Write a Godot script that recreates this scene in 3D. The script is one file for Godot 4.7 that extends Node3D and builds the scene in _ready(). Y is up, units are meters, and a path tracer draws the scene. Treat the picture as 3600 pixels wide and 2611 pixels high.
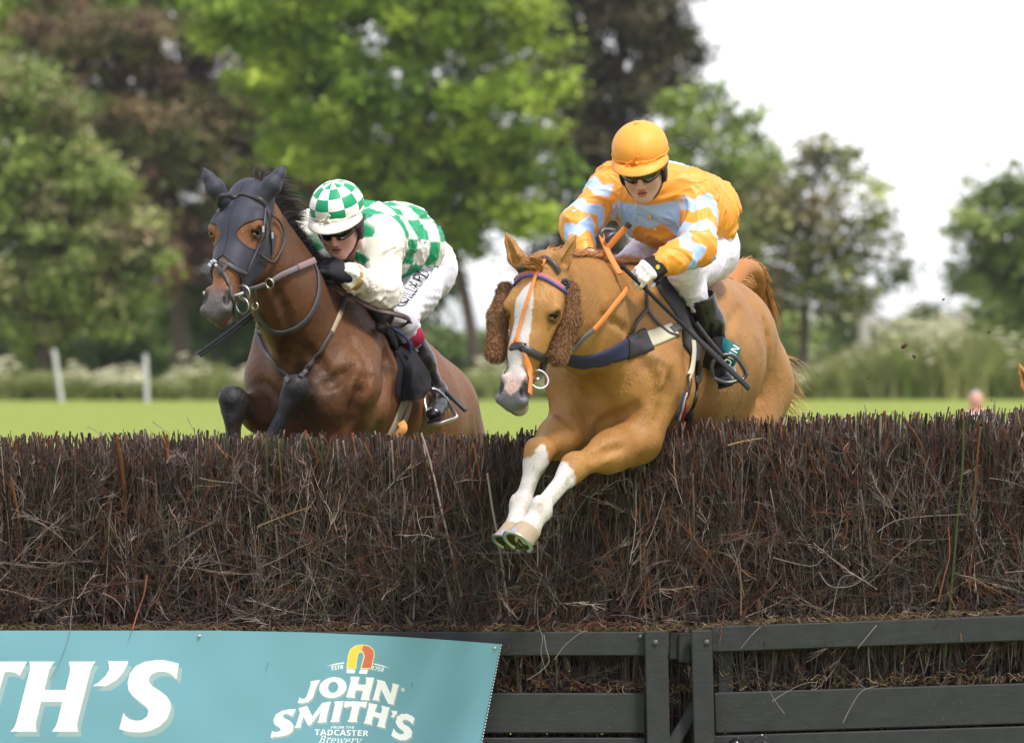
extends Node3D
# Two racehorses and their riders coming over a brush fence, built from their bones outward. Metres, y up, the camera looks along -z.

func _ready() -> void:
	var cam := Camera3D.new()
	cam.name = "camera"
	cam.projection = Camera3D.PROJECTION_FRUSTUM
	cam.position = EYE
	cam.near = 1.0
	cam.far = 2500.0
	cam.keep_aspect = Camera3D.KEEP_HEIGHT
	var at := CameraAttributesPhysical.new()
	at.frustum_focal_length = 270.0
	at.frustum_focus_distance = 30.0
	at.exposure_aperture = 6.0
	cam.attributes = at
	cam.projection = Camera3D.PROJECTION_FRUSTUM
	cam.size = 2611.0 / FOCAL
	cam.frustum_offset = Vector2(0, -165.5 / FOCAL)
	cam.near = 1.0
	cam.far = 2500.0
	add_child(cam)
	cam.current = true
	var env := Environment.new()
	env.background_mode = Environment.BG_SKY
	var sky := Sky.new()
	var sm := ProceduralSkyMaterial.new()
	sm.sky_top_color = Color(0.84, 0.84, 0.92)
	sm.sky_horizon_color = Color(0.98, 0.98, 0.99)
	sm.sky_curve = 0.2
	sm.ground_bottom_color = Color(0.25, 0.28, 0.2)
	sm.ground_horizon_color = Color(0.6, 0.62, 0.6)
	sky.sky_material = sm
	env.sky = sky
	env.background_energy_multiplier = 0.85
	env.tonemap_mode = Environment.TONE_MAPPER_LINEAR
	env.tonemap_exposure = 2.0
	env.fog_enabled = true
	env.fog_density = 0.0001
	env.fog_light_color = Color(0.93, 0.95, 1.0)
	env.sdfgi_enabled = true
	env.ssao_enabled = true
	env.ssil_enabled = true
	var we := WorldEnvironment.new()
	we.name = "world_environment"
	we.environment = env
	add_child(we)
	var sun := DirectionalLight3D.new()
	sun.name = "sun"
	sun.light_energy = 0.75
	sun.light_angular_distance = 10.0
	sun.light_color = Color(1.0, 0.96, 0.93)
	sun.shadow_enabled = true
	add_child(sun)
	sun.look_at_from_position(Vector3(3.0, 8.0, 3.5), Vector3.ZERO)
	make_materials()
	build_ground()
	build_trees()
	build_verge()
	build_fence()
	build_banner()
	build_foot()
	build_chestnut()
	build_bay()
	build_rider_a()
	build_rider_b()
	build_far_things()
# ---------------------------------------------------------------- measuring
const FOCAL := 27000.0
const EYE := Vector3(0, 1.77, 30)

# a point of the place: where the survey of the photograph puts it, at its own depth z (metres towards the camera)
func q(px: float, py: float, z: float) -> Vector3:
	var d := 30.0 - z
	return Vector3((px - 1800.0) * d / FOCAL, 1.77 - (py - 1140.0) * d / FOCAL, z)

func rgb(r: float, g: float, b: float) -> Color:
	return Color(r, g, b)

func srgb(r: float, g: float, b: float) -> Color:
	return Color(r, g, b).linear_to_srgb()

# ---------------------------------------------------------------- naming
var taken := {}
func numbered(called: String) -> String:
	var n: int = taken.get(called, 0)
	taken[called] = n + 1
	return called if n == 0 else "%s_%03d" % [called, n]

func tag(o: Node3D, label: String, category: String, group := "", kind := "") -> Node3D:
	if label: o.set_meta("label", label)
	if category: o.set_meta("category", category)
	if group: o.set_meta("group", group)
	if kind: o.set_meta("kind", kind)
	return o

func thing(called: String, label: String, category: String, at := Vector3.ZERO, group := "") -> Node3D:
	var o := Node3D.new()
	o.name = numbered(called)
	add_child(o, true)
	o.position = at
	return tag(o, label, category, group)

# a part of a thing (or, with parent self, a thing that is one mesh); vertices are world positions, the parent's place is taken off
func part(called: String, mesh: Mesh, material: Material, parent: Node3D = null) -> MeshInstance3D:
	var o := MeshInstance3D.new()
	o.mesh = mesh
	o.material_override = material
	if parent == null or parent == self:
		o.name = numbered(called)
		add_child(o, true)
	else:
		o.name = called
		parent.add_child(o, true)
		var base := Vector3.ZERO
		var p: Node = parent
		while p is Node3D and p != self:
			base += (p as Node3D).position
			p = p.get_parent()
		o.position = -base
	return o

# ---------------------------------------------------------------- materials
func mat(c: Color, rough := 0.7, spec := 0.5, metal := 0.0) -> StandardMaterial3D:
	var m := StandardMaterial3D.new()
	m.albedo_color = c.linear_to_srgb()
	m.roughness = rough
	m.metallic_specular = spec
	m.metallic = metal
	return m

func tinted(rough := 0.7, spec := 0.5) -> StandardMaterial3D:
	var m := mat(Color.WHITE, rough, spec)
	m.vertex_color_use_as_albedo = true
	return m

func noise_image(size: int, freq: float, octaves: int, lo: float, hi: float, sd: int, sx := 1.0, sy := 1.0) -> ImageTexture:
	var n := FastNoiseLite.new()
	n.seed = sd
	n.noise_type = FastNoiseLite.TYPE_SIMPLEX_SMOOTH
	n.frequency = 1.0
	n.fractal_octaves = octaves
	var im := Image.create(size, size, false, Image.FORMAT_RGB8)
	var r := freq * size / TAU
	for y in size:
		var b := TAU * y / size
		for x in size:
			var a := TAU * x / size
			var v := n.get_noise_3d(cos(a) * r * sx + 40.0 * cos(b) * r * sy * 0.025, sin(a) * r * sx + sin(b) * r * sy, cos(b) * r * sy)
			v = clampf(lo + (hi - lo) * (v * 0.75 + 0.5), 0.0, 1.0)
			im.set_pixel(x, y, Color(v, v, v))
	return ImageTexture.create_from_image(im)

func bump_image(size: int, freq: float, octaves: int, strength: float, sd: int, sx := 1.0, sy := 1.0) -> ImageTexture:
	var t := noise_image(size, freq, octaves, 0.0, 1.0, sd, sx, sy)
	var im := t.get_image()
	im.bump_map_to_normal_map(strength)
	return ImageTexture.create_from_image(im)

func triplanar(m: StandardMaterial3D, scale: float, stretch := Vector3.ONE) -> StandardMaterial3D:
	m.uv1_triplanar = true
	m.uv1_world_triplanar = true
	m.uv1_scale = stretch * scale
	return m

# ---------------------------------------------------------------- smooth bodies: blended tapered bones, meshed as surface nets
class Field:
	var xf: Array[Transform3D] = []
	var ln := PackedFloat32Array()
	var ra := PackedFloat32Array()
	var rb := PackedFloat32Array()
	var sc := PackedFloat32Array()
	var kk := PackedFloat32Array()
	var op := PackedInt32Array()
	var gr := PackedInt32Array()
	var lo: Array[Vector3] = []
	var hi: Array[Vector3] = []
	var gk := 0.004
	var iso := 0.0
	var mul := 1.0
	var group := 0
	var every := PackedInt32Array()

	func put(t: Transform3D, l: float, a: float, b: float, s: float, k: float, o: int, mn: Vector3, mx: Vector3) -> void:
		every.append(xf.size())
		if around.size(): around = {}
		xf.append(t)
		ln.append(l)
		ra.append(a)
		rb.append(b)
		sc.append(s)
		kk.append(maxf(k, 0.0005))
		op.append(o)
		gr.append(group)
		lo.append(mn)
		hi.append(mx)

	# a tapered bone; ku scales its section along u
	func bone(a: Vector3, b: Vector3, r0: float, r1: float, k := 0.03, ku := 1.0, u := Vector3.RIGHT, o := 0) -> void:
		r0 *= mul
		r1 *= mul
		k *= mul
		var w := b - a
		var l := w.length()
		w = w / l if l > 1e-5 else Vector3.UP
		var x := u - w * u.dot(w)
		if x.length() < 0.05:
			x = Vector3(w.y, w.z, w.x).cross(w)
		x = x.normalized()
		var z := x.cross(w).normalized()
		var m := Basis.from_scale(Vector3(1.0 / ku, 1, 1)) * Basis(x, w, z).transposed()
		var big := maxf(r0, r1) * maxf(1.0, ku) * Vector3.ONE
		put(Transform3D(m, -(m * a)), l, r0, r1, minf(1.0, ku), k, o, a.min(b) - big, a.max(b) + big)

	# an ellipsoid with half axes r along the columns of b
	func ell(c: Vector3, r: Vector3, b := Basis(), k := 0.03, o := 0) -> void:
		r *= mul
		k *= mul
		var m := Basis.from_scale(Vector3(1.0 / r.x, 1.0 / r.y, 1.0 / r.z)) * b.orthonormalized().transposed()
		var big := maxf(r.x, maxf(r.y, r.z)) * Vector3.ONE
		put(Transform3D(m, -(m * c)), 0.0, 1.0, 1.0, minf(r.x, minf(r.y, r.z)), k, o, c - big, c + big)

	func chain(pts: Array, rs: Array, k := 0.02, ku := 1.0, u := Vector3.RIGHT) -> void:
		for i in pts.size() - 1:
			bone(pts[i], pts[i + 1], rs[i], rs[i + 1], k, ku, u)

	func one(i: int, p: Vector3) -> float:
		var l := xf[i] * p
		var t := 0.0
		if ln[i] > 0.0:
			t = clampf(l.y / ln[i], 0.0, 1.0)
			l.y -= t * ln[i]
		return (l.length() - (ra[i] + (rb[i] - ra[i]) * t)) * sc[i]

	func at(p: Vector3, ids: PackedInt32Array) -> float:
		var total := 1000.0
		var cur := 1000.0
		var g := -1
		var h := 0.0
		for i in ids:
			if gr[i] != g:
				h = gk - absf(total - cur)
				total = minf(total, cur)
				if h > 0.0: total -= h * h * 0.25 / gk
				cur = 1000.0
				g = gr[i]
			var l := xf[i] * p
			var t := 0.0
			var n := ln[i]
			if n > 0.0:
				t = clampf(l.y / n, 0.0, 1.0)
				l.y -= t * n
			var d := (l.length() - (ra[i] + (rb[i] - ra[i]) * t)) * sc[i]
			var k := kk[i]
			if op[i] == 0:
				h = k - absf(cur - d)
				cur = minf(cur, d)
				if h > 0.0: cur -= h * h * 0.25 / k
			else:
				h = k - absf(cur + d)
				cur = maxf(cur, -d)
				if h > 0.0: cur += h * h * 0.25 / k
		h = gk - absf(total - cur)
		total = minf(total, cur)
		if h > 0.0: total -= h * h * 0.25 / gk
		return total - iso

	# the bones that can matter near p, remembered for each 6 cm of space
	var around := {}
	func near_ids(p: Vector3) -> PackedInt32Array:
		var key := Vector3i((p / 0.06).floor())
		if around.has(key): return around[key]
		var c := (Vector3(key) + Vector3.ONE * 0.5) * 0.06
		var half := 0.053
		var d := PackedFloat32Array()
		d.resize(every.size())
		var best := 1000.0
		for i in every:
			d[i] = one(i, c)
			if op[i] == 0: best = minf(best, d[i])
		var ids := PackedInt32Array()
		for i in every:
			if op[i] == 0 and d[i] < best + 2.5 * half + kk[i] + 0.03 or op[i] == 1 and d[i] < 2.0 * half + kk[i]: ids.append(i)
		around[key] = ids
		return ids

	func f(p: Vector3) -> float:
		return at(p, near_ids(p))

	func grad(p: Vector3) -> Vector3:
		var e := 0.004
		return Vector3(f(p + Vector3(e, 0, 0)) - f(p - Vector3(e, 0, 0)), f(p + Vector3(0, e, 0)) - f(p - Vector3(0, e, 0)), f(p + Vector3(0, 0, e)) - f(p - Vector3(0, 0, e))).normalized()

	func snap(p: Vector3, off := 0.0) -> Vector3:
		for i in 12:
			var d := f(p) - off
			if absf(d) < 0.0006: break
			p -= grad(p) * d * 0.9
		return p

	# where a line of sight meets the body
	func hit(from: Vector3, to: Vector3, off := 0.0) -> Vector3:
		var w := (to - from).normalized()
		var t := 26.5
		for i in 160:
			var d := f(from + w * t) - off
			if d < 0.0005: break
			t += maxf(d * 0.8, 0.001)
			if t > 36.0: break
		return from + w * t

	# --- meshing
	var cell := 0.01
	var org := Vector3.ZERO
	var at_block: Array[Vector3i] = []
	var ids_block: Array = []
	var made: Array = []
	const B := 6

	# keep: +1 only what lies within the ball (c, r) and above the plane, -1 only the rest
	func mesh(size: float, keep := 0, c0 := Vector3.ZERO, r0 := 0.0, pl := Plane()) -> Array:
		cell = size
		var mn := lo[0]
		var mx := hi[0]
		for i in lo.size():
			if op[i] == 0:
				mn = mn.min(lo[i])
				mx = mx.max(hi[i])
		if keep == 1:
			mn = mn.max(c0 - Vector3.ONE * r0)
			mx = mx.min(c0 + Vector3.ONE * r0)
		org = mn - Vector3.ONE * cell * 3.0
		var bs := cell * B
		var half := bs * 0.5 * sqrt(3.0)
		var want := {}
		for i in lo.size():
			if op[i] == 1: continue
			var a := ((lo[i].max(mn) - org - Vector3.ONE * cell * 2.0) / bs).floor()
			var b := ((hi[i].min(mx) - org + Vector3.ONE * cell * 2.0) / bs).floor()
			for x in range(maxi(0, int(a.x)), int(b.x) + 1):
				for y in range(maxi(0, int(a.y)), int(b.y) + 1):
					for z in range(maxi(0, int(a.z)), int(b.z) + 1):
						want[Vector3i(x, y, z)] = true
		at_block = []
		ids_block = []
		for v: Vector3i in want:
			var c := org + (Vector3(v) + Vector3.ONE * 0.5) * bs
			if keep == 1 and (pl.distance_to(c) < -half or c.distance_to(c0) > r0 + half): continue
			if keep == -1 and pl.distance_to(c) > half and c.distance_to(c0) < r0 - half: continue
			var d := at(c, every)
			if absf(d) > half * 1.15 + 0.004: continue
			var ids := PackedInt32Array()
			for i in every:
				if one(i, c) < half * 2.0 + kk[i] * 1.2: ids.append(i)
			at_block.append(v)
			ids_block.append(ids)
		made = []
		made.resize(at_block.size())
		var job := WorkerThreadPool.add_group_task(_do, at_block.size(), -1, true)
		WorkerThreadPool.wait_for_group_task_completion(job)
		var pos := PackedVector3Array()
		var nrm := PackedVector3Array()
		var index := {}
		for m in made:
			var keys: PackedInt64Array = m[0]
			for i in keys.size():
				index[keys[i]] = pos.size() + i
			pos.append_array(m[1])
			nrm.append_array(m[2])
		var tri := PackedInt32Array()
		var X := 1 << 40
		var Y := 1 << 20
		for m in made:
			for e: int in m[3]:
				var s := e & 1
				var ax := (e >> 1) & 3
				var k := e >> 3
				var d1 := Y
				var d2 := 1
				if ax == 1:
					d1 = 1
					d2 = X
				elif ax == 2:
					d1 = X
					d2 = Y
				var a: int = index.get(k, -1)
				var b: int = index.get(k - d1, -1)
				var c: int = index.get(k - d1 - d2, -1)
				var d: int = index.get(k - d2, -1)
				if a < 0 or b < 0 or c < 0 or d < 0: continue
				if keep != 0:
					var mid := (pos[a] + pos[c]) * 0.5
					var mg := 0.0 if keep == 1 else cell * 0.6
					if (pl.distance_to(mid) > mg and mid.distance_to(c0) < r0 - mg) != (keep == 1): continue
				if s == 1:
					tri.append_array(PackedInt32Array([a, c, b, a, d, c]))
				else:
					tri.append_array(PackedInt32Array([a, b, c, a, c, d]))
		made = []
		return [pos, nrm, tri]

	func _do(n: int) -> void:
		var v := at_block[n]
		var ids: PackedInt32Array = ids_block[n]
		var o := org + Vector3(v) * cell * B
		var N := B + 1
		var val := PackedFloat32Array()
		val.resize(N * N * N)
		var q := 0
		for x in N:
			for y in N:
				for z in N:
					val[q] = at(o + Vector3(x, y, z) * cell, ids)
					q += 1
		var keys := PackedInt64Array()
		var pos := PackedVector3Array()
		var nrm := PackedVector3Array()
		var edges := PackedInt64Array()
		var c := PackedFloat32Array()
		c.resize(8)
		for x in B:
			for y in B:
				for z in B:
					q = (x * N + y) * N + z
					var m := 0
					for k in 8:
						c[k] = val[q + ((k & 1) * N * N) + (((k >> 1) & 1) * N) + (k >> 2)]
						if c[k] < 0.0: m |= 1 << k
					if m == 0 or m == 255: continue
					var key := ((v.x * B + x + 8) << 40) + ((v.y * B + y + 8) << 20) + (v.z * B + z + 8)
					var sum := Vector3.ZERO
					var cnt := 0
					for ax in 3:
						var bit := 1 << ax
						for k in 8:
							if k & bit: continue
							var c0 := c[k]
							var c1 := c[k | bit]
							if (c0 < 0.0) == (c1 < 0.0): continue
							var p := Vector3(k & 1, (k >> 1) & 1, k >> 2)
							p[ax] = c0 / (c0 - c1)
							sum += p
							cnt += 1
						if (c[0] < 0.0) != (c[bit] < 0.0):
							edges.append((key << 3) | (ax << 1) | (1 if c[0] < 0.0 else 0))
					var s := sum / cnt
					keys.append(key)
					pos.append(o + (Vector3(x, y, z) + s) * cell)
					var gx := lerpf(lerpf(c[1] - c[0], c[3] - c[2], s.y), lerpf(c[5] - c[4], c[7] - c[6], s.y), s.z)
					var gy := lerpf(lerpf(c[2] - c[0], c[3] - c[1], s.x), lerpf(c[6] - c[4], c[7] - c[5], s.x), s.z)
					var gz := lerpf(lerpf(c[4] - c[0], c[5] - c[1], s.x), lerpf(c[6] - c[2], c[7] - c[3], s.x), s.y)
					nrm.append(Vector3(gx, gy, gz).normalized())
		made[n] = [keys, pos, nrm, edges]

# surface nets -> mesh; paint(p, n) gives the colour of the thing there (linear), shape(p, n) a displacement along n
func skin(pieces: Array, paint = null, shape = null) -> ArrayMesh:
	var m := ArrayMesh.new()
	var pos := PackedVector3Array()
	var nrm := PackedVector3Array()
	var tri := PackedInt32Array()
	for s in pieces:
		var base := pos.size()
		pos.append_array(s[0])
		nrm.append_array(s[1])
		var t: PackedInt32Array = s[2]
		for i in t.size(): t[i] += base
		tri.append_array(t)
	var rest := pos.duplicate()
	if shape != null:
		for i in pos.size():
			pos[i] += nrm[i] * (shape as Callable).call(pos[i], nrm[i])
		var acc := PackedVector3Array()
		acc.resize(pos.size())
		for i in range(0, tri.size(), 3):
			var a := tri[i]
			var b := tri[i + 1]
			var c := tri[i + 2]
			var g := (pos[c] - pos[a]).cross(pos[b] - pos[a])
			acc[a] += g
			acc[b] += g
			acc[c] += g
		for i in pos.size():
			if acc[i].length_squared() > 0.0: nrm[i] = acc[i].normalized()
	var arr := []
	arr.resize(Mesh.ARRAY_MAX)
	arr[Mesh.ARRAY_VERTEX] = pos
	arr[Mesh.ARRAY_NORMAL] = nrm
	if paint != null:
		var col := PackedColorArray()
		col.resize(pos.size())
		for i in pos.size(): col[i] = (paint as Callable).call(rest[i], nrm[i])
		arr[Mesh.ARRAY_COLOR] = col
	arr[Mesh.ARRAY_INDEX] = tri
	m.add_surface_from_arrays(Mesh.PRIMITIVE_TRIANGLES, arr)
	return m

# the part of a surface-net piece where keep(p) holds
func only(piece: Array, keep: Callable) -> Array:
	var pos: PackedVector3Array = piece[0]
	var t: PackedInt32Array = piece[2]
	var ok := PackedByteArray()
	ok.resize(pos.size())
	for i in pos.size(): ok[i] = 1 if keep.call(pos[i]) else 0
	var out := PackedInt32Array()
	for i in range(0, t.size(), 3):
		if ok[t[i]] and ok[t[i + 1]] and ok[t[i + 2]]:
			out.append(t[i])
			out.append(t[i + 1])
			out.append(t[i + 2])
	return [pos, piece[1], out]

# flat print laid on a body: the letters follow its surface
func print_on(called: String, text: String, font: String, bold: bool, height: float, at: Vector3, x: Vector3, y: Vector3, body: Field, off: float, m: Material, parent: Node3D, slant := 0.0) -> MeshInstance3D:
	var f := SystemFont.new()
	f.font_names = PackedStringArray([font])
	f.font_weight = 700 if bold else 400
	var tm := TextMesh.new()
	tm.font = f
	tm.font_size = 64
	tm.pixel_size = height / 46.0
	tm.depth = 0.0
	tm.text = text
	tm.curve_step = 1.5
	var a := tm.get_mesh_arrays()
	var v: PackedVector3Array = a[Mesh.ARRAY_VERTEX]
	var idx = a[Mesh.ARRAY_INDEX]
	var st := start()
	st.set_smooth_group(1)
	var pts := PackedVector3Array()
	for p in v:
		var w := at + x * (p.x + p.y * slant) + y * p.y
		pts.append(body.snap(w, off) if body else w)
	if idx == null or idx.size() == 0:
		for p in pts: st.add_vertex(p)
	else:
		for i in idx: st.add_vertex(pts[i])
	return part(called, done(st), m, parent)

# ---------------------------------------------------------------- swept and lathed shapes
func start() -> SurfaceTool:
	var st := SurfaceTool.new()
	st.begin(Mesh.PRIMITIVE_TRIANGLES)
	return st

func done(st: SurfaceTool) -> ArrayMesh:
	st.index()
	st.generate_normals()
	return st.commit()

func quad(st: SurfaceTool, a: Vector3, b: Vector3, c: Vector3, d: Vector3) -> void:
	for p in [a, b, c, a, c, d]: st.add_vertex(p)

# rings[i] = PackedVector3Array of the same size, seen from outside running anticlockwise about the direction of travel
func loft(st: SurfaceTool, rings: Array, closed := true, caps := true, smooth := 1) -> void:
	st.set_smooth_group(smooth)
	var n: int = rings[0].size()
	for i in rings.size() - 1:
		var a: PackedVector3Array = rings[i]
		var b: PackedVector3Array = rings[i + 1]
		for j in (n if closed else n - 1):
			var k := (j + 1) % n
			quad(st, a[j], b[j], b[k], a[k])
	if caps and closed:
		st.set_smooth_group(-1)
		for e in 2:
			var r: PackedVector3Array = rings[0] if e == 0 else rings[rings.size() - 1]
			var mid := Vector3.ZERO
			for p in r: mid += p
			mid /= n
			for j in n:
				var k := (j + 1) % n
				if e == 0:
					for p in [mid, r[j], r[k]]: st.add_vertex(p)
				else:
					for p in [mid, r[k], r[j]]: st.add_vertex(p)

func frame_at(pts: Array, i: int) -> Vector3:
	var a: Vector3 = pts[maxi(0, i - 1)]
	var b: Vector3 = pts[mini(pts.size() - 1, i + 1)]
	return (b - a).normalized()

# a round rod through points with a radius for each
func rod(st: SurfaceTool, pts: Array, rs: Array, sides := 8, caps := true) -> void:
	var rings := []
	var u := Vector3.ZERO
	for i in pts.size():
		var w := frame_at(pts, i)
		if u == Vector3.ZERO:
			u = w.cross(Vector3(0.3, 0.2, 1.0)).normalized()
			if u.length() < 0.1: u = w.cross(Vector3.UP).normalized()
		u = (u - w * u.dot(w)).normalized()
		var v := w.cross(u)
		var r := PackedVector3Array()
		var rr: float = rs[i] if rs.size() > 1 else rs[0]
		for j in sides:
			var a := -TAU * j / sides
			r.append(pts[i] + (u * cos(a) + v * sin(a)) * rr)
		rings.append(r)
	loft(st, rings, true, caps)

# a strap with rounded edges: ns[i] its outward face, w width, t thickness (or arrays)
func strap(st: SurfaceTool, pts: Array, ns: Array, w, t: float, closed := false) -> void:
	var rings := []
	var n := pts.size()
	for i in n:
		var d: Vector3 = (pts[(i + 1) % n] - pts[(i + n - 1) % n]).normalized() if closed else frame_at(pts, i)
		var nn: Vector3 = (ns[i] - d * (ns[i] as Vector3).dot(d)).normalized()
		var s := d.cross(nn).normalized()
		var ww: float = (w[i] if w is Array else w) * 0.5
		var r := PackedVector3Array()
		var e := minf(t * 0.4, ww * 0.4)
		for c in [[-1, 0, 0], [-1, 1, 1], [1, 1, 1], [1, 0, 0]]:
			pass
		r.append(pts[i] - s * ww)
		r.append(pts[i] - s * ww + nn * (t - e))
		r.append(pts[i] - s * (ww - e) + nn * t)
		r.append(pts[i] + s * (ww - e) + nn * t)
		r.append(pts[i] + s * ww + nn * (t - e))
		r.append(pts[i] + s * ww)
		rings.append(r)
	if closed: rings.append(rings[0])
	loft(st, rings, true, not closed, 1)

func smooth_path(pts: Array, per := 5) -> Array:
	var out := []
	for i in pts.size() - 1:
		var p0: Vector3 = pts[maxi(0, i - 1)]
		var p1: Vector3 = pts[i]
		var p2: Vector3 = pts[i + 1]
		var p3: Vector3 = pts[mini(pts.size() - 1, i + 2)]
		for j in per:
			out.append(p1.cubic_interpolate(p2, p0, p3, float(j) / per))
	out.append(pts[pts.size() - 1])
	return out

# a strap that lies on a body; marks are [px, py] seen from the camera's side
func lay(body: Field, marks: Array, per := 5, off := 0.002) -> Array:
	var pts := []
	for m in marks:
		if m is Vector3: pts.append(body.snap(m, off))
		else: pts.append(body.hit(EYE, q(m[0], m[1], -2.0), off))
	pts = smooth_path(pts, per)
	var ns := []
	for i in pts.size():
		pts[i] = body.snap(pts[i], off)
		ns.append(body.grad(pts[i]))
	return [pts, ns]

func lay_strap(called: String, body: Field, marks: Array, w, t: float, m: Material, parent: Node3D, per := 5, off := 0.002) -> MeshInstance3D:
	var l := lay(body, marks, per, off)
	var st := start()
	strap(st, l[0], l[1], w, t)
	return part(called, done(st), m, parent)

# a wide band or flap that hugs a body; w = widths along it
func lay_wide(called: String, body: Field, marks: Array, w: Array, t: float, m: Material, parent: Node3D, per := 5, off := 0.002) -> MeshInstance3D:
	var l := lay(body, marks, per, off)
	var n: int = l[0].size()
	var rings := []
	for i in n:
		var d := frame_at(l[0], i)
		var nn: Vector3 = l[1][i]
		var s := d.cross(nn).normalized()
		var f := float(i) / (n - 1) * (w.size() - 1)
		var k := mini(int(f), w.size() - 2)
		var ww := lerpf(w[k], w[k + 1], f - k) * 0.5
		var ring := PackedVector3Array()
		var under := PackedVector3Array()
		for j in 9:
			var c := lerpf(-1.0, 1.0, j / 8.0)
			var p := body.snap((l[0][i] as Vector3) + s * ww * c, off)
			var g := body.grad(p)
			ring.append(p + g * t * (1.0 - 0.6 * pow(absf(c), 6.0)))
			under.append(p - g * 0.004)
		under.reverse()
		ring.append_array(under)
		rings.append(ring)
	var st := start()
	loft(st, rings, true, true)
	return part(called, done(st), m, parent)

func rod_part(called: String, pts: Array, rs: Array, m: Material, parent: Node3D, sides := 10) -> MeshInstance3D:
	var st := start()
	rod(st, pts, rs, sides)
	return part(called, done(st), m, parent)

func ring_part(called: String, c: Vector3, u: Vector3, v: Vector3, r: float, thick: float, m: Material, parent: Node3D, from := 0.0, upto := TAU) -> MeshInstance3D:
	var pts := []
	for i in 25:
		var a := lerpf(from, upto, i / 24.0)
		pts.append(c + (u * cos(a) + v * sin(a)) * r)
	return rod_part(called, pts, [thick], m, parent, 8)

func box(st: SurfaceTool, lo: Vector3, hi: Vector3, bevel := 0.004) -> void:
	bevelled(st, Transform3D(Basis(), (lo + hi) * 0.5), hi - lo, bevel)

# a box with chamfered long edges, placed by t
func bevelled(st: SurfaceTool, t: Transform3D, size: Vector3, b := 0.004) -> void:
	var h := size * 0.5
	st.set_smooth_group(-1)
	var rings := []
	for e in [[-h.x, b], [-h.x + b, 0.0], [h.x - b, 0.0], [h.x, b]]:
		var y: float = h.y - e[1]
		var z: float = h.z - e[1]
		var r := PackedVector3Array()
		for c in [[y - b, z], [-y + b, z], [-y, z - b], [-y, -z + b], [-y + b, -z], [y - b, -z], [y, -z + b], [y, z - b]]:
			r.append(t * Vector3(e[0], c[0], c[1]))
		rings.append(r)
	loft(st, rings, true, true, -1)

func ball(st: SurfaceTool, c: Vector3, r: Vector3, b := Basis(), rings := 8, sides := 12) -> void:
	var rs := []
	for i in rings + 1:
		var a := PI * clampf(float(i) / rings, 0.012, 0.988)
		var ring := PackedVector3Array()
		for j in sides:
			var t := -TAU * j / sides
			ring.append(c + b * Vector3(r.x * sin(a) * cos(t), -r.y * cos(a), -r.z * sin(a) * sin(t)))
		rs.append(ring)
	loft(st, rs, true, true)
# ---------------------------------------------------------------- the course and what stands beyond it
func build_ground() -> void:
	var st := start()
	st.set_smooth_group(1)
	var xs := [-1600, -500, -120, -40, -12, -4, 0, 4, 12, 40, 120, 500, 1600]
	var zs := [60, 30, 12, 4, 0, -4, -12, -30, -60, -90, -120, -150, -200, -400, -1000, -2200]
	for i in xs.size() - 1:
		for j in zs.size() - 1:
			quad(st, Vector3(xs[i], 0, zs[j + 1]), Vector3(xs[i + 1], 0, zs[j + 1]), Vector3(xs[i + 1], 0, zs[j]), Vector3(xs[i], 0, zs[j]))
	var m := mat(rgb(0.36, 0.455, 0.10), 0.95, 0.1)
	m.albedo_texture = noise_image(512, 9.0, 6, 0.50, 1.0, 91)
	triplanar(m, 0.03)
	var g := part("ground", done(st), m)
	g.set_meta("kind", "structure")
	g.set_meta("label", "mown grass of the racecourse reaching back to the trees")

# a spray of a few folded leaves about its twig, half a metre across
func spray(seed: int, leaf: float, count: int) -> ArrayMesh:
	var rng := RandomNumberGenerator.new()
	rng.seed = seed
	var st := start()
	st.set_smooth_group(-1)
	for i in count:
		var p := Vector3(rng.randfn(0, 0.16), rng.randfn(0, 0.11), rng.randfn(0, 0.16))
		var d := Vector3(rng.randf_range(-1, 1), rng.randf_range(-0.7, 0.35), rng.randf_range(-1, 1)).normalized()
		var s := d.cross(Vector3(rng.randf_range(-0.4, 0.4), 1, rng.randf_range(-0.4, 0.4))).normalized()
		var n := s.cross(d)
		var l := leaf * rng.randf_range(0.7, 1.2)
		st.set_color(Color.WHITE * rng.randf_range(0.75, 1.0))
		var a := p
		var b := p + d * l
		for e: float in [-1.0, 1.0]:
			var m0 := p + d * l * 0.3 + s * e * l * 0.34 - n * l * 0.1
			var m1 := p + d * l * 0.68 + s * e * l * 0.30 - n * l * 0.12
			if e > 0:
				for v in [a, m0, m1, a, m1, b]: st.add_vertex(v)
			else:
				for v in [a, m1, m0, a, b, m1]: st.add_vertex(v)
	return done(st)

var sprays := []
var leaf_mat: StandardMaterial3D
var bark_mat: StandardMaterial3D

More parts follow.
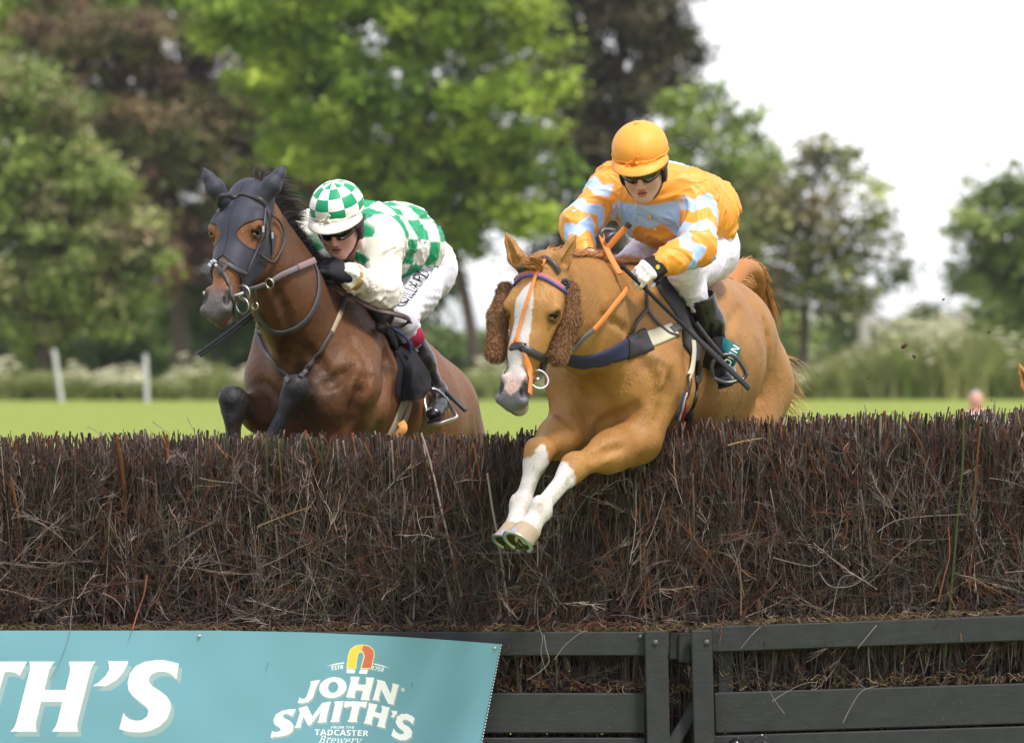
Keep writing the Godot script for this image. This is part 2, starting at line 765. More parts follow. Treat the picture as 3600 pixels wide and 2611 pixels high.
# a tree: trunk base and a list of crown lobes [px, py, radius px] at depth z; tints the leaves' colours
func tree(called: String, label: String, z: float, stem: Array, thick: float, lobes: Array, dense: float, tints: Array, seed: int, kind := "tree", group := "trees along the far side of the course") -> void:
	var rng := RandomNumberGenerator.new()
	rng.seed = seed
	var d := 30.0 - z
	var m := d / FOCAL
	var foot := q(stem[0][0], stem[0][1], z)
	foot.y = 0.0
	var root := thing(called, label, kind, foot, group)
	var st := start()
	var pts := []
	for s in stem: pts.append(q(s[0], s[1], z + (s[2] if s.size() > 2 else 0.0)))
	pts[0] = foot - Vector3(0, 0.2, 0)
	var path := smooth_path(pts, 4)
	var rs := []
	for i in path.size(): rs.append(thick * lerpf(1.0, 0.45, float(i) / path.size()) * (1.35 if i == 0 else 1.0))
	rod(st, path, rs, 10)
	var centre: Vector3 = path[path.size() - 1]
	for l in lobes:
		var c := q(l[0], l[1], z + rng.randf_range(-0.6, 0.6))
		var a: Vector3 = path[path.size() - 1 - rng.randi() % maxi(1, path.size() / 3)]
		var mid := a.lerp(c, 0.5) + Vector3(rng.randf_range(-0.3, 0.3), 0.25, rng.randf_range(-0.3, 0.3))
		var limb := smooth_path([a, mid, c], 4)
		var lr := []
		for i in limb.size(): lr.append(thick * lerpf(0.4, 0.08, float(i) / limb.size()))
		rod(st, limb, lr, 6)
	part("trunk", done(st), bark_mat, root)
	var at := []
	var tn := []
	for k in sprays.size():
		at.append([])
		tn.append([])
	for l in lobes:
		var c := q(l[0], l[1], z)
		var R: float = l[2] * m
		var flat: float = l[3] if l.size() > 3 else 0.85
		var n := int(dense * R * R * 260.0)
		var shift := Vector3(0, 0, rng.randf_range(-0.5, 0.5) * R)
		var tone: Color = tints[rng.randi() % tints.size()]
		# small boughs inside the lobe, each a clump of sprays
		var boughs := maxi(4, int(R * R * 11.0))
		for bgh in boughs:
			var dir := Vector3(rng.randfn(0, 1), rng.randfn(0, 1), rng.randfn(0, 1)).normalized()
			var bc := c + shift + dir * Vector3(R, R * flat, R) * pow(rng.randf(), 0.4) * 0.92
			var br := rng.randf_range(0.3, 0.65) * minf(1.0, R)
			var bt: Color = tone.lerp(tints[rng.randi() % tints.size()], 0.55) * rng.randf_range(0.75, 1.3)
			for i in int(float(n) / boughs) + 1:
				var p := bc + Vector3(rng.randfn(0, 0.5), rng.randfn(0, 0.32), rng.randfn(0, 0.5)) * br
				var k := rng.randi() % sprays.size()
				var s := rng.randf_range(0.6, 1.15)
				at[k].append(Transform3D(Basis.from_euler(Vector3(rng.randf_range(-0.5, 0.5), rng.randf() * TAU, rng.randf_range(-0.5, 0.5))).scaled(Vector3.ONE * s), p))
				tn[k].append(bt * rng.randf_range(0.8, 1.2))
	for k in sprays.size():
		scatter("crown", sprays[k], at[k], tn[k], leaf_mat, root)

func build_trees() -> void:
	var rng_row := RandomNumberGenerator.new()
	rng_row.seed = 14
	for k in 3: sprays.append(spray(k + 50, 0.19, 9))
	leaf_mat = tinted(0.55, 0.35)
	leaf_mat.backlight_enabled = true
	leaf_mat.backlight = Color(0.6, 0.65, 0.4)
	bark_mat = mat(rgb(0.12, 0.095, 0.075), 0.9, 0.2)
	bark_mat.albedo_texture = grain
	triplanar(bark_mat, 1.2, Vector3(1, 0.25, 1))
	var green := [Color(0.20, 0.33, 0.035), Color(0.32, 0.46, 0.05), Color(0.12, 0.21, 0.025), Color(0.44, 0.54, 0.08)]
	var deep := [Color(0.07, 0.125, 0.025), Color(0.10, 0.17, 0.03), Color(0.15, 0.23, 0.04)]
	var copper := [Color(0.19, 0.13, 0.07), Color(0.24, 0.13, 0.09), Color(0.12, 0.12, 0.05), Color(0.15, 0.17, 0.05)]
	var purple := [Color(0.085, 0.085, 0.038), Color(0.12, 0.095, 0.055), Color(0.08, 0.11, 0.03), Color(0.17, 0.15, 0.08)]
	var mixed := [Color(0.26, 0.34, 0.08), Color(0.38, 0.48, 0.14), Color(0.38, 0.29, 0.18), Color(0.18, 0.25, 0.06)]
	var olive := [Color(0.20, 0.235, 0.065), Color(0.28, 0.23, 0.13), Color(0.15, 0.19, 0.05), Color(0.38, 0.42, 0.13)]
	tree("flowering_tree", "pale green tree tinged with pink blossom at the far left", -162.0, [[165, 1395], [150, 1200], [140, 1000], [160, 750]], 0.22,
		[[60, 350, 190], [170, 420, 170], [-60, 520, 260], [150, 620, 270], [330, 660, 200], [400, 850, 200], [60, 860, 280], [300, 960, 230], [480, 960, 120], [-120, 950, 260], [120, 1110, 200], [430, 1090, 140], [545, 880, 90]], 0.75, mixed, 1)
	tree("copper_tree", "reddish brown copper-leaved tree behind the pale flowering tree", -186.0, [[640, 1400], [630, 1100], [600, 700], [560, 400]], 0.3,
		[[180, 60, 130], [700, 90, 120], [1000, 560, 170], [1010, 800, 150], [330, 190, 190], [520, 210, 220], [700, 300, 220], [300, 400, 230], [560, 480, 260], [820, 420, 220], [760, 620, 230], [480, 700, 230], [930, 330, 150], [620, 880, 240], [850, 820, 200], [430, 130, 110]], 0.75, copper, 2)
	tree("broad_tree", "tall bright green broad-leaved tree filling the middle behind the horses", -168.0, [[1700, 1400], [1672, 1250], [1625, 1000], [1560, 800], [1480, 500]], 0.2,
		[[800, 40, 170], [960, 240, 170], [980, 450, 130], [950, 60, 220], [1150, 170, 220], [1350, 60, 260], [1600, 40, 260], [1800, 130, 200], [1050, -120, 260], [1500, -140, 300], [1250, 330, 220], [1500, 320, 230], [1720, 360, 220], [1880, 330, 130], [1130, 520, 170], [1380, 520, 220], [1640, 560, 220], [1850, 560, 160], [1520, 720, 190], [1740, 720, 180], [1320, 680, 150], [1660, 840, 110], [1830, 760, 110], [1440, 860, 110]], 0.7, green, 3)
	tree("dark_tree", "tall dark purple-leaved tree right of the bright green one", -190.0, [[2150, 1400], [2160, 1000], [2180, 500], [2180, 200]], 0.3,
		[[2000, 40, 220], [2230, 30, 220], [2120, -160, 260], [2330, -60, 170], [2380, 130, 120], [2060, 260, 210], [2270, 260, 180], [2350, 300, 110], [2000, 480, 200], [2200, 480, 190], [2020, 700, 180], [2220, 680, 170], [2100, 880, 170], [1960, 900, 140], [2430, 170, 70]], 0.8, purple, 4)
	tree("sapling", "light open green tree behind the orange jockey's shoulder", -176.0, [[2480, 1400], [2490, 1100], [2520, 800], [2540, 600]], 0.13,
		[[2400, 370, 90], [2520, 330, 70], [2600, 430, 80], [2380, 480, 130], [2490, 420, 110], [2560, 560, 150], [2660, 460, 90], [2420, 640, 150], [2620, 700, 150], [2520, 820, 150], [2700, 620, 100], [2740, 740, 110], [2400, 850, 130], [2600, 930, 130]], 0.4, [Color(0.26, 0.36, 0.07), Color(0.17, 0.25, 0.05), Color(0.32, 0.40, 0.09)], 5)
	tree("round_tree", "small round olive-brown tree on a bare trunk at the right", -160.0, [[2835, 1400], [2828, 1250], [2830, 1080], [2840, 850]], 0.135,
		[[2780, 620, 130], [2920, 600, 120], [2700, 760, 150], [2880, 760, 180], [3030, 700, 120], [2640, 900, 140], [2820, 920, 190], [3000, 880, 150], [3110, 800, 100], [2720, 1020, 120], [2900, 1040, 150], [3040, 1020, 110], [3150, 930, 80], [2870, 520, 70], [2980, 540, 60], [2900, 480, 40]], 0.28, olive, 6)
	tree("field_tree", "round green tree at the far right edge", -172.0, [[3560, 1400], [3560, 1150], [3570, 900]], 0.2,
		[[3500, 720, 140], [3620, 680, 140], [3420, 820, 120], [3560, 860, 190], [3720, 850, 180], [3440, 960, 130], [3600, 1020, 190], [3500, 1120, 150], [3680, 1120, 170]], 0.5, [Color(0.22, 0.30, 0.09), Color(0.29, 0.36, 0.11), Color(0.16, 0.22, 0.06)], 7)
	# a taller row behind closes the view
	tree("background_tree", "green tree whose top shows in the upper left corner behind the copper tree", -215.0, [[150, 1400], [160, 900], [200, 300]], 0.3,
		[[100, 40, 230], [330, -60, 230], [560, 0, 220], [-100, 120, 250], [780, -40, 230], [-150, 400, 250], [50, 300, 240], [300, 600, 240], [100, 700, 250], [520, 950, 230], [250, 950, 230]], 0.9, green, 8)
	tree("background_tree", "dark green tree closing the gap between the copper tree and the bright broad tree", -212.0, [[1050, 1400], [1060, 900], [1060, 500]], 0.3,
		[[1000, 300, 230], [1150, 450, 230], [950, 650, 230], [1250, 680, 220], [1080, 850, 230], [1350, 880, 200], [1200, 1020, 200], [900, 1000, 200], [1420, 700, 170], [1480, 980, 140], [1700, 600, 160]], 0.9, deep, 9)
	tree("background_tree", "pale green tree seen through the gap behind the orange jockey and the round tree", -222.0, [[2600, 1400], [2610, 1200], [2620, 900]], 0.25,
		[[2350, 900, 170], [2500, 1000, 170], [2650, 1080, 160], [2250, 1080, 160], [2420, 760, 130], [2800, 1150, 140], [3000, 1180, 120], [3200, 1190, 110], [2150, 950, 130], [2560, 760, 120]], 0.55, mixed, 10)
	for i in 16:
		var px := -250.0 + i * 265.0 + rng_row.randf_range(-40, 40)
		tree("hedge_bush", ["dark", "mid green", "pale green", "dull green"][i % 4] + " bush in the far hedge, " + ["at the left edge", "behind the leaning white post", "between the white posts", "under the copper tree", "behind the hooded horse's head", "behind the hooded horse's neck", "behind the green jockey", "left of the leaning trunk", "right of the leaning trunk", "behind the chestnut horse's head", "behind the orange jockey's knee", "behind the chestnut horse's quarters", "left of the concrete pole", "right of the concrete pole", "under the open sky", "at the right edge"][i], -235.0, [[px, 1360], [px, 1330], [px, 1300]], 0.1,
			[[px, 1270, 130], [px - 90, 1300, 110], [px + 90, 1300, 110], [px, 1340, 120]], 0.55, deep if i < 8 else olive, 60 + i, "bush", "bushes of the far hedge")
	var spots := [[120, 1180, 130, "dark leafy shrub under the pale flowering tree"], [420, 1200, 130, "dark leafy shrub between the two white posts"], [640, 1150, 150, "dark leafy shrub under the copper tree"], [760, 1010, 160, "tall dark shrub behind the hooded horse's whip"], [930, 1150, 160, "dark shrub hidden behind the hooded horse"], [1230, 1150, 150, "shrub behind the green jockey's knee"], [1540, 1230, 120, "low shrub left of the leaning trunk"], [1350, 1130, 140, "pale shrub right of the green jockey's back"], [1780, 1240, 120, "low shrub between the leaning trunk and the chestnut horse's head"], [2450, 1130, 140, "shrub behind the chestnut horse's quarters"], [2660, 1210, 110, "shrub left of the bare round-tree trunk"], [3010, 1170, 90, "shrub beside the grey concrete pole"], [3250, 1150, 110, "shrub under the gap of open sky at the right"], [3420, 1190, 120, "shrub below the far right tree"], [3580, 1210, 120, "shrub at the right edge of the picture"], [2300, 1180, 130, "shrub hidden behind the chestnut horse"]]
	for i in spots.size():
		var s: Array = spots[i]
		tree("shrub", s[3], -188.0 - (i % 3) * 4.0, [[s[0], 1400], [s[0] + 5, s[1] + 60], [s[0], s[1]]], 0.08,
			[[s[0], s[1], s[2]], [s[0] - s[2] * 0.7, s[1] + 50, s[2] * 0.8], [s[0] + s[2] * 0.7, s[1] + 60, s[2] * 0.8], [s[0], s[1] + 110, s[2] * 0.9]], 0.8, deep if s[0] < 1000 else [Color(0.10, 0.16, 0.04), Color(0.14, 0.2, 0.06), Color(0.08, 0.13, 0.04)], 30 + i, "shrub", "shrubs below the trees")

# cow parsley and long grass along the hedge bottom: nobody could count it
func build_verge() -> void:
	var rng := RandomNumberGenerator.new()
	rng.seed = 9
	var st := start()
	st.set_color(Color.WHITE)
	for i in 14:
		var a := rng.randf() * TAU
		var d := Vector3(cos(a) * rng.randf_range(0.1, 0.5), 1.0, sin(a) * rng.randf_range(0.1, 0.5)).normalized()
		hair(st, Vector3(rng.randf_range(-0.12, 0.12), 0, rng.randf_range(-0.12, 0.12)), d, Vector3(cos(a), -0.8, sin(a)) * 0.6, rng.randf_range(0.5, 1.0), 0.02, rng, 4)
	var tuft := done(st)
	st = start()
	st.set_color(Color.WHITE)
	for i in 26:
		var a := rng.randf() * TAU
		var r := sqrt(rng.randf()) * 0.11
		var c := Vector3(cos(a) * r, 0.02 * cos(r * 14.0) + rng.randf_range(-0.01, 0.01), sin(a) * r)
		ball(st, c, Vector3(0.022, 0.012, 0.022), Basis(), 3, 5)
	var umbel := done(st)
	var gp := []
	var gt := []
	var up := []
	var ut := []
	for i in 9000:
		var px := rng.randf_range(-250, 3850)
		var z := rng.randf_range(-158.0, -148.0) if px < 1800 else rng.randf_range(-164.0, -150.0)
		var tall := 0.62 + 0.45 * blotch.get_noise_2d(px * 0.004, 2.0)
		if px > 2850: tall = 0.85 + 0.75 * smoothstep(2850, 3200, px) * (1.0 - 0.5 * smoothstep(3350, 3600, px)) + 0.3 * blotch.get_noise_2d(px * 0.006, 3.0)
		tall *= rng.randf_range(0.6, 1.1)
		var p := Vector3((px - 1800.0) * (30.0 - z) / FOCAL, 0, z)
		var s := rng.randf_range(0.9, 1.4)
		gp.append(Transform3D(Basis(Vector3.UP, rng.randf() * TAU).scaled(Vector3(s, tall * 1.25, s)), p))
		gt.append(Color(0.13, 0.19, 0.04).lerp(Color(0.26, 0.27, 0.10), rng.randf()) * rng.randf_range(0.6, 1.2))
		if rng.randf() < clampf(0.10 + 1.1 * blotch.get_noise_2d(px * 0.006, 11.0) + (0.25 if px > 2900 else 0.0), 0.02, 0.7):
			for u in 1:
				up.append(Transform3D(Basis.from_euler(Vector3(rng.randf_range(-0.4, 0.4), rng.randf() * TAU, rng.randf_range(-0.4, 0.4))).scaled(Vector3.ONE * rng.randf_range(0.7, 1.3)), p + Vector3(rng.randf_range(-0.3, 0.3), tall * rng.randf_range(0.75, 1.25), rng.randf_range(-0.2, 0.3))))
				ut.append(Color(0.55, 0.54, 0.36) * rng.randf_range(0.8, 1.1))
	scatter("long_grass", tuft, gp, gt, tinted(0.8, 0.2), self).set_meta("label", "rough long grass along the foot of the trees")
	scatter("cow_parsley", umbel, up, ut, tinted(0.8, 0.2), self).set_meta("label", "creamy white flower heads in the rough grass below the trees")

func build_far_things() -> void:
	var white := mat(rgb(0.50, 0.51, 0.49), 0.6, 0.3)
	for s in [[188, 1228, 215, 1412, "white running-rail post leaning at the far left, first of the two"], [510, 1245, 516, 1408, "white upright running-rail post, second from the left"]]:
		var foot := q(s[2], s[3], -145.0)
		foot.y = 0.0
		var o := thing("rail_post", s[4], "post", foot, "white posts along the far edge of the course")
		var st := start()
		rod(st, [foot, q(s[0], s[1], -145.0)], [0.058, 0.052], 10)
		part("shaft", done(st), white, o)
	var pole := thing("concrete_pole", "grey concrete pole standing behind the round olive tree", "pole", Vector3(q(3040, 1200, -185.0).x, 0, -185.0))
	var st := start()
	rod(st, [pole.position, q(3040, 1250, -185.0), q(3035, 1000, -185.0)], [0.2, 0.19, 0.15], 10)
	part("shaft", done(st), mat(rgb(0.35, 0.34, 0.31), 0.8, 0.2), pole)
	# a bystander low behind the fence
	var f := Field.new()
	var h := q(3432, 1405, -57.0)
	f.ell(h, Vector3(0.08, 0.115, 0.1), Basis(), 0.02)
	f.bone(h + Vector3(0, -0.1, -0.02), h + Vector3(0, -0.2, -0.03), 0.06, 0.07, 0.04)
	f.bone(h + Vector3(-0.17, -0.27, -0.03), h + Vector3(0.17, -0.25, -0.03), 0.085, 0.085, 0.05)
	f.bone(h + Vector3(0, -0.26, -0.03), h + Vector3(0.02, -0.72, -0.1), 0.15, 0.15, 0.06)
	for e: float in [-1.0, 1.0]:
		f.bone(h + Vector3(0.2 * e, -0.28, -0.03), h + Vector3(0.26 * e, -0.52, 0.1), 0.06, 0.05, 0.03)
		f.bone(h + Vector3(0.26 * e, -0.52, 0.1), h + Vector3(0.08 * e, -0.5, 0.3), 0.045, 0.035, 0.03)
		f.bone(h + Vector3(0.1 * e, -0.75, -0.1), h + Vector3(0.16 * e, -0.7, 0.32), 0.09, 0.065, 0.04)
		f.bone(h + Vector3(0.16 * e, -0.7, 0.32), h + Vector3(0.16 * e, -h.y + h.y - 0.92, -0.05), 0.06, 0.045, 0.03)
	var man := thing("person", "blurred grey-haired person in a pale pink shirt low behind the fence at the right", "person", Vector3(h.x, 0, h.z))
	part("body", skin([f.mesh(0.022)], func(v, n):
		var r: Vector3 = v - h
		if r.y > 0.07 or r.z < -0.045 and r.y > -0.02: return Color(0.30, 0.29, 0.28)
		if r.y > -0.15: return Color(0.56, 0.30, 0.24)
		if r.y > -0.66: return Color(0.72, 0.60, 0.64)
		return Color(0.05, 0.05, 0.07)), tinted(0.8, 0.2), man)
	# clods thrown up by the hooves
	var rng := RandomNumberGenerator.new()
	rng.seed = 61
	var soil := mat(rgb(0.085, 0.065, 0.035), 0.95, 0.1)
	var spots := [[3180, 1212, 14, 18], [3217, 1252, 8, 5], [3317, 1052, 6, 7], [3478, 1167, 8, 6], [3565, 1378, 4, 5], [3487, 1407, 3, 3], [3055, 1330, 3, 5], [3085, 1332, 3, 3], [3448, 1314, 2, 4], [3227, 1068, 3, 3], [3188, 1278, 2, 2], [3272, 968, 2, 2]]
	for i in spots.size():
		var s: Array = spots[i]
		var p := q(s[0], s[1], -2.2 - (i % 4) * 0.3)
		var c := Field.new()
		for k in 4:
			c.ell(p + Vector3(rng.randfn(0, 1) * s[2], rng.randfn(0, 1) * s[3], rng.randfn(0, 1) * s[2]) * 0.0004, Vector3(s[2], s[3], s[2]) * 0.0011 * rng.randf_range(0.45, 0.8), Basis.from_euler(Vector3(rng.randf(), rng.randf(), rng.randf()) * 3.0), 0.002)
		var o := part("clod", skin([c.mesh(maxf(0.0012, s[3] * 0.0003))]), soil)
		tag(o, ["largest dark ragged clod of turf flying above the fence at the right", "small flat dark clod just below the largest flying one", "dark clod flying in front of the open sky gap at the right", "flat brown clod flying below the far right tree"][i] if i < 4 else ["speck of soil beside the third horse's ear", "speck of soil above the bystander's head", "tiny speck of soil over the pale verge at the right", "tiny speck of soil right of another over the verge", "fleck of soil right of the largest clods", "fleck of soil high in the open sky gap", "fleck of soil low left of the largest clods", "fleck of soil highest of all, by the far right tree"][i - 4], "clod", "clods of turf flying above the fence")
	# the ear of a third horse coming up behind at the right edge
	var src := get_node("horse")
	var third := src.duplicate()
	third.name = numbered("horse")
	for called in ["bridle", "breast_girth", "saddle", "mane"]:
		var n := third.get_node_or_null(called)
		if n:
			third.remove_child(n)
			n.free()
	add_child(third)
	third.position += Vector3(2.168, -0.52, -3.0)
	third.set_meta("label", "horse at the right edge of which only one brown ear shows")
	third.set_meta("category", "horse")
# ---------------------------------------------------------------- the brush fence
var painted: StandardMaterial3D
var fence_rng := RandomNumberGenerator.new()

func top_px(px: float) -> float:
	var xs := [-900.0, 0.0, 600.0, 1000.0, 1700.0, 1900.0, 2300.0, 2450.0, 2700.0, 2900.0, 3300.0, 3450.0, 3600.0, 4500.0]
	var ys := [1530.0, 1530.0, 1522.0, 1528.0, 1526.0, 1515.0, 1495.0, 1478.0, 1466.0, 1454.0, 1453.0, 1443.0, 1437.0, 1400.0]
	var i := 0
	while i < xs.size() - 2 and px > xs[i + 1]: i += 1
	return lerpf(ys[i], ys[i + 1], (px - xs[i]) / (xs[i + 1] - xs[i]))

func top_at(x: float) -> float:
	var px := 1800.0 + x * 900.0
	return 1.77 - (top_px(px) - 1140.0) / 897.0

func paint_texture() -> ImageTexture:
	var im := Image.create(1024, 1024, false, Image.FORMAT_RGB8)
	var g := FastNoiseLite.new()
	g.frequency = 1.0
	g.fractal_octaves = 4
	for y in 1024:
		for x in 1024:
			var v := 0.5 + 0.5 * g.get_noise_2d(x * 0.008, y * 0.05)
			var w := 0.5 + 0.5 * g.get_noise_2d(x * 0.006 + 90.0, y * 0.008)
			var k := 0.38 + 0.07 * v + 0.08 * w
			im.set_pixel(x, y, Color(k, k, k * 0.99))
	var rng := RandomNumberGenerator.new()
	rng.seed = 5
	# splashes of dried mud, bits of grass seed
	for i in 1300:
		var x := rng.randi() % 1020
		var y := rng.randi() % 1020
		var s := 1 + (rng.randi() % 3 if rng.randf() < 0.25 else 0)
		var c := Color(0.95, 0.93, 0.86).lerp(Color(0.8, 0.72, 0.5), rng.randf())
		im.fill_rect(Rect2i(x, y, s + rng.randi() % 3, s), c.lerp(Color(0.86, 0.86, 0.86), rng.randf() * 0.8))
	return ImageTexture.create_from_image(im)

func paint_bump() -> ImageTexture:
	var im := Image.create(512, 512, false, Image.FORMAT_RGB8)
	var g := FastNoiseLite.new()
	g.frequency = 1.0
	g.fractal_octaves = 4
	g.seed = 4
	for y in 512:
		for x in 512:
			var v := 0.5 + 0.4 * g.get_noise_2d(x * 0.008, y * 0.07 + 3.0 * g.get_noise_2d(x * 0.004, y * 0.004)) + 0.15 * g.get_noise_2d(x * 0.1 + 50.0, y * 0.1)
			im.set_pixel(x, y, Color(v, v, v))
	im.bump_map_to_normal_map(2.2)
	return ImageTexture.create_from_image(im)

func board(called: String, a: Vector3, b: Vector3, high: float, thick: float, parent: Node3D, m: Material = null) -> MeshInstance3D:
	# a plank from a to b along its middle
	var st := start()
	var x := (b - a).normalized()
	var z := (Vector3.BACK - x * x.z).normalized()
	bevelled(st, Transform3D(Basis(x, z.cross(x), z), (a + b) * 0.5), Vector3(a.distance_to(b), high, thick), 0.005)
	return part(called, done(st), m if m else painted, parent)

func bolt(at: Vector3, parent: Node3D, r := 0.011) -> void:
	var st := start()
	ball(st, at, Vector3(r, r, r * 0.55), Basis(), 6, 12)
	part("bolt", done(st), mat(rgb(0.10, 0.105, 0.11), 0.5, 0.5, 0.4), parent)

func build_fence() -> void:
	fence_rng.seed = 2024
	painted = mat(rgb(0.155, 0.175, 0.178), 0.74, 0.4)
	painted.albedo_texture = paint_texture()
	painted.normal_enabled = true
	painted.normal_texture = paint_bump()
	painted.normal_scale = 0.3
	triplanar(painted, 1.3)
	# left frame
	var left := thing("fence_frame", "dark painted timber frame on the left, half covered by the teal banner", "fence", Vector3(-0.8, 0, 0))
	board("top_rail", q(-900, 2262, 0.03), q(2352, 2262, 0.03), 0.094, 0.05, left)
	board("board", q(-900, 2506, 0.02), q(2270, 2506, 0.02), 0.156, 0.035, left)
	board("board", q(-900, 2660, 0.02), q(2270, 2660, 0.02), 0.15, 0.035, left)
	board("board", q(-900, 2800, 0.02), q(2270, 2800, 0.02), 0.12, 0.035, left)
	var post := board("post", q(2306, 2216, 0.072), q(2322, 2910, 0.072), 0.09, 0.045, left)
	bolt(q(2305, 2258, 0.098), post)
	bolt(q(2251, 2238, 0.060), post, 0.008)
	post = board("post", q(1180, 2230, 0.072), q(1180, 2910, 0.072), 0.09, 0.035, left)
	bolt(q(1180, 2262, 0.092), post)
	var rail_end := board("rail_end", q(2352, 2270, -0.01), q(2392, 2270, -0.01), 0.105, 0.05, left)
	# right frame, standing a little higher to the right
	var right := thing("fence_frame", "dark painted timber frame on the right, its rails rising slightly to the right", "fence", Vector3(1.4, 0, 0))
	var k := 0.037
	board("top_rail", q(2500, 2247, 0.03), q(4500, 2247 - 2000 * k, 0.03), 0.100, 0.05, right)
	board("board", q(2512, 2506, 0.02), q(4500, 2506 - 1990 * 0.031, 0.02), 0.158, 0.035, right)
	board("board", q(2512, 2661, 0.02), q(4500, 2661 - 1990 * 0.031, 0.02), 0.168, 0.035, right)
	board("board", q(2512, 2812, 0.02), q(4500, 2812 - 1990 * 0.031, 0.02), 0.15, 0.035, right)
	post = board("post", q(2466, 2214, 0.072), q(2484, 2910, 0.072), 0.082, 0.045, right)
	bolt(q(2486, 2257, 0.097), post)
	post = board("post", q(2545, 2205, -0.01), q(2565, 2910, -0.01), 0.06, 0.03, right)
	board("rail_end", q(2384, 2276, 0.005), q(2430, 2276, 0.005), 0.118, 0.05, right)
	board("brace", q(2320, 2690, 0.04), q(2450, 2475, 0.0), 0.05, 0.04, right)
	for i in 4:
		var y := 0.07 + i * 0.125
		board("back_board", Vector3(-3.0, y, -0.76), Vector3(0.57, y, -0.76), 0.115, 0.03, left)
		board("back_board", Vector3(0.6, y, -0.76), Vector3(3.0, y + 0.08, -0.76), 0.115, 0.03, right)
	build_brush()
	build_litter()

# one stem of brush, a metre long from the origin up y, with a pale cut top
func stem_mesh(seed: int, sides: int, bend: float, taper: float, twigs: int) -> ArrayMesh:
	var rng := RandomNumberGenerator.new()
	rng.seed = seed
	var st := start()
	var pts := []
	var rs := []
	var p := Vector3.ZERO
	var d := Vector3.UP
	var n := 7
	for i in n + 1:
		pts.append(p)
		rs.append(lerpf(1.0, taper, float(i) / n) * 0.01)
		p += d / n
		d = (d + Vector3(rng.randf_range(-bend, bend), 0, rng.randf_range(-bend, bend))).normalized()
	st.set_color(Color(0.42, 0.42, 0.42))
	rod(st, pts, rs, sides, false)
	# the cut
	st.set_color(Color(1, 0.92, 0.8))
	var e: Vector3 = pts[n]
	var w: float = rs[n]
	var ax := frame_at(pts, n)
	var u := ax.cross(Vector3(0.3, 0.1, 1)).normalized()
	var v := ax.cross(u)
	st.set_smooth_group(-1)
	for j in sides:
		var a := -TAU * j / sides
		var b := -TAU * (j + 1) / sides
		for q0 in [e + ax * 0.001, e + (u * cos(b) + v * sin(b)) * w, e + (u * cos(a) + v * sin(a)) * w]: st.add_vertex(q0)
	st.set_color(Color(0.5, 0.5, 0.5))
	for t in twigs:
		var i := 1 + rng.randi() % (n - 1)
		var q0: Vector3 = pts[i]
		var dd := Vector3(rng.randf_range(-1, 1), rng.randf_range(0.5, 1.3), rng.randf_range(-1, 1)).normalized()
		var tp := [q0]
		for j in 4:
			q0 += dd * rng.randf_range(0.04, 0.1)
			dd = (dd + Vector3(rng.randf_range(-0.3, 0.3), rng.randf_range(-0.1, 0.35), rng.randf_range(-0.3, 0.3))).normalized()
			tp.append(q0)
		rod(st, tp, [0.0065, 0.0058, 0.005, 0.004, 0.003], 3, false)
	return done(st)

func bark(rng: RandomNumberGenerator) -> Color:
	var k := rng.randf()
	var c := Color(0.115, 0.062, 0.048)
	if k < 0.34: c = Color(0.075, 0.055, 0.048)
	elif k < 0.48: c = Color(0.15, 0.062, 0.044)
	elif k < 0.78: c = Color(0.19, 0.17, 0.155)
	elif k < 0.86: c = Color(0.105, 0.10, 0.055)
	elif k < 0.91: c = Color(0.24, 0.11, 0.05)
	else: c = Color(0.46, 0.43, 0.40)
	return c * Color(1.13, 0.98, 0.92) * rng.randf_range(0.3, 1.55)

func scatter(called: String, mesh: ArrayMesh, at: Array, tint: Array, m: Material, parent: Node3D) -> MultiMeshInstance3D:
	var mm := MultiMesh.new()
	mm.transform_format = MultiMesh.TRANSFORM_3D
	mm.use_colors = true
	mm.mesh = mesh
	mm.instance_count = at.size()
	for i in at.size():
		mm.set_instance_transform(i, at[i])
		mm.set_instance_color(i, tint[i])
	var o := MultiMeshInstance3D.new()
	o.multimesh = mm
	o.material_override = m
	o.set_meta("kind", "stuff")
	if parent == self:
		o.name = numbered(called)
		add_child(o, true)
	else:
		o.name = called
		parent.add_child(o, true)
		o.position = -parent.position
	return o

func aim(d: Vector3, roll: float) -> Basis:
	var y := d.normalized()
	var x := y.cross(Vector3(0.2, 0.1, 1)).normalized()
	return Basis(x, y, x.cross(y)).rotated(y, roll)

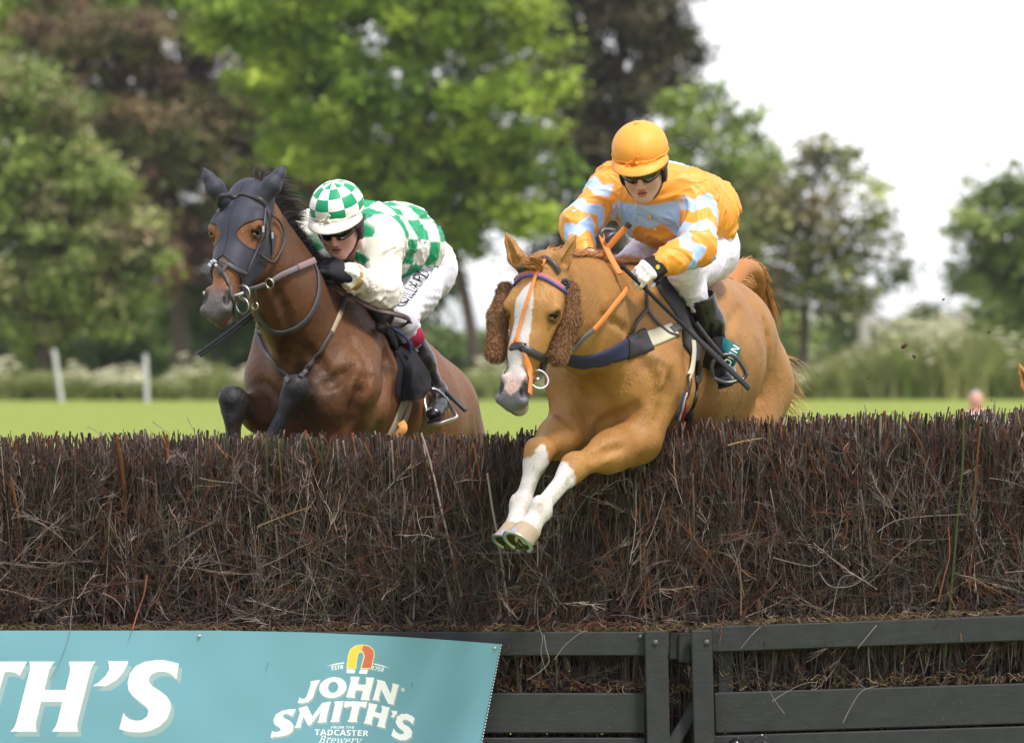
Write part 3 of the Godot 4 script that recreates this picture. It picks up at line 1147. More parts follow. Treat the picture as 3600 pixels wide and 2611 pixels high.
func build_brush() -> void:
	var rng := fence_rng
	var brush := thing("brush", "thick dark birch brush packed upright above the timber frames, its top trimmed level", "brush fence", Vector3(0, 0, -0.35))
	var m := tinted(0.55, 0.4)
	var stems := []
	for k in 6: stems.append(stem_mesh(k + 1, 6, 0.07, 0.72, 0))
	var fine := []
	for k in 8: fine.append(stem_mesh(k + 31, 4, 0.24, 0.45, 6))
	# thick stems that stand out along the front and the top: one part each
	for i in 210:
		var x := rng.randf_range(-2.15, 2.2)
		var z := rng.randf_range(-0.10, 0.0) if i < 150 else rng.randf_range(-0.68, -0.1)
		var top := top_at(x) + rng.randf_range(-0.05, 0.012)
		var long := rng.randf_range(0.10, 0.36) if rng.randf() < 0.88 else rng.randf_range(0.35, 0.55)
		var lean := Vector3(rng.randf_range(-0.18, 0.18) + (-0.12 if x > 0.7 and x < 1.4 else 0.0), 1.0, rng.randf_range(0.0, 0.06))
		var o := MeshInstance3D.new()
		o.mesh = stems[rng.randi() % 6]
		var mt := stem_materials(rng)
		o.material_override = mt
		o.name = "stick"
		brush.add_child(o, true)
		var r := rng.randf_range(0.35, 0.95)
		var b := aim(lean, rng.randf() * TAU)
		o.transform = Transform3D(b * Basis.from_scale(Vector3(r, long, r)), Vector3(x, top, z) - b.y * long - brush.position)
	var places := []
	var tints := []
	for k in 14:
		places.append([])
		tints.append([])
	# upright stems through the whole depth
	for i in 9000:
		var x := rng.randf_range(-2.5, 2.75)
		var z := -0.72 + 0.72 * pow(rng.randf(), 0.6)
		var top := top_at(x) + rng.randf_range(-0.06, 0.004) + 0.03 * blotch.get_noise_2d(x * 4.0, z * 5.0)
		var long := rng.randf_range(0.35, 1.1)
		if rng.randf() < 0.3: top -= rng.randf_range(0.0, 0.35)
		var lean := Vector3(rng.randfn(0.0, 0.13) + 0.25 * blotch.get_noise_2d(x * 0.9, 5.0), 1.0, absf(rng.randfn(0.0, 0.06)))
		var r := rng.randf_range(0.14, 0.40) if i % 4 else rng.randf_range(0.3, 0.75)
		var b := aim(lean, rng.randf() * TAU)
		var k := rng.randi() % 6
		places[k].append(Transform3D(b * Basis.from_scale(Vector3(r, long, r)), Vector3(x, top, z) - b.y * long))
		var c := bark(rng)
		# mossy green stems in places
		if blotch.get_noise_2d(x * 1.7 + 3.0, 1.0) > 0.18 and rng.randf() < 0.35: c = Color(0.09, 0.11, 0.035) * rng.randf_range(0.7, 1.3)
		tints[k].append(c)
	# stems standing down behind the boards to the ground
	for i in 3000:
		var x := rng.randf_range(-2.5, 2.75)
		var z := rng.randf_range(-0.65, -0.025)
		var r := rng.randf_range(0.2, 0.5)
		var k := rng.randi() % 6
		places[k].append(Transform3D(aim(Vector3(rng.randfn(0.0, 0.08), 1.0, -absf(rng.randfn(0.0, 0.03))), rng.randf() * TAU) * Basis.from_scale(Vector3(r, rng.randf_range(0.6, 0.85), r)), Vector3(x, -0.02, z)))
		tints[k].append(bark(rng))
	# fine twigs over the face and between
	for i in 17500:
		var x := rng.randf_range(-2.5, 2.75)
		var face := rng.randf()
		var z := 0.008 - 0.22 * face * face
		var y := 0.56 + (top_at(x) - 0.58) * pow(rng.randf(), 1.15)
		if i % 9 == 0: y = rng.randf_range(0.2, 0.6)
		if y < 0.57: z = minf(z, -0.02)
		var loose := rng.randf()
		var high := clampf((y - 0.6) / 0.75, 0.0, 1.0)
		var dir := Vector3(rng.randfn(0.0, lerpf(0.45, 0.16, high)) + 0.5 * blotch.get_noise_2d(x * 1.1, y * 1.6), 1.0, rng.randfn(0.0, 0.12))
		if loose < lerpf(0.5, 0.15, high): dir = Vector3(rng.randfn(0.0, 1.0), rng.randfn(0.25, 0.5), rng.randfn(0.0, 0.2))
		dir.z = clampf(dir.z, -0.3, 0.1 if y < 0.75 else 0.25)
		var long := rng.randf_range(0.06, 0.34)
		if y + long > top_at(x) - 0.06: long = maxf(0.04, top_at(x) - y - 0.06)
		if y > top_at(x) - 0.11: continue
		var b := aim(dir, rng.randf() * TAU)
		var r := rng.randf_range(0.09, 0.24)
		var k := 6 + rng.randi() % 8
		places[k].append(Transform3D(b * Basis.from_scale(Vector3(r, long, r)), Vector3(x, y, z)))
		tints[k].append(bark(rng) * 1.25)
	for k in 14:
		scatter("twigs", stems[k] if k < 6 else fine[k - 6], places[k], tints[k], m, brush)
	# loose twigs that hang over the face and the rails, one by one
	var pale := mat(rgb(0.20, 0.175, 0.155), 0.7, 0.3)
	var rusty := mat(rgb(0.22, 0.09, 0.05), 0.7, 0.3)
	var gold := mat(rgb(0.34, 0.21, 0.09), 0.7, 0.3)
	var loose := [
		[[255, 1990], [258, 2070], [250, 2140], [243, 2230], [215, 2310], [172, 2392]], [[515, 2020], [505, 2090], [480, 2160], [464, 2215]],
		[[905, 1850], [1000, 1812], [1095, 1780]], [[920, 1990], [985, 1962], [1050, 1925], [1100, 1905]], [[360, 2085], [400, 2105], [430, 2140], [436, 2175]],
		[[105, 1975], [170, 1978], [230, 1980]], [[40, 1822], [65, 1780], [92, 1738]], [[1890, 1990], [1890, 1920], [1880, 1850]], [[1880, 2160], [1885, 2090], [1905, 2020]],
		[[1890, 2105], [1892, 2190], [1907, 2240], [1902, 2290], [1910, 2330], [1925, 2372]], [[1912, 2230], [1920, 2280], [1930, 2325], [1900, 2360], [1852, 2390]],
		[[1950, 2318], [1985, 2270], [2030, 2232], [2065, 2215]], [[2605, 2280], [2650, 2225], [2700, 2190], [2790, 2165]], [[3017, 2278], [3060, 2225], [3098, 2180], [3140, 2130]],
		[[2715, 2465], [2770, 2430], [2830, 2402], [2875, 2398]], [[2760, 2510], [2730, 2470], [2705, 2425]], [[2965, 2540], [2990, 2490], [3030, 2430], [3090, 2410]],
		[[3335, 2085], [3360, 2140], [3375, 2200], [3382, 2255]], [[3300, 2115], [3320, 2030], [3340, 1950], [3335, 1850]], [[3085, 1870], [3150, 1830], [3250, 1815], [3400, 1808]],
		[[2560, 1565], [2610, 1552], [2680, 1540]], [[2610, 1930], [2650, 1850], [2670, 1760]], [[2880, 2010], [2920, 2060], [3000, 2058], [3060, 2010]],
		[[2925, 2170], [2940, 2090], [2960, 2030], [3010, 2020]], [[2005, 1870], [2020, 1810], [2100, 1700]], [[2270, 1920], [2300, 1850], [2340, 1730]],
		[[2720, 1960], [2850, 1990], [2900, 1960]], [[3480, 1680], [3540, 1690], [3600, 1710]], [[3120, 1640], [3130, 1600], [3160, 1560]], [[700, 1680], [760, 1692], [830, 1698]],
		[[2605, 2160], [2606, 2080], [2604, 1990]], [[3500, 1400], [3498, 1440], [3505, 1480]], [[657, 1466], [668, 1490], [680, 1512]], [[1680, 1555], [1670, 1500], [1665, 1450]],
		[[3042, 1422], [3044, 1445], [3046, 1470]], [[2020, 1590], [2040, 1545], [2060, 1508]], [[305, 1500], [330, 1510], [350, 1530]], [[535, 1482], [560, 1500], [590, 1520]]]
	for i in loose.size():
		var pts := []
		for t in loose[i]:
			var y = 1.77 - (t[1] - 1140.0) / 900.0
			pts.append(q(t[0], t[1], 0.035 if y > 0.58 else (0.13 if t[0] < 1760 else 0.085)))
		var sp := smooth_path(pts, 4)
		var rs := []
		var r0: float = [0.0015, 0.0022, 0.0018][i % 3] * (1.9 if i in [18, 20, 1] else 1.0)
		for j in sp.size(): rs.append(lerpf(r0, r0 * 0.55, float(j) / sp.size()))
		rod_part("twig", sp, rs, gold if i in [2, 20, 30] else (rusty if i in [1, 17, 21, 18] else pale), brush, 5)

var stem_mats := []
func stem_materials(rng: RandomNumberGenerator) -> StandardMaterial3D:
	if stem_mats.is_empty():
		for c in [rgb(0.13, 0.05, 0.03), rgb(0.10, 0.04, 0.03), rgb(0.19, 0.075, 0.03), rgb(0.08, 0.048, 0.038), rgb(0.13, 0.085, 0.04), rgb(0.12, 0.095, 0.08)]:
			var m := tinted(0.65, 0.35)
			m.albedo_color = (c * 2.1).linear_to_srgb()
			stem_mats.append(m)
	return stem_mats[rng.randi() % stem_mats.size()]

# straw, moss and broken bits along the tops of the rails
func build_litter() -> void:
	var rng := fence_rng
	var st := start()
	st.set_color(Color.WHITE)
	var pts := []
	for i in 6: pts.append(Vector3(sin(i * 0.7) * 0.12, i * 0.2 - 0.5, cos(i * 0.9) * 0.08))
	rod(st, pts, [0.012], 3, false)
	var curl := done(st)
	var places := []
	var tints := []
	for i in 2900:
		var px := rng.randf_range(-300, 3900)
		var ledge := rng.randf()
		var py := 2214.0
		var z := rng.randf_range(-0.03, 0.05)
		if px > 2500: py = 2200.0 - (px - 2500.0) * 0.037
		var dy := absf(rng.randfn(0.0, 9.0))
		if ledge > 0.72:
			# on the second board and hanging in the gap
			if px < 1750: continue
			py = 2428.0 if px < 2500 else 2428.0 - (px - 2500.0) * 0.031
			dy = absf(rng.randfn(0.0, 20.0)) * (1.0 + 1.5 * maxf(0.0, blotch.get_noise_2d(px * 0.004, 7.0)))
			z = rng.randf_range(-0.02, 0.03)
		elif ledge > 0.66 and px > 2500 and px < 2640:
			px = rng.randf_range(2540, 2580)
			py = rng.randf_range(2290, 2610)
			z = 0.03
		var long := rng.randf_range(0.015, 0.06)
		var dir := Vector3(rng.randfn(0, 1.0), rng.randfn(0, 0.28), rng.randfn(0, 0.4))
		places.append(Transform3D(aim(dir, rng.randf() * TAU) * Basis.from_scale(Vector3(rng.randf_range(0.05, 0.13), long, rng.randf_range(0.05, 0.13))), q(px, py - dy, z)))
		tints.append([Color(0.20, 0.135, 0.065), Color(0.14, 0.07, 0.045), Color(0.17, 0.135, 0.05), Color(0.30, 0.25, 0.16)][rng.randi() % 4] * rng.randf_range(0.6, 1.2))
	scatter("straw_litter", curl, places, tints, tinted(0.85, 0.2), self).set_meta("label", "straw and broken twigs lying along the tops of the dark rails")

# ---------------------------------------------------------------- the banner and its print
const TEX := 0.8
func board_uv(x: float, y: float) -> Vector2:
	var bx := x
	for i in 4: bx = x + lean(bx) * (y - edge_px(bx))
	return Vector2(bx, y - edge_px(bx))

func lean(bx: float) -> float:
	return 0.2 * smoothstep(850.0, 1760.0, bx)

func edge_px(bx: float) -> float:
	return 2216.0 + 8.0 * smoothstep(700.0, 1250.0, bx) + 40.0 * pow(clampf((bx - 1050.0) / 710.0, 0.0, 1.0), 1.5)

func fill(im: Image, pts: PackedVector2Array, c: Color) -> void:
	var lo := 1e9
	var hi := -1e9
	for p in pts:
		lo = minf(lo, p.y)
		hi = maxf(hi, p.y)
	for y in range(maxi(0, int(lo)), mini(im.get_height() - 1, int(hi)) + 1):
		var xs := []
		var yy := y + 0.5
		for i in pts.size():
			var a := pts[i]
			var b := pts[(i + 1) % pts.size()]
			if (a.y <= yy) != (b.y <= yy): xs.append(a.x + (yy - a.y) / (b.y - a.y) * (b.x - a.x))
		xs.sort()
		for i in range(0, xs.size() - 1, 2):
			var x0 := int(round(xs[i]))
			var x1 := int(round(xs[i + 1]))
			if x1 > x0: im.fill_rect(Rect2i(x0, y, x1 - x0, 1), c)

# numbers are the letter's outline as measured: scale s, offset o
func glyph(im: Image, nums: Array, s: float, o: Vector2, c: Color, shift := Vector2.ZERO) -> void:
	var pts := PackedVector2Array()
	for i in range(0, nums.size(), 2):
		var w := board_uv(nums[i] * s + o.x + shift.x, nums[i + 1] * s + o.y + shift.y)
		pts.append(Vector2((w.x + 700.0) * TEX, w.y * TEX))
	fill(im, pts, c)

func words(im: Image, text: String, font: String, bold: bool, at: Vector2, turn: float, size: float, stretch: float, slant: float, c: Color) -> void:
	var f := SystemFont.new()
	f.font_names = PackedStringArray([font])
	f.font_weight = 700 if bold else 400
	var tm := TextMesh.new()
	tm.font = f
	tm.font_size = 64
	tm.pixel_size = 1.0 / 46.0
	tm.depth = 0.0
	tm.text = text
	var a := tm.get_mesh_arrays()
	var v: PackedVector3Array = a[Mesh.ARRAY_VERTEX]
	var idx: PackedInt32Array = a[Mesh.ARRAY_INDEX] if a[Mesh.ARRAY_INDEX] != null else PackedInt32Array(range(v.size()))
	var X := Vector2(cos(turn), sin(turn))
	for i in range(0, idx.size() - 2, 3):
		var tri := []
		for k in 3:
			var p := v[idx[i + k]]
			var w := at + X * (p.x * stretch + p.y * slant) * size + Vector2(X.y, -X.x) * p.y * size
			tri.append_array([w.x, w.y])
		glyph(im, tri, 1.0, Vector2.ZERO, c)

func ellipse(cx: float, cy: float, rx: float, ry: float, turn: float) -> Array:
	var out := []
	for i in 40:
		var a := TAU * i / 40
		var p := Vector2(cos(a) * rx, sin(a) * ry).rotated(turn)
		out.append_array([cx + p.x, cy + p.y])
	return out

func build_banner() -> void:
	var im := Image.create(int(2460 * TEX), int(750 * TEX), false, Image.FORMAT_RGB8)
	var teal := srgb(0.155, 0.355, 0.43)
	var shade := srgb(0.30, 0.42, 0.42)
	var white := srgb(0.86, 0.87, 0.87)
	im.fill(teal)
	for y in range(0, im.get_height(), 3): im.fill_rect(Rect2i(0, y, im.get_width(), 1), srgb(0.15, 0.346, 0.42))
	var o := Vector2(0, 2150)
	var s := 0.529
	var big := [
		[-230, 330, 178, 330, 128, 425, 100, 405, 60, 398, 28, 402, -75, 760, -62, 785, -55, 800, -250, 800, -245, 785, -215, 760, -115, 402, -160, 402, -205, 420, -250, 470],
		[190, 330, 362, 330, 345, 350, 325, 385, 292, 520, 432, 520, 462, 400, 462, 365, 455, 345, 460, 330, 635, 330, 618, 350, 600, 385, 510, 740, 512, 775, 517, 797, 340, 797, 362, 770, 378, 735, 412, 597, 270, 597, 235, 740, 236, 775, 242, 797, 65, 797, 90, 770, 105, 735, 195, 390, 197, 355],
		[715, 328, 850, 328, 845, 350, 815, 405, 770, 455, 702, 493, 613, 493, 650, 470, 700, 425, 722, 385, 722, 350],
		[1170, 448, 1150, 425, 1120, 405, 1090, 397, 1050, 397, 1010, 412, 990, 435, 988, 465, 1005, 490, 1060, 525, 1105, 560, 1130, 600, 1132, 650, 1110, 710, 1060, 760, 1000, 790, 930, 802, 860, 798, 820, 788, 790, 778, 818, 670, 835, 695, 865, 715, 900, 724, 940, 720, 975, 695, 985, 660, 975, 635, 930, 600, 880, 560, 852, 520, 846, 470, 860, 410, 900, 360, 960, 332, 1030, 322, 1090, 322, 1140, 332, 1187, 345]]
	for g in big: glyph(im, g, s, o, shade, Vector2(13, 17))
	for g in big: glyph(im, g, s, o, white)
	o = Vector2(850, 2200)
	s = 0.441
	var small := [
		[548, 440, 626, 428, 600, 470, 565, 570, 530, 605, 480, 615, 445, 612, 460, 566, 475, 580, 500, 578, 515, 560, 545, 475],
		[865, 402, 940, 405, 932, 425, 922, 465, 985, 468, 992, 430, 985, 408, 1058, 412, 1050, 430, 1015, 570, 1018, 592, 945, 588, 952, 568, 965, 515, 908, 512, 898, 552, 903, 572, 826, 566, 838, 548, 866, 440],
		[1075, 425, 1140, 440, 1185, 540, 1200, 480, 1198, 455, 1255, 468, 1245, 490, 1215, 600, 1212, 628, 1165, 618, 1110, 505, 1092, 575, 1098, 596, 1036, 590, 1048, 572, 1080, 450],
		[430, 662, 400, 722, 385, 712, 365, 700, 340, 700, 325, 712, 330, 730, 380, 755, 412, 790, 405, 835, 370, 865, 310, 880, 270, 882, 228, 893, 240, 835, 258, 845, 290, 842, 310, 828, 300, 808, 260, 785, 250, 750, 270, 705, 320, 675, 380, 662],
		[450, 655, 520, 635, 560, 720, 640, 612, 712, 600, 700, 625, 672, 745, 675, 765, 600, 772, 612, 750, 630, 680, 545, 790, 525, 790, 490, 720, 468, 785, 470, 805, 416, 815, 432, 790, 462, 690],
		[735, 600, 812, 598, 805, 620, 775, 745, 778, 762, 702, 765, 715, 745, 740, 630],
		[820, 598, 1000, 605, 985, 655, 968, 645, 940, 642, 915, 740, 918, 765, 838, 762, 855, 742, 880, 640, 850, 640, 832, 650, 812, 645],
		[1012, 612, 1082, 625, 1072, 645, 1060, 685, 1108, 695, 1118, 660, 1110, 632, 1182, 650, 1172, 668, 1140, 790, 1145, 815, 1075, 800, 1085, 775, 1096, 735, 1048, 722, 1035, 765, 1040, 788, 968, 775, 980, 755, 1010, 640],
		[1190, 672, 1238, 678, 1236, 700, 1205, 730, 1185, 724, 1202, 705],
		[1378, 735, 1360, 788, 1345, 765, 1315, 748, 1290, 748, 1280, 762, 1290, 780, 1335, 805, 1358, 840, 1350, 885, 1310, 910, 1260, 910, 1215, 890, 1190, 872, 1210, 815, 1225, 840, 1260, 862, 1290, 858, 1290, 840, 1245, 805, 1225, 770, 1235, 725, 1270, 700, 1320, 700, 1360, 718]]
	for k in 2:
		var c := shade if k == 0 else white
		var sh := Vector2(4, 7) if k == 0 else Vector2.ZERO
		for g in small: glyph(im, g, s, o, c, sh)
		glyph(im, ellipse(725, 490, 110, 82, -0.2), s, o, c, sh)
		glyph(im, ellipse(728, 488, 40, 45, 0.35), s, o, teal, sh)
	# the magnet
	glyph(im, [832, 340, 846, 225, 866, 182, 908, 153, 962, 147, 1014, 155, 1050, 186, 1060, 230, 1034, 345, 944, 343, 970, 240, 962, 214, 940, 209, 924, 228, 912, 340], s, o, srgb(0.80, 0.75, 0.35))
	glyph(im, [838, 335, 852, 226, 872, 187, 910, 160, 965, 154, 958, 200, 935, 204, 918, 225, 906, 335], s, o, srgb(0.80, 0.62, 0.06))
	glyph(im, [965, 154, 1010, 161, 1044, 190, 1053, 230, 1029, 335, 955, 335, 980, 240, 968, 208, 958, 200], s, o, srgb(0.62, 0.16, 0.09))
	glyph(im, [835, 344, 905, 346, 898, 378, 832, 375], s, o, white)
	glyph(im, [942, 347, 1008, 349, 996, 382, 932, 380], s, o, white)
	glyph(im, [670, 322, 740, 300, 815, 288, 818, 297, 745, 310], s, o, white)
	glyph(im, [1048, 297, 1120, 312, 1188, 340, 1120, 322, 1050, 306], s, o, white)
	words(im, "ESTB", "Droid Sans", true, o + Vector2(760, 332) * s, -0.13, 14.0, 1.0, 0.15, white)
	words(im, "1758", "Droid Sans", true, o + Vector2(1082, 342) * s, 0.13, 15.0, 1.0, 0.15, white)
	words(im, "FROM THE", "Droid Sans", true, o + Vector2(802, 808) * s, 0.0, 9.0, 1.35, 0.1, white)
	words(im, "TADCASTER", "Droid Sans", true, o + Vector2(795, 851) * s, 0.02, 20.0, 1.25, 0.05, white)
	words(im, "Brewery", "Droid Serif", false, o + Vector2(785, 910) * s, 0.03, 26.0, 1.0, 0.4, white)
	words(im, "®", "Droid Sans", true, o + Vector2(1283, 508) * s, 0.0, 14.0, 1.0, 0.0, white)
	var banner := thing("banner", "teal plastic banner board with white lettering fixed to the left frame", "banner", q(600, 2420, 0.1))
	var st := start()
	st.set_smooth_group(1)
	var nx := 60
	var ny := 12
	for back in 2:
		for i in nx:
			for j in ny:
				var q0 := []
				for k in [[i, j], [i + 1, j], [i + 1, j + 1], [i, j + 1]]:
					var bx := lerpf(-700.0, 1760.0, float(k[0]) / nx)
					var v := lerpf(0.0, 745.0, float(k[1]) / ny)
					var z := 0.108 + 0.016 * sin(bx * 0.0026 + 0.8) * sin(PI * minf(v / 745.0, 1.0)) + 0.004 * soft.get_noise_2d(bx * 0.003, v * 0.004) - 0.006 * back
					q0.append([q(bx - lean(bx) * v, edge_px(bx) + v, z), Vector2((bx + 700.0) / 2460.0, v / 750.0)])
				for k in ([0, 1, 2, 0, 2, 3] if back == 0 else [0, 2, 1, 0, 3, 2]):
					st.set_uv(q0[k][1])
					st.add_vertex(q0[k][0])
	var pr := mat(Color.WHITE, 0.42, 0.45)
	pr.albedo_texture = ImageTexture.create_from_image(im)
	st.index()
	st.generate_normals()
	st.generate_tangents()
	part("board", st.commit(), pr, banner)
	# the fluted edge of the plastic
	st = start()
	for i in 70:
		var v0 := lerpf(0.0, 745.0, i / 70.0)
		var p := q(1762.0 - 0.2 * v0, edge_px(1760.0) + v0 + 4.0, 0.106)
		bevelled(st, Transform3D(Basis(), p), Vector3(0.004, 0.0075, 0.006), 0.001)
	part("edge", done(st), mat(rgb(0.55, 0.66, 0.68), 0.5), banner)
	for m in [[700, 2236], [1740, 2278], [-200, 2238]]:
		st = start()
		ball(st, q(m[0], m[1], 0.113 if m[0] < 1700 else 0.110), Vector3(0.0065, 0.0065, 0.004), Basis(), 6, 12)
		part("screw", done(st), steel, banner)

# small things at the foot of the frames
func build_foot() -> void:
	var wood := thing("offcut", "pale sawn piece of wood at the foot of the left frame beside the banner", "wood", q(1730, 2650, 0.08))
	var st := start()
	var x := (q(1800, 2622, 0.09) - q(1670, 2628, 0.09)).normalized()
	bevelled(st, Transform3D(Basis(x, Vector3.BACK.cross(x), Vector3.BACK), q(1735, 2645, 0.085)), Vector3(0.145, 0.06, 0.05), 0.006)
	var pale := mat(rgb(0.38, 0.27, 0.10), 0.7, 0.3)
	pale.albedo_texture = grain
	part("block", done(st), triplanar(pale, 4.0, Vector3(0.4, 3, 3)), wood)
	var cam := thing("remote_camera", "small black rounded device with two glossy rings at the foot of the right boards", "camera", q(2650, 2660, 0.15))
	var gloss := mat(rgb(0.012, 0.012, 0.013), 0.25, 0.5)
	for m in [[2590, 2618, 0.030], [2680, 2632, 0.05]]:
		ring_part("ring", q(m[0], m[1], 0.15), Vector3(1, 0, 0.1).normalized(), Vector3(0, 0.95, 0.3).normalized(), m[2], 0.0022, gloss, cam)
	st = start()
	ball(st, q(2588, 2622, 0.135), Vector3(0.028, 0.03, 0.03), Basis(), 10, 16)
	part("lens", done(st), gloss, cam)
	st = start()
	bevelled(st, Transform3D(Basis(Vector3(0.85, -0.5, 0), Vector3(0.5, 0.85, 0), Vector3.BACK), q(2698, 2625, 0.14)), Vector3(0.06, 0.03, 0.03), 0.006)
	bevelled(st, Transform3D(Basis(), q(2650, 2660, 0.12)), Vector3(0.14, 0.05, 0.06), 0.008)
	part("body", done(st), mat(rgb(0.02, 0.02, 0.02), 0.4, 0.4), cam)
	st = start()
	ball(st, q(2680, 2584, 0.155), Vector3(0.004, 0.004, 0.003), Basis(), 5, 8)
	part("screw", done(st), steel, cam)
# ---------------------------------------------------------------- horses
class Pose:
	var o := Vector3.ZERO      # between the shoulders
	var f := Vector3.BACK      # the way it goes
	var l := Vector3.RIGHT     # its left
	var u := Vector3.UP
	var poll := Vector3.ZERO
	var d := Vector3.DOWN      # down the face
	var s := Vector3.RIGHT     # the head's left
	var n := Vector3.BACK      # out of the forehead
	var knee := []             # fore knees, fetlocks, coronets, toes: [right, left]
	var elbow := []
	var fet := []
	var cor := []
	var toe := []
	var hs := 1.0              # size of the head
	var crest := 0.21
	var pits := true
	var nk := 0.07
	var nt := 1.0              # thickness of the neck
	var extra := []            # more bones: [a, b, ra, rb, k]
	func w(a: float, b: float, c: float) -> Vector3:
		return o + f * a + l * b + u * c
	func h(t: float, nn: float, ss: float) -> Vector3:
		return poll + (d * t + n * nn + s * ss) * hs
	func hb() -> Basis:
		return Basis(s, -d, n)
	func head(d0: Vector3, s0: Vector3) -> void:
		d = d0.normalized()
		s = (s0 - d * s0.dot(d)).normalized()
		n = s.cross(-d).normalized()
	func body(f0: Vector3, u0: Vector3) -> void:
		f = f0.normalized()
		l = u0.cross(f).normalized()
		u = f.cross(l).normalized()
	func to_head(p: Vector3) -> Vector3:   # x = left, y = down the face, z = out of the face
		var r := p - poll
		return Vector3(r.dot(s), r.dot(d), r.dot(n)) / hs
	func to_body(p: Vector3) -> Vector3:   # x = forward, y = left, z = up
		var r := p - o
		return Vector3(r.dot(f), r.dot(l), r.dot(u))

func horse_field(p: Pose, ears: Array, jump: float) -> Field:
	var b := Field.new()
	var L := p.l
	# trunk
	b.bone(p.w(-0.08, 0, -0.06), p.w(-0.55, 0, -0.10), 0.27, 0.315, 0.10, 0.84, L)
	b.bone(p.w(-0.5, 0, -0.10), p.w(-0.85, 0, -0.08), 0.31, 0.315, 0.12, 0.98, L)
	b.bone(p.w(-0.8, 0, -0.08), p.w(-1.1, 0, -0.01), 0.315, 0.235, 0.12, 1.0, L)
	b.bone(p.w(0.06, 0, -0.22), p.w(-0.5, 0, -0.32), 0.13, 0.11, 0.14)
	b.bone(p.w(-0.02, 0, 0.17), p.w(-0.36, 0, 0.20), 0.06, 0.06, 0.18)
	b.bone(p.w(-0.75, 0, 0.08), p.w(-1.3, 0, -0.02), 0.17, 0.18, 0.14)
	for e: float in [-1.0, 1.0]:
		b.bone(p.w(-1.02, 0.12 * e, 0.0), p.w(-1.3, 0.12 * e, -0.2), 0.20, 0.18, 0.07)
		b.bone(p.w(-1.22, 0.16 * e, -0.2), p.w(-0.98, 0.2 * e, -0.46), 0.19, 0.115, 0.06, 0.85, L)
		b.bone(p.w(-1.4, 0.12 * e, -0.1), p.w(-1.36, 0.14 * e, -0.45), 0.12, 0.10, 0.08)
		# hind leg, stretched out behind
		var st := p.w(-1.0, 0.2 * e, -0.46)
		var ho := p.w(-1.42 - 0.1 * jump, 0.15 * e, -0.72)
		var fe := p.w(-1.62 - 0.22 * jump, 0.13 * e, -0.98)
		var co := p.w(-1.72 - 0.22 * jump, 0.13 * e, -1.05)
		b.bone(st, ho, 0.11, 0.062, 0.05, 0.8, L)
		b.bone(ho, ho + (fe - ho) * 0.2, 0.058, 0.04, 0.03)
		b.bone(ho + (fe - ho) * 0.2, fe, 0.036, 0.034, 0.03)
		b.bone(fe, co, 0.04, 0.036, 0.03)
		b.bone(co, co + (co - fe).normalized() * 0.07, 0.045, 0.052, 0.01)
		# shoulder, arm, breast
		b.bone(p.w(-0.24, 0.11 * e, 0.16), p.w(0.05, 0.165 * e, -0.13), 0.085, 0.12, 0.06, 0.85, L)
		b.bone(p.w(0.06, 0.155 * e, -0.15), p.w(-0.1, 0.165 * e, -0.2), 0.115, 0.11, 0.05)
		b.ell(p.w(0.11, 0.092 * e, -0.17), Vector3(0.086, 0.145, 0.11), Basis(L, p.u, p.f), 0.03)
		b.ell(p.w(0.02, 0.09 * e, -0.34), Vector3(0.09, 0.11, 0.12), Basis(L, p.u, p.f), 0.06)
	b.bone(p.w(0.235, 0, -0.02), p.w(0.2, 0, -0.34), 0.026, 0.034, 0.04, 1.0, L, 1)   # the groove between the breasts
	for e: float in [-1.0, 1.0]:
		b.bone(p.w(0.17, 0.2 * e, -0.3), p.w(0.05, 0.29 * e, -0.24), 0.016, 0.018, 0.06, 1.0, L, 1)
		b.bone(p.w(-0.2, 0.29 * e, 0.02), p.w(-0.27, 0.31 * e, -0.2), 0.012, 0.02, 0.07, 1.0, L, 1)
	for e: float in [-1.0, 1.0]:
		b.bone(p.w(-0.2, 0.2 * e, -0.02), p.w(-0.08, 0.215 * e, -0.24), 0.055, 0.045, 0.03)      # triceps
		b.bone(p.w(0.0, 0.2 * e, -0.02), p.w(0.1, 0.2 * e, -0.17), 0.05, 0.055, 0.03)         # point of the shoulder
		b.bone(p.w(-0.12, 0.235 * e, 0.0), p.w(-0.01, 0.262 * e, -0.24), 0.015, 0.015, 0.06, 1.0, L, 1)
	# neck
	b.bone(p.w(-0.06, 0, 0.0), p.w(0.16, 0, p.nk).lerp(p.h(0.1, -0.15, 0), 0.35), 0.225 * p.nt, 0.18 * p.nt, 0.08, 0.66, L)
	b.bone(p.w(0.16, 0, p.nk).lerp(p.h(0.1, -0.15, 0), 0.35), p.h(0.08, -0.13, 0), 0.182 * p.nt, 0.115 * p.nt, 0.08, 0.72, p.s)
	b.bone(p.w(-0.2, 0, p.crest), p.h(0.0, -0.11, 0), 0.06, 0.05, 0.09)
	b.bone(p.w(0.14, 0, -0.08), p.h(0.2, -0.2, 0), 0.06, 0.045, 0.12)                 # windpipe
	for e in p.extra: b.bone(e[0], e[1], e[2], e[3], e[4])
	# fore legs
	for i in 2:
		var e := -1.0 if i == 0 else 1.0
		var el: Vector3 = p.elbow[i]
		var kn: Vector3 = p.knee[i]
		var fe: Vector3 = p.fet[i]
		var co: Vector3 = p.cor[i]
		var to: Vector3 = p.toe[i]
		b.group = 0
		b.bone(p.w(0.06, 0.15 * e, -0.2), el, 0.115, 0.09, 0.04)
		var ax := (kn - el).normalized()
		b.bone(el, el.lerp(kn, 0.45), 0.088, 0.074, 0.04)
		b.bone(el.lerp(kn, 0.4), kn - ax * 0.05, 0.071, 0.046, 0.05)
		var outer := (p.l * e + p.f * 0.4).normalized()
		b.bone(el + outer * 0.055 + ax * 0.02, el.lerp(kn, 0.62) + outer * 0.035, 0.05, 0.026, 0.02)
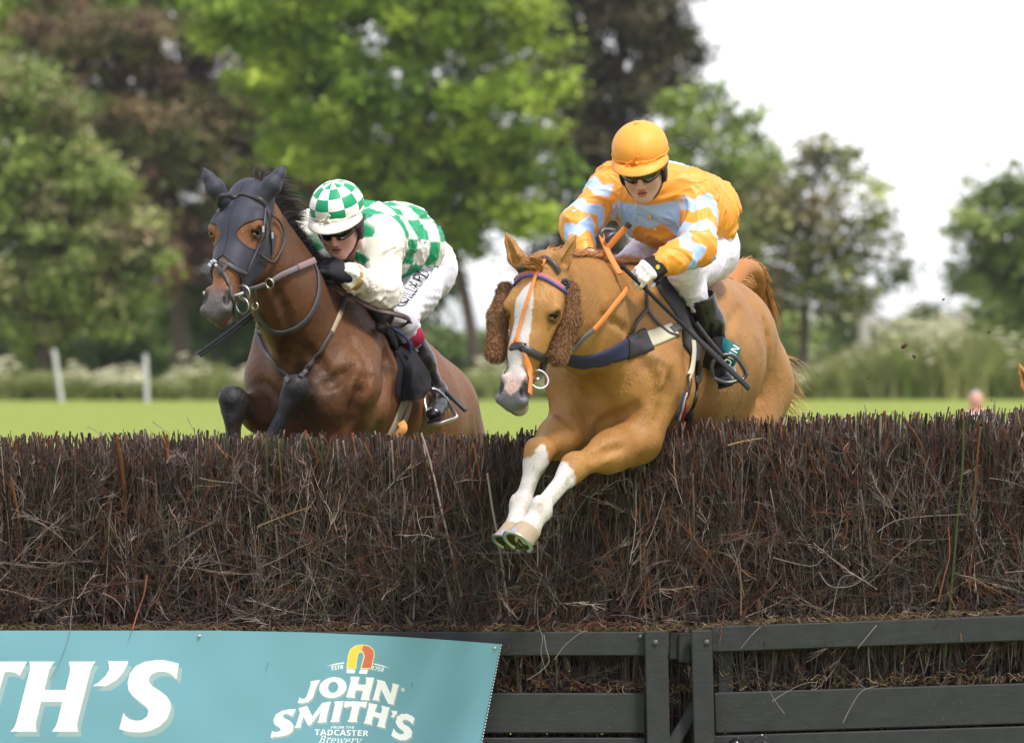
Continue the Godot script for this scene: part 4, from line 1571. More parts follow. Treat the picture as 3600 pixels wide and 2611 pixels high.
		b.bone(el - ax * 0.03 + (el - kn).cross(L).normalized() * 0.02, el.lerp(kn, 0.5) + (el - kn).cross(L).normalized() * 0.025, 0.06, 0.045, 0.04)
		var cx := (fe - kn).normalized()
		b.ell(kn, Vector3(0.052, 0.068, 0.055), Basis(L, -ax, L.cross(-ax)).orthonormalized(), 0.02)
		b.bone(kn - ax * 0.015, kn + cx * 0.055, 0.05, 0.044, 0.02)
		b.ell(kn + (ax - cx).normalized() * 0.012, Vector3(0.05, 0.04, 0.042), Basis(), 0.02)
		for k in [-1.0, 1.0]:
			b.ell(kn + L * 0.03 * k - ax * 0.03, Vector3(0.024, 0.026, 0.03), Basis(), 0.012)
			b.ell(kn + L * 0.028 * k + cx * 0.035, Vector3(0.022, 0.022, 0.028), Basis(), 0.012)
		b.bone(kn + cx * 0.05, fe - cx * 0.03, 0.034, 0.029, 0.03)
		var back := cx.cross(L).normalized()
		if back.dot(to - fe) > 0.0: back = -back
		b.bone(kn + cx * 0.06 + back * 0.024, fe + back * 0.018, 0.02, 0.022, 0.02)
		for k in [-1.0, 1.0]:
			b.bone(kn + cx * 0.08 + back * 0.012 + L * 0.04 * k, fe - cx * 0.04 + back * 0.006 + L * 0.037 * k, 0.007, 0.007, 0.012, 1.0, L, 1)
			b.ell(fe + L * 0.024 * k, Vector3(0.022, 0.03, 0.03), Basis(), 0.012)
		b.ell(fe, Vector3(0.038, 0.046, 0.040), Basis(L, -cx, L.cross(-cx)).orthonormalized(), 0.02)
		b.ell(fe + back * 0.03, Vector3(0.03, 0.034, 0.03), Basis(), 0.015)
		b.bone(fe, co, 0.038, 0.043, 0.02)
		b.bone(co, co.lerp(to, 0.25), 0.047, 0.047, 0.015)
	# head
	var H := p.hb()
	b.mul = p.hs
	b.bone(p.h(0.0, -0.075, 0), p.h(0.17, -0.065, 0), 0.068, 0.085, 0.04, 1.2, p.s)
	b.bone(p.h(0.17, -0.062, 0), p.h(0.36, -0.052, 0), 0.08, 0.056, 0.04, 1.18, p.s)
	b.bone(p.h(0.34, -0.054, 0), p.h(0.52, -0.05, 0), 0.056, 0.047, 0.04, 0.93, p.s)
	b.bone(p.h(0.1, -0.16, 0), p.h(0.26, -0.17, 0), 0.085, 0.08, 0.05, 0.62, p.s)
	b.bone(p.h(0.26, -0.16, 0), p.h(0.45, -0.11, 0), 0.07, 0.04, 0.04, 0.75, p.s)
	for e: float in [-1.0, 1.0]:
		b.ell(p.h(0.20, -0.15, 0.05 * e), Vector3(0.028, 0.09, 0.075), H, 0.03)          # cheek
		b.bone(p.h(0.135, -0.026, 0.084 * e), p.h(0.19, -0.022, 0.097 * e), 0.022, 0.026, 0.025) # brow
		b.bone(p.h(0.2, -0.06, 0.084 * e), p.h(0.34, -0.075, 0.06 * e), 0.022, 0.012, 0.025)   # cheek ridge
		b.ell(p.h(0.205, -0.026, 0.124 * e), Vector3(0.021, 0.019, 0.024), H, 0.010, 1)   # socket
		b.bone(p.h(0.18, -0.008, 0.107 * e), p.h(0.186, -0.044, 0.107 * e), 0.0085, 0.007, 0.008)  # upper lid
		b.bone(p.h(0.226, -0.016, 0.098 * e), p.h(0.224, -0.042, 0.1 * e), 0.006, 0.006, 0.008)
		b.bone(p.h(0.05, -0.06, 0.072 * e), p.h(0.14, -0.05, 0.08 * e), 0.02, 0.02, 0.03)
		# nostril
		b.bone(p.h(0.49, -0.02, 0.036 * e), p.h(0.565, -0.03, 0.046 * e), 0.024, 0.024, 0.02)
		b.ell(p.h(0.532, 0.0, 0.054 * e), Vector3(0.020, 0.036, 0.028), Basis(H * Vector3(1, 0.25 * e, -0.2 * e).normalized(), H * Vector3(-0.25 * e, 1, 0).normalized(), H * Vector3(0, 0, 1)), 0.010, 1)
	b.ell(p.h(0.545, -0.055, 0), Vector3(0.050, 0.050, 0.047), H, 0.03)
	b.ell(p.h(0.585, -0.06, 0), Vector3(0.038, 0.024, 0.034), H, 0.02)
	b.ell(p.h(0.575, -0.105, 0), Vector3(0.034, 0.03, 0.03), H, 0.012)
	b.bone(p.h(0.45, -0.10, 0), p.h(0.56, -0.105, 0), 0.035, 0.03, 0.03)
	b.bone(p.h(0.585, -0.088, -0.06), p.h(0.585, -0.088, 0.06), 0.004, 0.004, 0.008, 1.0, Vector3.RIGHT, 1)
	b.bone(p.h(0.565, -0.088, -0.06), p.h(0.5, -0.09, -0.05), 0.004, 0.003, 0.008, 1.0, Vector3.RIGHT, 1)
	b.bone(p.h(0.565, -0.088, 0.06), p.h(0.5, -0.09, 0.05), 0.004, 0.003, 0.008, 1.0, Vector3.RIGHT, 1)
	# ears: [base, bulge, tip, opening direction]
	for e in ears:
		var a: Vector3 = e[0]
		var m: Vector3 = e[1]
		var t: Vector3 = e[2]
		var open: Vector3 = e[3]
		var flat := (t - a).cross(open).normalized()
		b.bone(a, m, 0.030, 0.034, 0.02, 1.0, flat)
		b.bone(m, m.lerp(t, 0.6), 0.034, 0.02, 0.012, 1.0, flat)
		b.bone(m.lerp(t, 0.6), t, 0.02, 0.004, 0.01, 1.0, flat)
		if p.pits: b.bone(m + open * 0.026 - (m - a) * 0.2, m.lerp(t, 0.75) + open * 0.016, 0.018, 0.005, 0.008, 1.1, flat, 1)
	return b

# a fold between two muscles, along marks on the body
func crease(b: Field, marks: Array, r: float, k := 0.03) -> void:
	var pts := []
	for m in marks: pts.append(b.hit(EYE, q(m[0], m[1], -2.0), 0.0))
	pts = smooth_path(pts, 2)
	for i in pts.size() - 1:
		var f := minf(1.0, minf(i + 1, pts.size() - 1 - i) / 2.0)
		b.bone(pts[i], pts[i + 1], r * f * 1.35, r * f * 1.35, k, 1.0, Vector3.RIGHT, 1)

func horse_mesh(b: Field, p: Pose, paint, shape, coarse: float, fine: float) -> ArrayMesh:
	var cut := Plane((p.n * 0.55 + p.d * 0.25).normalized(), p.h(0.06, -0.20, 0))
	var c := p.h(0.24, -0.06, 0)
	return skin([b.mesh(coarse, -1, c, 0.43, cut), b.mesh(fine, 1, c, 0.43, cut)], paint, shape)

func eyeball(p: Pose, called: String, e: float, m: Material, parent: Node3D) -> void:
	var st := start()
	ball(st, p.h(0.203, -0.025, 0.092 * e), Vector3(0.022, 0.02, 0.024) * p.hs, p.hb(), 10, 16)
	part(called, done(st), m, parent)

# a hoof with its shoe; co the coronet's middle, to the middle of its sole, up its front
func hoof(co: Vector3, to: Vector3, front: Vector3, horn: Material, steel: Material, sole: Material, parent: Node3D) -> void:
	var ax := (to - co).normalized()
	var fr := (front - ax * front.dot(ax)).normalized()
	var sd := ax.cross(fr).normalized()
	var rings := []
	for e in [[-0.006, 0.049, 0.0], [0.004, 0.053, 0.003], [0.03, 0.056, 0.008], [0.06, 0.061, 0.016], [0.066, 0.062, 0.018], [0.067, 0.055, 0.018]]:
		var r := PackedVector3Array()
		for j in 24:
			var a := -TAU * j / 24.0
			var x := sin(a)
			var y := cos(a)
			var rr: float = e[1]
			r.append(co + ax * (e[0] + 0.02 * (1.0 if y > 0 else 0.7) * e[0] * y) + sd * x * rr * 0.94 + fr * (y * rr * (1.12 if y > 0 else 0.85) + e[2]))
		rings.append(r)
	var st := start()
	loft(st, rings, true, false)
	var h := part("hoof", done(st), horn, parent)
	st = start()
	rings = []
	for e in [[0.066, 0.0605], [0.056, 0.045], [0.05, 0.02], [0.05, 0.002]]:
		var r := PackedVector3Array()
		for j in 24:
			var a := -TAU * j / 24.0
			r.append(co + ax * e[0] + sd * sin(a) * e[1] * 0.9 + fr * (cos(a) * e[1] + 0.018))
		rings.append(r)
	loft(st, rings, true, false)
	st.set_smooth_group(1)
	for e: float in [-1.0, 1.0]:
		rod(st, [co + ax * 0.06 + fr * 0.025, co + ax * 0.064 + fr * -0.03 + sd * 0.02 * e], [0.004, 0.011], 6)
	part("sole", done(st), sole, h)
	st = start()
	var pts := []
	var ns := []
	for i in 31:
		var a := lerpf(-2.55, 2.55, i / 30.0)
		pts.append(co + ax * 0.067 + sd * sin(a) * 0.056 + fr * (cos(a) * 0.058 * (1.1 if cos(a) > 0 else 0.92) + 0.018))
		ns.append(ax)
	strap(st, pts, ns, 0.019, 0.009)
	var toeclip := co + ax * 0.067 + fr * 0.083
	bevelled(st, Transform3D(Basis(sd, fr, ax), toeclip - ax * 0.006), Vector3(0.022, 0.005, 0.03), 0.002)
	part("horseshoe", done(st), steel, h)

# locks of hair: roots with a direction each; every lock is a tapering bent blade
func hair(st: SurfaceTool, root: Vector3, dir: Vector3, fall: Vector3, length: float, width: float, rng: RandomNumberGenerator, seg := 4) -> void:
	var u := dir.cross(Vector3(rng.randf_range(-1, 1), rng.randf_range(-1, 1), rng.randf_range(-1, 1))).normalized()
	var pts := []
	var p := root
	var d := dir.normalized()
	for i in seg + 1:
		pts.append(p)
		p += d * length / seg
		d = (d + fall / seg + Vector3(rng.randf_range(-1, 1), rng.randf_range(-1, 1), rng.randf_range(-1, 1)) * 0.09).normalized()
	for i in seg:
		var w0 := width * (1.0 - float(i) / seg) + 0.0003
		var w1 := width * (1.0 - float(i + 1) / seg) + 0.0003
		quad(st, pts[i] - u * w0, pts[i + 1] - u * w1, pts[i + 1] + u * w1, pts[i] + u * w0)
var chestnut: Pose
var chestnut_body: Field
var steel: StandardMaterial3D
var leather: StandardMaterial3D
var brown_leather: StandardMaterial3D
var rubber_orange: StandardMaterial3D
var grain: ImageTexture
var cloth_bump: ImageTexture
var hide_bump: ImageTexture

func make_materials() -> void:
	soft.frequency = 1.0
	soft.seed = 12
	soft.noise_type = FastNoiseLite.TYPE_SIMPLEX_SMOOTH
	soft.fractal_octaves = 1
	blotch.frequency = 1.0
	blotch.seed = 3
	blotch.noise_type = FastNoiseLite.TYPE_SIMPLEX_SMOOTH
	blotch.fractal_octaves = 3
	grain = noise_image(256, 6.0, 5, 0.72, 1.0, 11, 1.0, 1.0)
	cloth_bump = bump_image(256, 5.0, 4, 3.0, 5)
	hide_bump = hide_image()
	steel = mat(rgb(0.55, 0.55, 0.55), 0.34, 0.5, 1.0)
	leather = mat(rgb(0.022, 0.021, 0.021), 0.42, 0.5)
	brown_leather = mat(rgb(0.035, 0.018, 0.012), 0.4, 0.5)
	rubber_orange = mat(rgb(0.62, 0.20, 0.045), 0.6, 0.4)

# hide: fine hair, with veins and small folds standing a little proud
func hide_image() -> ImageTexture:
	var im := Image.create(512, 512, false, Image.FORMAT_RGB8)
	var g := FastNoiseLite.new()
	g.frequency = 1.0
	g.noise_type = FastNoiseLite.TYPE_SIMPLEX_SMOOTH
	g.fractal_octaves = 2
	g.seed = 19
	for y in 512:
		var b := TAU * y / 512.0
		for x in 512:
			var a := TAU * x / 512.0
			# a torus in four dimensions folded into three keeps the tile seamless enough
			var p := Vector3(cos(a) * 0.55 + 0.35 * cos(b), sin(a) * 0.55 + 0.35 * sin(b), 0.5 * sin(a + b))
			var v := pow(maxf(0.0, 1.0 - absf(g.get_noise_3dv(p * 2.4)) * 9.0), 1.5) * clampf(g.get_noise_3dv(p * 2.0 + Vector3(9, 2, 5)) * 3.0 + 0.2, 0.0, 1.0)
			var w := g.get_noise_3dv(p * 6.0 + Vector3(3, 3, 3))
			var h := g.get_noise_2d(x * 0.11, y * 0.45)
			var k := 0.4 + 0.34 * v + 0.10 * w + 0.055 * h
			im.set_pixel(x, y, Color(k, k, k))
	im.bump_map_to_normal_map(13.0)
	return ImageTexture.create_from_image(im)

func coat_material() -> StandardMaterial3D:
	var coat := tinted(0.5, 0.35)
	coat.albedo_texture = grain
	coat.normal_enabled = true
	coat.normal_texture = hide_bump
	coat.normal_scale = 0.8
	return triplanar(coat, 2.2)

func chestnut_pose() -> void:
	var p := Pose.new()
	p.o = q(2178, 1200, -0.1)
	p.body(Vector3(-0.325, -0.02, 0.945), Vector3(0.0, 1, 0.0))
	p.poll = q(1898, 920, 0.6)
	p.hs = 0.975
	p.head(Vector3(-0.13, -0.57, 0.17), Vector3(0.2, -0.03, 0.095))
	p.elbow = [q(2010, 1500, -0.02), q(2240, 1545, 0.06)]
	p.knee = [q(1895, 1588, 0.30), q(2022, 1640, 0.37)]
	p.fet = [q(1833, 1772, 0.38), q(1900, 1793, 0.54)]
	p.cor = [q(1812, 1862, 0.44), q(1856, 1866, 0.60)]
	p.toe = [q(1788, 1918, 0.468), q(1826, 1918, 0.632)]
	chestnut = p
	var ears := []
	ears.append([q(1850, 950, 0.56), q(1815, 905, 0.57), q(1777, 815, 0.56), Vector3(-0.45, -0.1, 0.9).normalized()])
	ears.append([q(1953, 955, 0.58), q(1978, 912, 0.58), q(2026, 826, 0.57), Vector3(0.55, -0.1, 0.85).normalized()])
	chestnut_body = horse_field(p, ears, 1.0)
	for c in [[[[2078, 1300], [2074, 1360], [2071, 1410], [2067, 1470]], 0.015], [[[2072, 1400], [2105, 1335], [2150, 1285]], 0.009], [[[1995, 1330], [2035, 1395], [2064, 1455]], 0.010],
			[[[2100, 1502], [2150, 1475], [2200, 1456], [2238, 1428]], 0.014], [[[1952, 1432], [1980, 1462], [2018, 1494]], 0.013], [[[2075, 1610], [2130, 1590], [2190, 1572]], 0.007],
			[[[2372, 1300], [2348, 1385], [2312, 1475]], 0.014], [[[2250, 1250], [2300, 1330], [2290, 1420]], 0.007], [[[2120, 1110], [2200, 1160], [2240, 1190]], 0.006], [[[2600, 1080], [2560, 1180], [2620, 1320]], 0.010], [[[2690, 1130], [2705, 1250], [2670, 1400]], 0.010]]:
		crease(chestnut_body, c[0], c[1])

var blotch := FastNoiseLite.new()

func paint_chestnut(v: Vector3, n: Vector3) -> Color:
	var p := chestnut
	var red := Color(0.48, 0.248, 0.070)
	var k := blotch.get_noise_3dv(v * 3.0) * 0.5 + blotch.get_noise_3dv(v * 11.0) * 0.25
	var c := red.lerp(Color(0.28, 0.122, 0.032), clampf(0.3 + k, 0.0, 1.0))
	var jag := blotch.get_noise_3dv(v * 40.0)
	var h := p.to_head(v)
	if h.y > -0.15 and h.y < 0.66 and absf(h.x) < 0.17 and h.z > -0.22 and h.z < 0.1:
		# the blaze
		var ts := [0.09, 0.12, 0.165, 0.235, 0.31, 0.385, 0.44, 0.49, 0.53, 0.56]
		var ws := [0.0, 0.022, 0.040, 0.040, 0.041, 0.048, 0.052, 0.048, 0.034, 0.0]
		var cs := [-0.012, -0.014, -0.017, -0.014, -0.012, -0.008, -0.006, -0.003, 0.0, 0.002]
		if h.z > -0.05 and h.y > 0.09 and h.y < 0.56:
			var i := 0
			while i < 8 and h.y > ts[i + 1]: i += 1
			var f: float = (h.y - ts[i]) / (ts[i + 1] - ts[i])
			var w: float = lerpf(ws[i], ws[i + 1], f) + jag * 0.004
			var off := absf(h.x - lerpf(cs[i], cs[i + 1], f))
			var white := Color(0.72, 0.68, 0.64)
			if h.y > 0.44: white = white.lerp(Color(0.62, 0.42, 0.36), clampf((h.y - 0.44) / 0.08, 0, 1))
			if h.y > 0.47:
				c = c.lerp(Color(0.17, 0.17, 0.185), clampf((h.y - 0.46) / 0.04 + jag * 0.3, 0, 1))
			c = c.lerp(white, clampf((w - off) / 0.004 + 0.5, 0, 1))
		if h.y >= 0.45 and h.z <= -0.05 or h.y >= 0.56:
			var m := clampf((h.y - 0.47 + jag * 0.02) / 0.04, 0, 1)
			c = c.lerp(Color(0.17, 0.168, 0.185), m)
			if h.y > 0.565 and h.x > 0.01 and h.z < -0.05: c = c.lerp(Color(0.45, 0.33, 0.29), 0.8)
		for e: float in [-1.0, 1.0]:
			var d := Vector3(h.x - 0.1 * e, (h.y - 0.21) * 0.9, h.z + 0.03).length()
			c = c.lerp(Color(0.12, 0.055, 0.025), clampf((0.036 - d) / 0.014, 0, 0.8))
			d = Vector3(h.x - 0.054 * e, (h.y - 0.53) * 0.75, h.z + 0.004).length()
			c = c.lerp(Color(0.012, 0.01, 0.011), clampf((0.026 - d) / 0.008, 0, 1))
	for i in 2:
		var kn: Vector3 = p.knee[i]
		var fe: Vector3 = p.fet[i]
		var ax := (fe - kn).normalized()
		var r := v - kn
		var t := r.dot(ax)
		if t > -0.06 and r.length() < 0.55 and (r - ax * t).length() < 0.16:
			var edge := 0.055 + jag * 0.012 + (r - ax * t).dot(Vector3(0.6, 0.0, -0.3)) * (0.2 if i == 0 else 0.9)
			var dirt := clampf(blotch.get_noise_3dv(v * 18.0) * 0.9 + blotch.get_noise_3dv(v * 55.0) * 0.4 + (t - 0.2) * 1.3, 0.0, 0.65)
			c = c.lerp(Color(0.78, 0.75, 0.70).lerp(Color(0.52, 0.45, 0.32), dirt), clampf((t - edge) / 0.006, 0, 1))
	return c

func veins(v: Vector3, n: Vector3) -> float:
	var a := blotch.get_noise_3dv(v * 5.0 + Vector3(7, 3, 1))
	var b := blotch.get_noise_3dv(v * 9.0 + Vector3(1, 9, 4))
	return 0.0022 * maxf(0.0, 1.0 - absf(a) * 14.0) * clampf(b * 4.0 + 0.6, 0, 1) + b * 0.0012

func build_chestnut() -> void:
	chestnut_pose()
	var p := chestnut
	var b := chestnut_body
	var root := thing("horse", "chestnut racehorse with a white blaze and white forelegs reaching over the brush", "horse", Vector3(p.w(-0.5, 0, 0).x, 0, p.w(-0.5, 0, 0).z))
	part("body", horse_mesh(b, p, paint_chestnut, veins, 0.0128, 0.0054), coat_material(), root)
	var dark_eye := mat(rgb(0.006, 0.004, 0.003), 0.12, 0.35)
	eyeball(p, "eye", -1.0, dark_eye, root)
	eyeball(p, "eye", 1.0, dark_eye, root)
	var horn := mat(rgb(0.46, 0.37, 0.24), 0.5, 0.4)
	horn.albedo_texture = grain
	triplanar(horn, 9.0, Vector3(1, 0.3, 1))
	var sole := mat(rgb(0.09, 0.10, 0.03), 0.95, 0.2)
	sole.albedo_texture = grain
	triplanar(sole, 14.0)
	hoof(p.cor[0], p.toe[0], Vector3(-0.25, 0.55, 0.75), horn, steel, sole, root)
	hoof(p.cor[1], p.toe[1], Vector3(-0.25, 0.7, 0.65), horn, steel, sole, root)
	var rng := RandomNumberGenerator.new()
	rng.seed = 77
	# mane: short clipped hair along the crest, a tuft between the ears
	var hairs := tinted(0.55, 0.4)
	var st := start()
	for i in 2600:
		var t := rng.randf()
		var base := p.h(-0.01, -0.12, 0).lerp(p.w(-0.16, 0, 0.25), t)
		base = b.snap(base + Vector3(0, 0.1, 0)) + p.l * rng.randf_range(-0.025, 0.03)
		var g := Color(0.50, 0.25, 0.09).lerp(Color(0.34, 0.14, 0.04), rng.randf())
		st.set_color(g)
		hair(st, base - Vector3(0, 0.01, 0), Vector3(0.45 + rng.randf_range(-0.3, 0.3), 0.55, -0.6 + rng.randf_range(-0.3, 0.3)), Vector3(0.35, -0.7, -0.2), rng.randf_range(0.04, 0.085), 0.003, rng)
	for i in 260:
		st.set_color(Color(0.55, 0.30, 0.12).lerp(Color(0.38, 0.17, 0.05), rng.randf()))
		var base := b.snap(p.h(rng.randf_range(0.0, 0.05), 0.0, rng.randf_range(-0.035, 0.02)))
		hair(st, base, Vector3(-0.25 + rng.randf_range(-0.4, 0.4), 0.9, 0.6), Vector3(-0.4, -1.0, 0.3), rng.randf_range(0.03, 0.065), 0.003, rng)
	part("mane", done(st), hairs, root)
	# tail: carried high, falling behind
	st = start()
	var mid := smooth_path([q(2560, 1010, -1.3), q(2600, 955, -1.42), q(2640, 945, -1.55), q(2668, 985, -1.68), q(2664, 1080, -1.78), q(2640, 1200, -1.84)], 4)
	var thick := []
	for i in mid.size(): thick.append(lerpf(0.05, 0.02, float(i) / mid.size()))
	st.set_color(Color(0.36, 0.15, 0.04))
	rod(st, mid, thick, 10)
	for i in 4200:
		var k := int(pow(rng.randf(), 1.3) * (mid.size() - 2))
		var a := rng.randf() * TAU
		var along: Vector3 = ((mid[k + 1] as Vector3) - (mid[k] as Vector3)).normalized()
		var side: Vector3 = (along.cross(Vector3.BACK).normalized() * cos(a) + Vector3.BACK * sin(a)).normalized()
		st.set_color(Color(0.60, 0.34, 0.12).lerp(Color(0.36, 0.16, 0.045), rng.randf()))
		hair(st, (mid[k] as Vector3).lerp(mid[k + 1], rng.randf()) + side * thick[k] * 0.9, along + side * (rng.randf_range(0.15, 0.4) if k < 11 else 0.1), Vector3(0.0, -1.0, -0.3), rng.randf_range(0.05, 0.10) if k < 11 else rng.randf_range(0.2, 0.4), 0.0026, rng, 5)
	for i in 110:
		st.set_color(Color(0.58, 0.34, 0.14).lerp(Color(0.40, 0.2, 0.06), rng.randf()))
		hair(st, q(2715 + rng.randf_range(-12, 6), 1300 + rng.randf_range(-60, 130), -1.6), Vector3(1.0, rng.randf_range(-0.7, 0.35), 0), Vector3(-0.2, -1.5, 0), rng.randf_range(0.10, 0.24), 0.0024, rng, 7)
	part("tail", done(st), hairs, root)
	build_chestnut_tack(root)

func build_chestnut_tack(root: Node3D) -> void:
	var p := chestnut
	var b := chestnut_body
	var bridle := Node3D.new()
	bridle.name = "bridle"
	root.add_child(bridle, true)
	var navy := mat(rgb(0.034, 0.038, 0.085), 0.8, 0.3)
	# brow band with orange and blue triangles
	var l := lay(b, [p.h(0.085, -0.09, -0.14), p.h(0.082, -0.03, -0.12), p.h(0.072, 0.0, -0.085), p.h(0.06, 0.03, -0.045), p.h(0.055, 0.04, 0.0), p.h(0.06, 0.03, 0.045), p.h(0.072, 0.0, 0.085), p.h(0.082, -0.03, 0.12), p.h(0.085, -0.09, 0.14)], 6, 0.004)
	var st := start()
	strap(st, l[0], l[1], 0.022, 0.005)
	part("browband", done(st), mat(rgb(0.05, 0.08, 0.36), 0.5, 0.4), bridle)
	st = start()
	var lp: Array = l[0]
	var dist := 0.0
	for i in range(2, lp.size() - 3):
		var d: Vector3 = (lp[i + 1] as Vector3) - (lp[i] as Vector3)
		var nn: Vector3 = l[1][i]
		var s := d.normalized().cross(nn).normalized()
		if s.y > 0: s = -s
		var m: Vector3 = (lp[i] as Vector3) + nn * 0.0062
		quad(st, m - s * 0.0095, m - s * 0.0095 + d, m + s * 0.008 + d * 0.52, m + s * 0.008 + d * 0.48)
	part("pattern", done(st), mat(rgb(0.62, 0.17, 0.05), 0.5, 0.4), bridle)
	for px in [[1800, 985], [1988, 998]]:
		st = start()
		var c := b.hit(EYE, q(px[0], px[1], 0), 0.004) if px[0] > 1900 else p.h(0.07, -0.05, -0.095)
		for i in 9:
			var a := TAU * i / 9
			ball(st, c + Vector3(cos(a) * 0.012, sin(a) * 0.014, 0.006), Vector3(0.008, 0.009, 0.007), Basis(), 5, 8)
		ball(st, c + Vector3(0, 0, 0.009), Vector3(0.008, 0.008, 0.006), Basis(), 5, 8)
		part("rosette", done(st), mat(rgb(0.012, 0.013, 0.03), 0.5), bridle)
	# head piece and the strap down the face
	lay_strap("headpiece", b, [[1820, 950], [1880, 922], [1915, 905], [1945, 925], [1968, 958]], 0.018, 0.004, leather, bridle, 5, 0.006)
	var fs := lay(b, [[1922, 902], [1902, 935], [1884, 968], [1868, 1015], [1852, 1065], [1834, 1125], [1815, 1190]], 5, 0.006)
	st = start()
	strap(st, fs[0], fs[1], 0.014, 0.004)
	for leg in [[[1815, 1188], [1806, 1203], [1790, 1218], [1772, 1238]], [[1815, 1188], [1826, 1206], [1838, 1225], [1850, 1262], [1858, 1300], [1862, 1345], [1860, 1378]]]:
		var z := lay(b, leg, 4, 0.005)
		strap(st, z[0], z[1], 0.014, 0.004)
	part("face_strap", done(st), rubber_orange, bridle)
	lay_strap("noseband", b, [p.h(0.33, -0.15, -0.06), [1766, 1258], [1778, 1232], [1800, 1220], [1830, 1222], [1865, 1236], [1895, 1252], [1915, 1266], p.h(0.40, -0.13, 0.06)], 0.03, 0.009, leather, bridle, 5, 0.002)
	# orange bit guard, ring and mouthpiece
	st = start()
	var g := lay(b, [[1846, 1262], [1862, 1300], [1868, 1340], [1862, 1385]], 5, 0.006)
	strap(st, g[0], g[1], 0.026, 0.004)
	part("bit_guard", done(st), rubber_orange, bridle)
	var bc := b.hit(EYE, q(1878, 1322, 0), 0.02)
	bc = p.h(0.455, -0.085, 0.068)
	ring_part("bit_ring", bc, (p.d * 0.9 + p.s * 0.2).normalized(), (p.n * -0.55 + p.s * 0.75 - p.d * 0.1).normalized(), 0.037, 0.0045, steel, bridle)
	st = start()
	ball(st, bc + p.s * -0.006, Vector3(0.011, 0.009, 0.011))
	rod(st, [bc, bc - p.s * 0.136], [0.007], 8)
	part("bit", done(st), steel, bridle)
	ring_part("bit_ring", bc - p.s * 0.136, p.d, (p.n * -0.6 - p.s * 0.6).normalized(), 0.042, 0.0045, steel, bridle)
	# sheepskin cheek pieces
	for e: float in [-1.0, 1.0]:
		var w := Field.new()
		var a0 := q(2008, 1020, 0.54) if e > 0 else q(1776, 1018, 0.5)
		var a1 := q(2008, 1115, 0.58) if e > 0 else q(1752, 1115, 0.53)
		var a2 := q(1962, 1250, 0.60) if e > 0 else q(1742, 1240, 0.56)
		w.bone(a0, a1, 0.029, 0.033, 0.03, 1.0, p.s)
		w.bone(a1, a2, 0.033, 0.035, 0.03, 1.05, p.s)
		var wool := func(v: Vector3, n: Vector3) -> float: return 0.006 * blotch.get_noise_3dv(v * 70.0) + 0.004 * blotch.get_noise_3dv(v * 150.0)
		var wool_paint := func(v: Vector3, n: Vector3) -> Color: return Color(0.28, 0.155, 0.08).lerp(Color(0.15, 0.075, 0.038), clampf(0.5 - blotch.get_noise_3dv(v * 62.0) * 1.1 + blotch.get_noise_3dv(v * 260.0) * 0.4, 0, 1))
		var wm := tinted(0.95, 0.1)
		var piece := w.mesh(0.0045)
		var cp := part("cheekpiece", skin([piece], wool_paint, wool), wm, bridle)
		var fl := start()
		var rw := RandomNumberGenerator.new()
		rw.seed = 5
		var vs: PackedVector3Array = piece[0]
		var nv: PackedVector3Array = piece[1]
		for i in 5200:
			var k := rw.randi() % vs.size()
			fl.set_color(Color(0.34, 0.20, 0.11).lerp(Color(0.18, 0.09, 0.045), rw.randf()))
			hair(fl, vs[k], nv[k] * 0.8 + Vector3(rw.randf_range(-0.5, 0.5), rw.randf_range(-1.3, 0.1), rw.randf_range(-0.5, 0.5)), Vector3(0, -0.8, 0), rw.randf_range(0.008, 0.018), 0.0012, rw, 3)
		part("wool", done(fl), wm, cp)
	# reins
	st = start()
	var rl := lay(b, [[2005, 1245], [2048, 1192], [2088, 1158]], 4, 0.02)
	strap(st, rl[0], rl[1], 0.022, 0.005)
	part("rein", done(st), mat(rgb(0.11, 0.11, 0.115), 0.55, 0.4), bridle)
	st = start()
	rl = lay(b, [[2086, 1160], [2120, 1122], [2165, 1065], [2205, 1010]], 4, 0.02)
	strap(st, rl[0], rl[1], 0.022, 0.006)
	var r := []
	var rn := []
	part("rein", done(st), rubber_orange, bridle)
	st = start()
	for way in [[[2112, 825, 0.12], [2122, 850, 0.13], [2146, 905, 0.17], [2180, 965, 0.22]], [[2095, 920, 0.12], [2125, 885, 0.14], [2165, 838, 0.15], [2210, 790, 0.16]]]:
		r = []
		for m in way: r.append(q(m[0], m[1], m[2]))
		r = smooth_path(r, 4)
		rn = []
		for i in r.size(): rn.append(Vector3(0.3, 0.1, 0.95))
		strap(st, r, rn, 0.024, 0.006)
	part("rein", done(st), rubber_orange, bridle)
	st = start()
	r = []
	for m in [[2114, 838, 0.125], [2112, 818, 0.12], [2122, 806, 0.11], [2145, 806, 0.10], [2172, 812, 0.10], [2176, 818, 0.12], [2150, 822, 0.14], [2135, 836, 0.15], [2140, 850, 0.15]]: r.append(q(m[0], m[1], m[2]))
	r = smooth_path(r, 4)
	rn = []
	for i in r.size(): rn.append(Vector3(0.0, 0.5, 0.85))
	strap(st, r, rn, 0.02, 0.005)
	strap(st, [q(2203, 798, 0.162), q(2214, 784, 0.165)], [Vector3(0.3, 0.1, 0.95), Vector3(0.3, 0.1, 0.95)], 0.025, 0.007)
	part("rein_buckle", done(st), leather, bridle)
	st = start()
	r = smooth_path([q(2032, 1100, 0.42), q(2052, 1120, 0.42), q(2050, 1170, 0.43), q(2030, 1215, 0.45), q(2018, 1225, 0.46)], 4)
	rod(st, r, [0.006], 6)
	part("keeper", done(st), leather, bridle)
	# breast girth and its straps
	var harness := Node3D.new()
	harness.name = "breast_girth"
	root.add_child(harness, true)
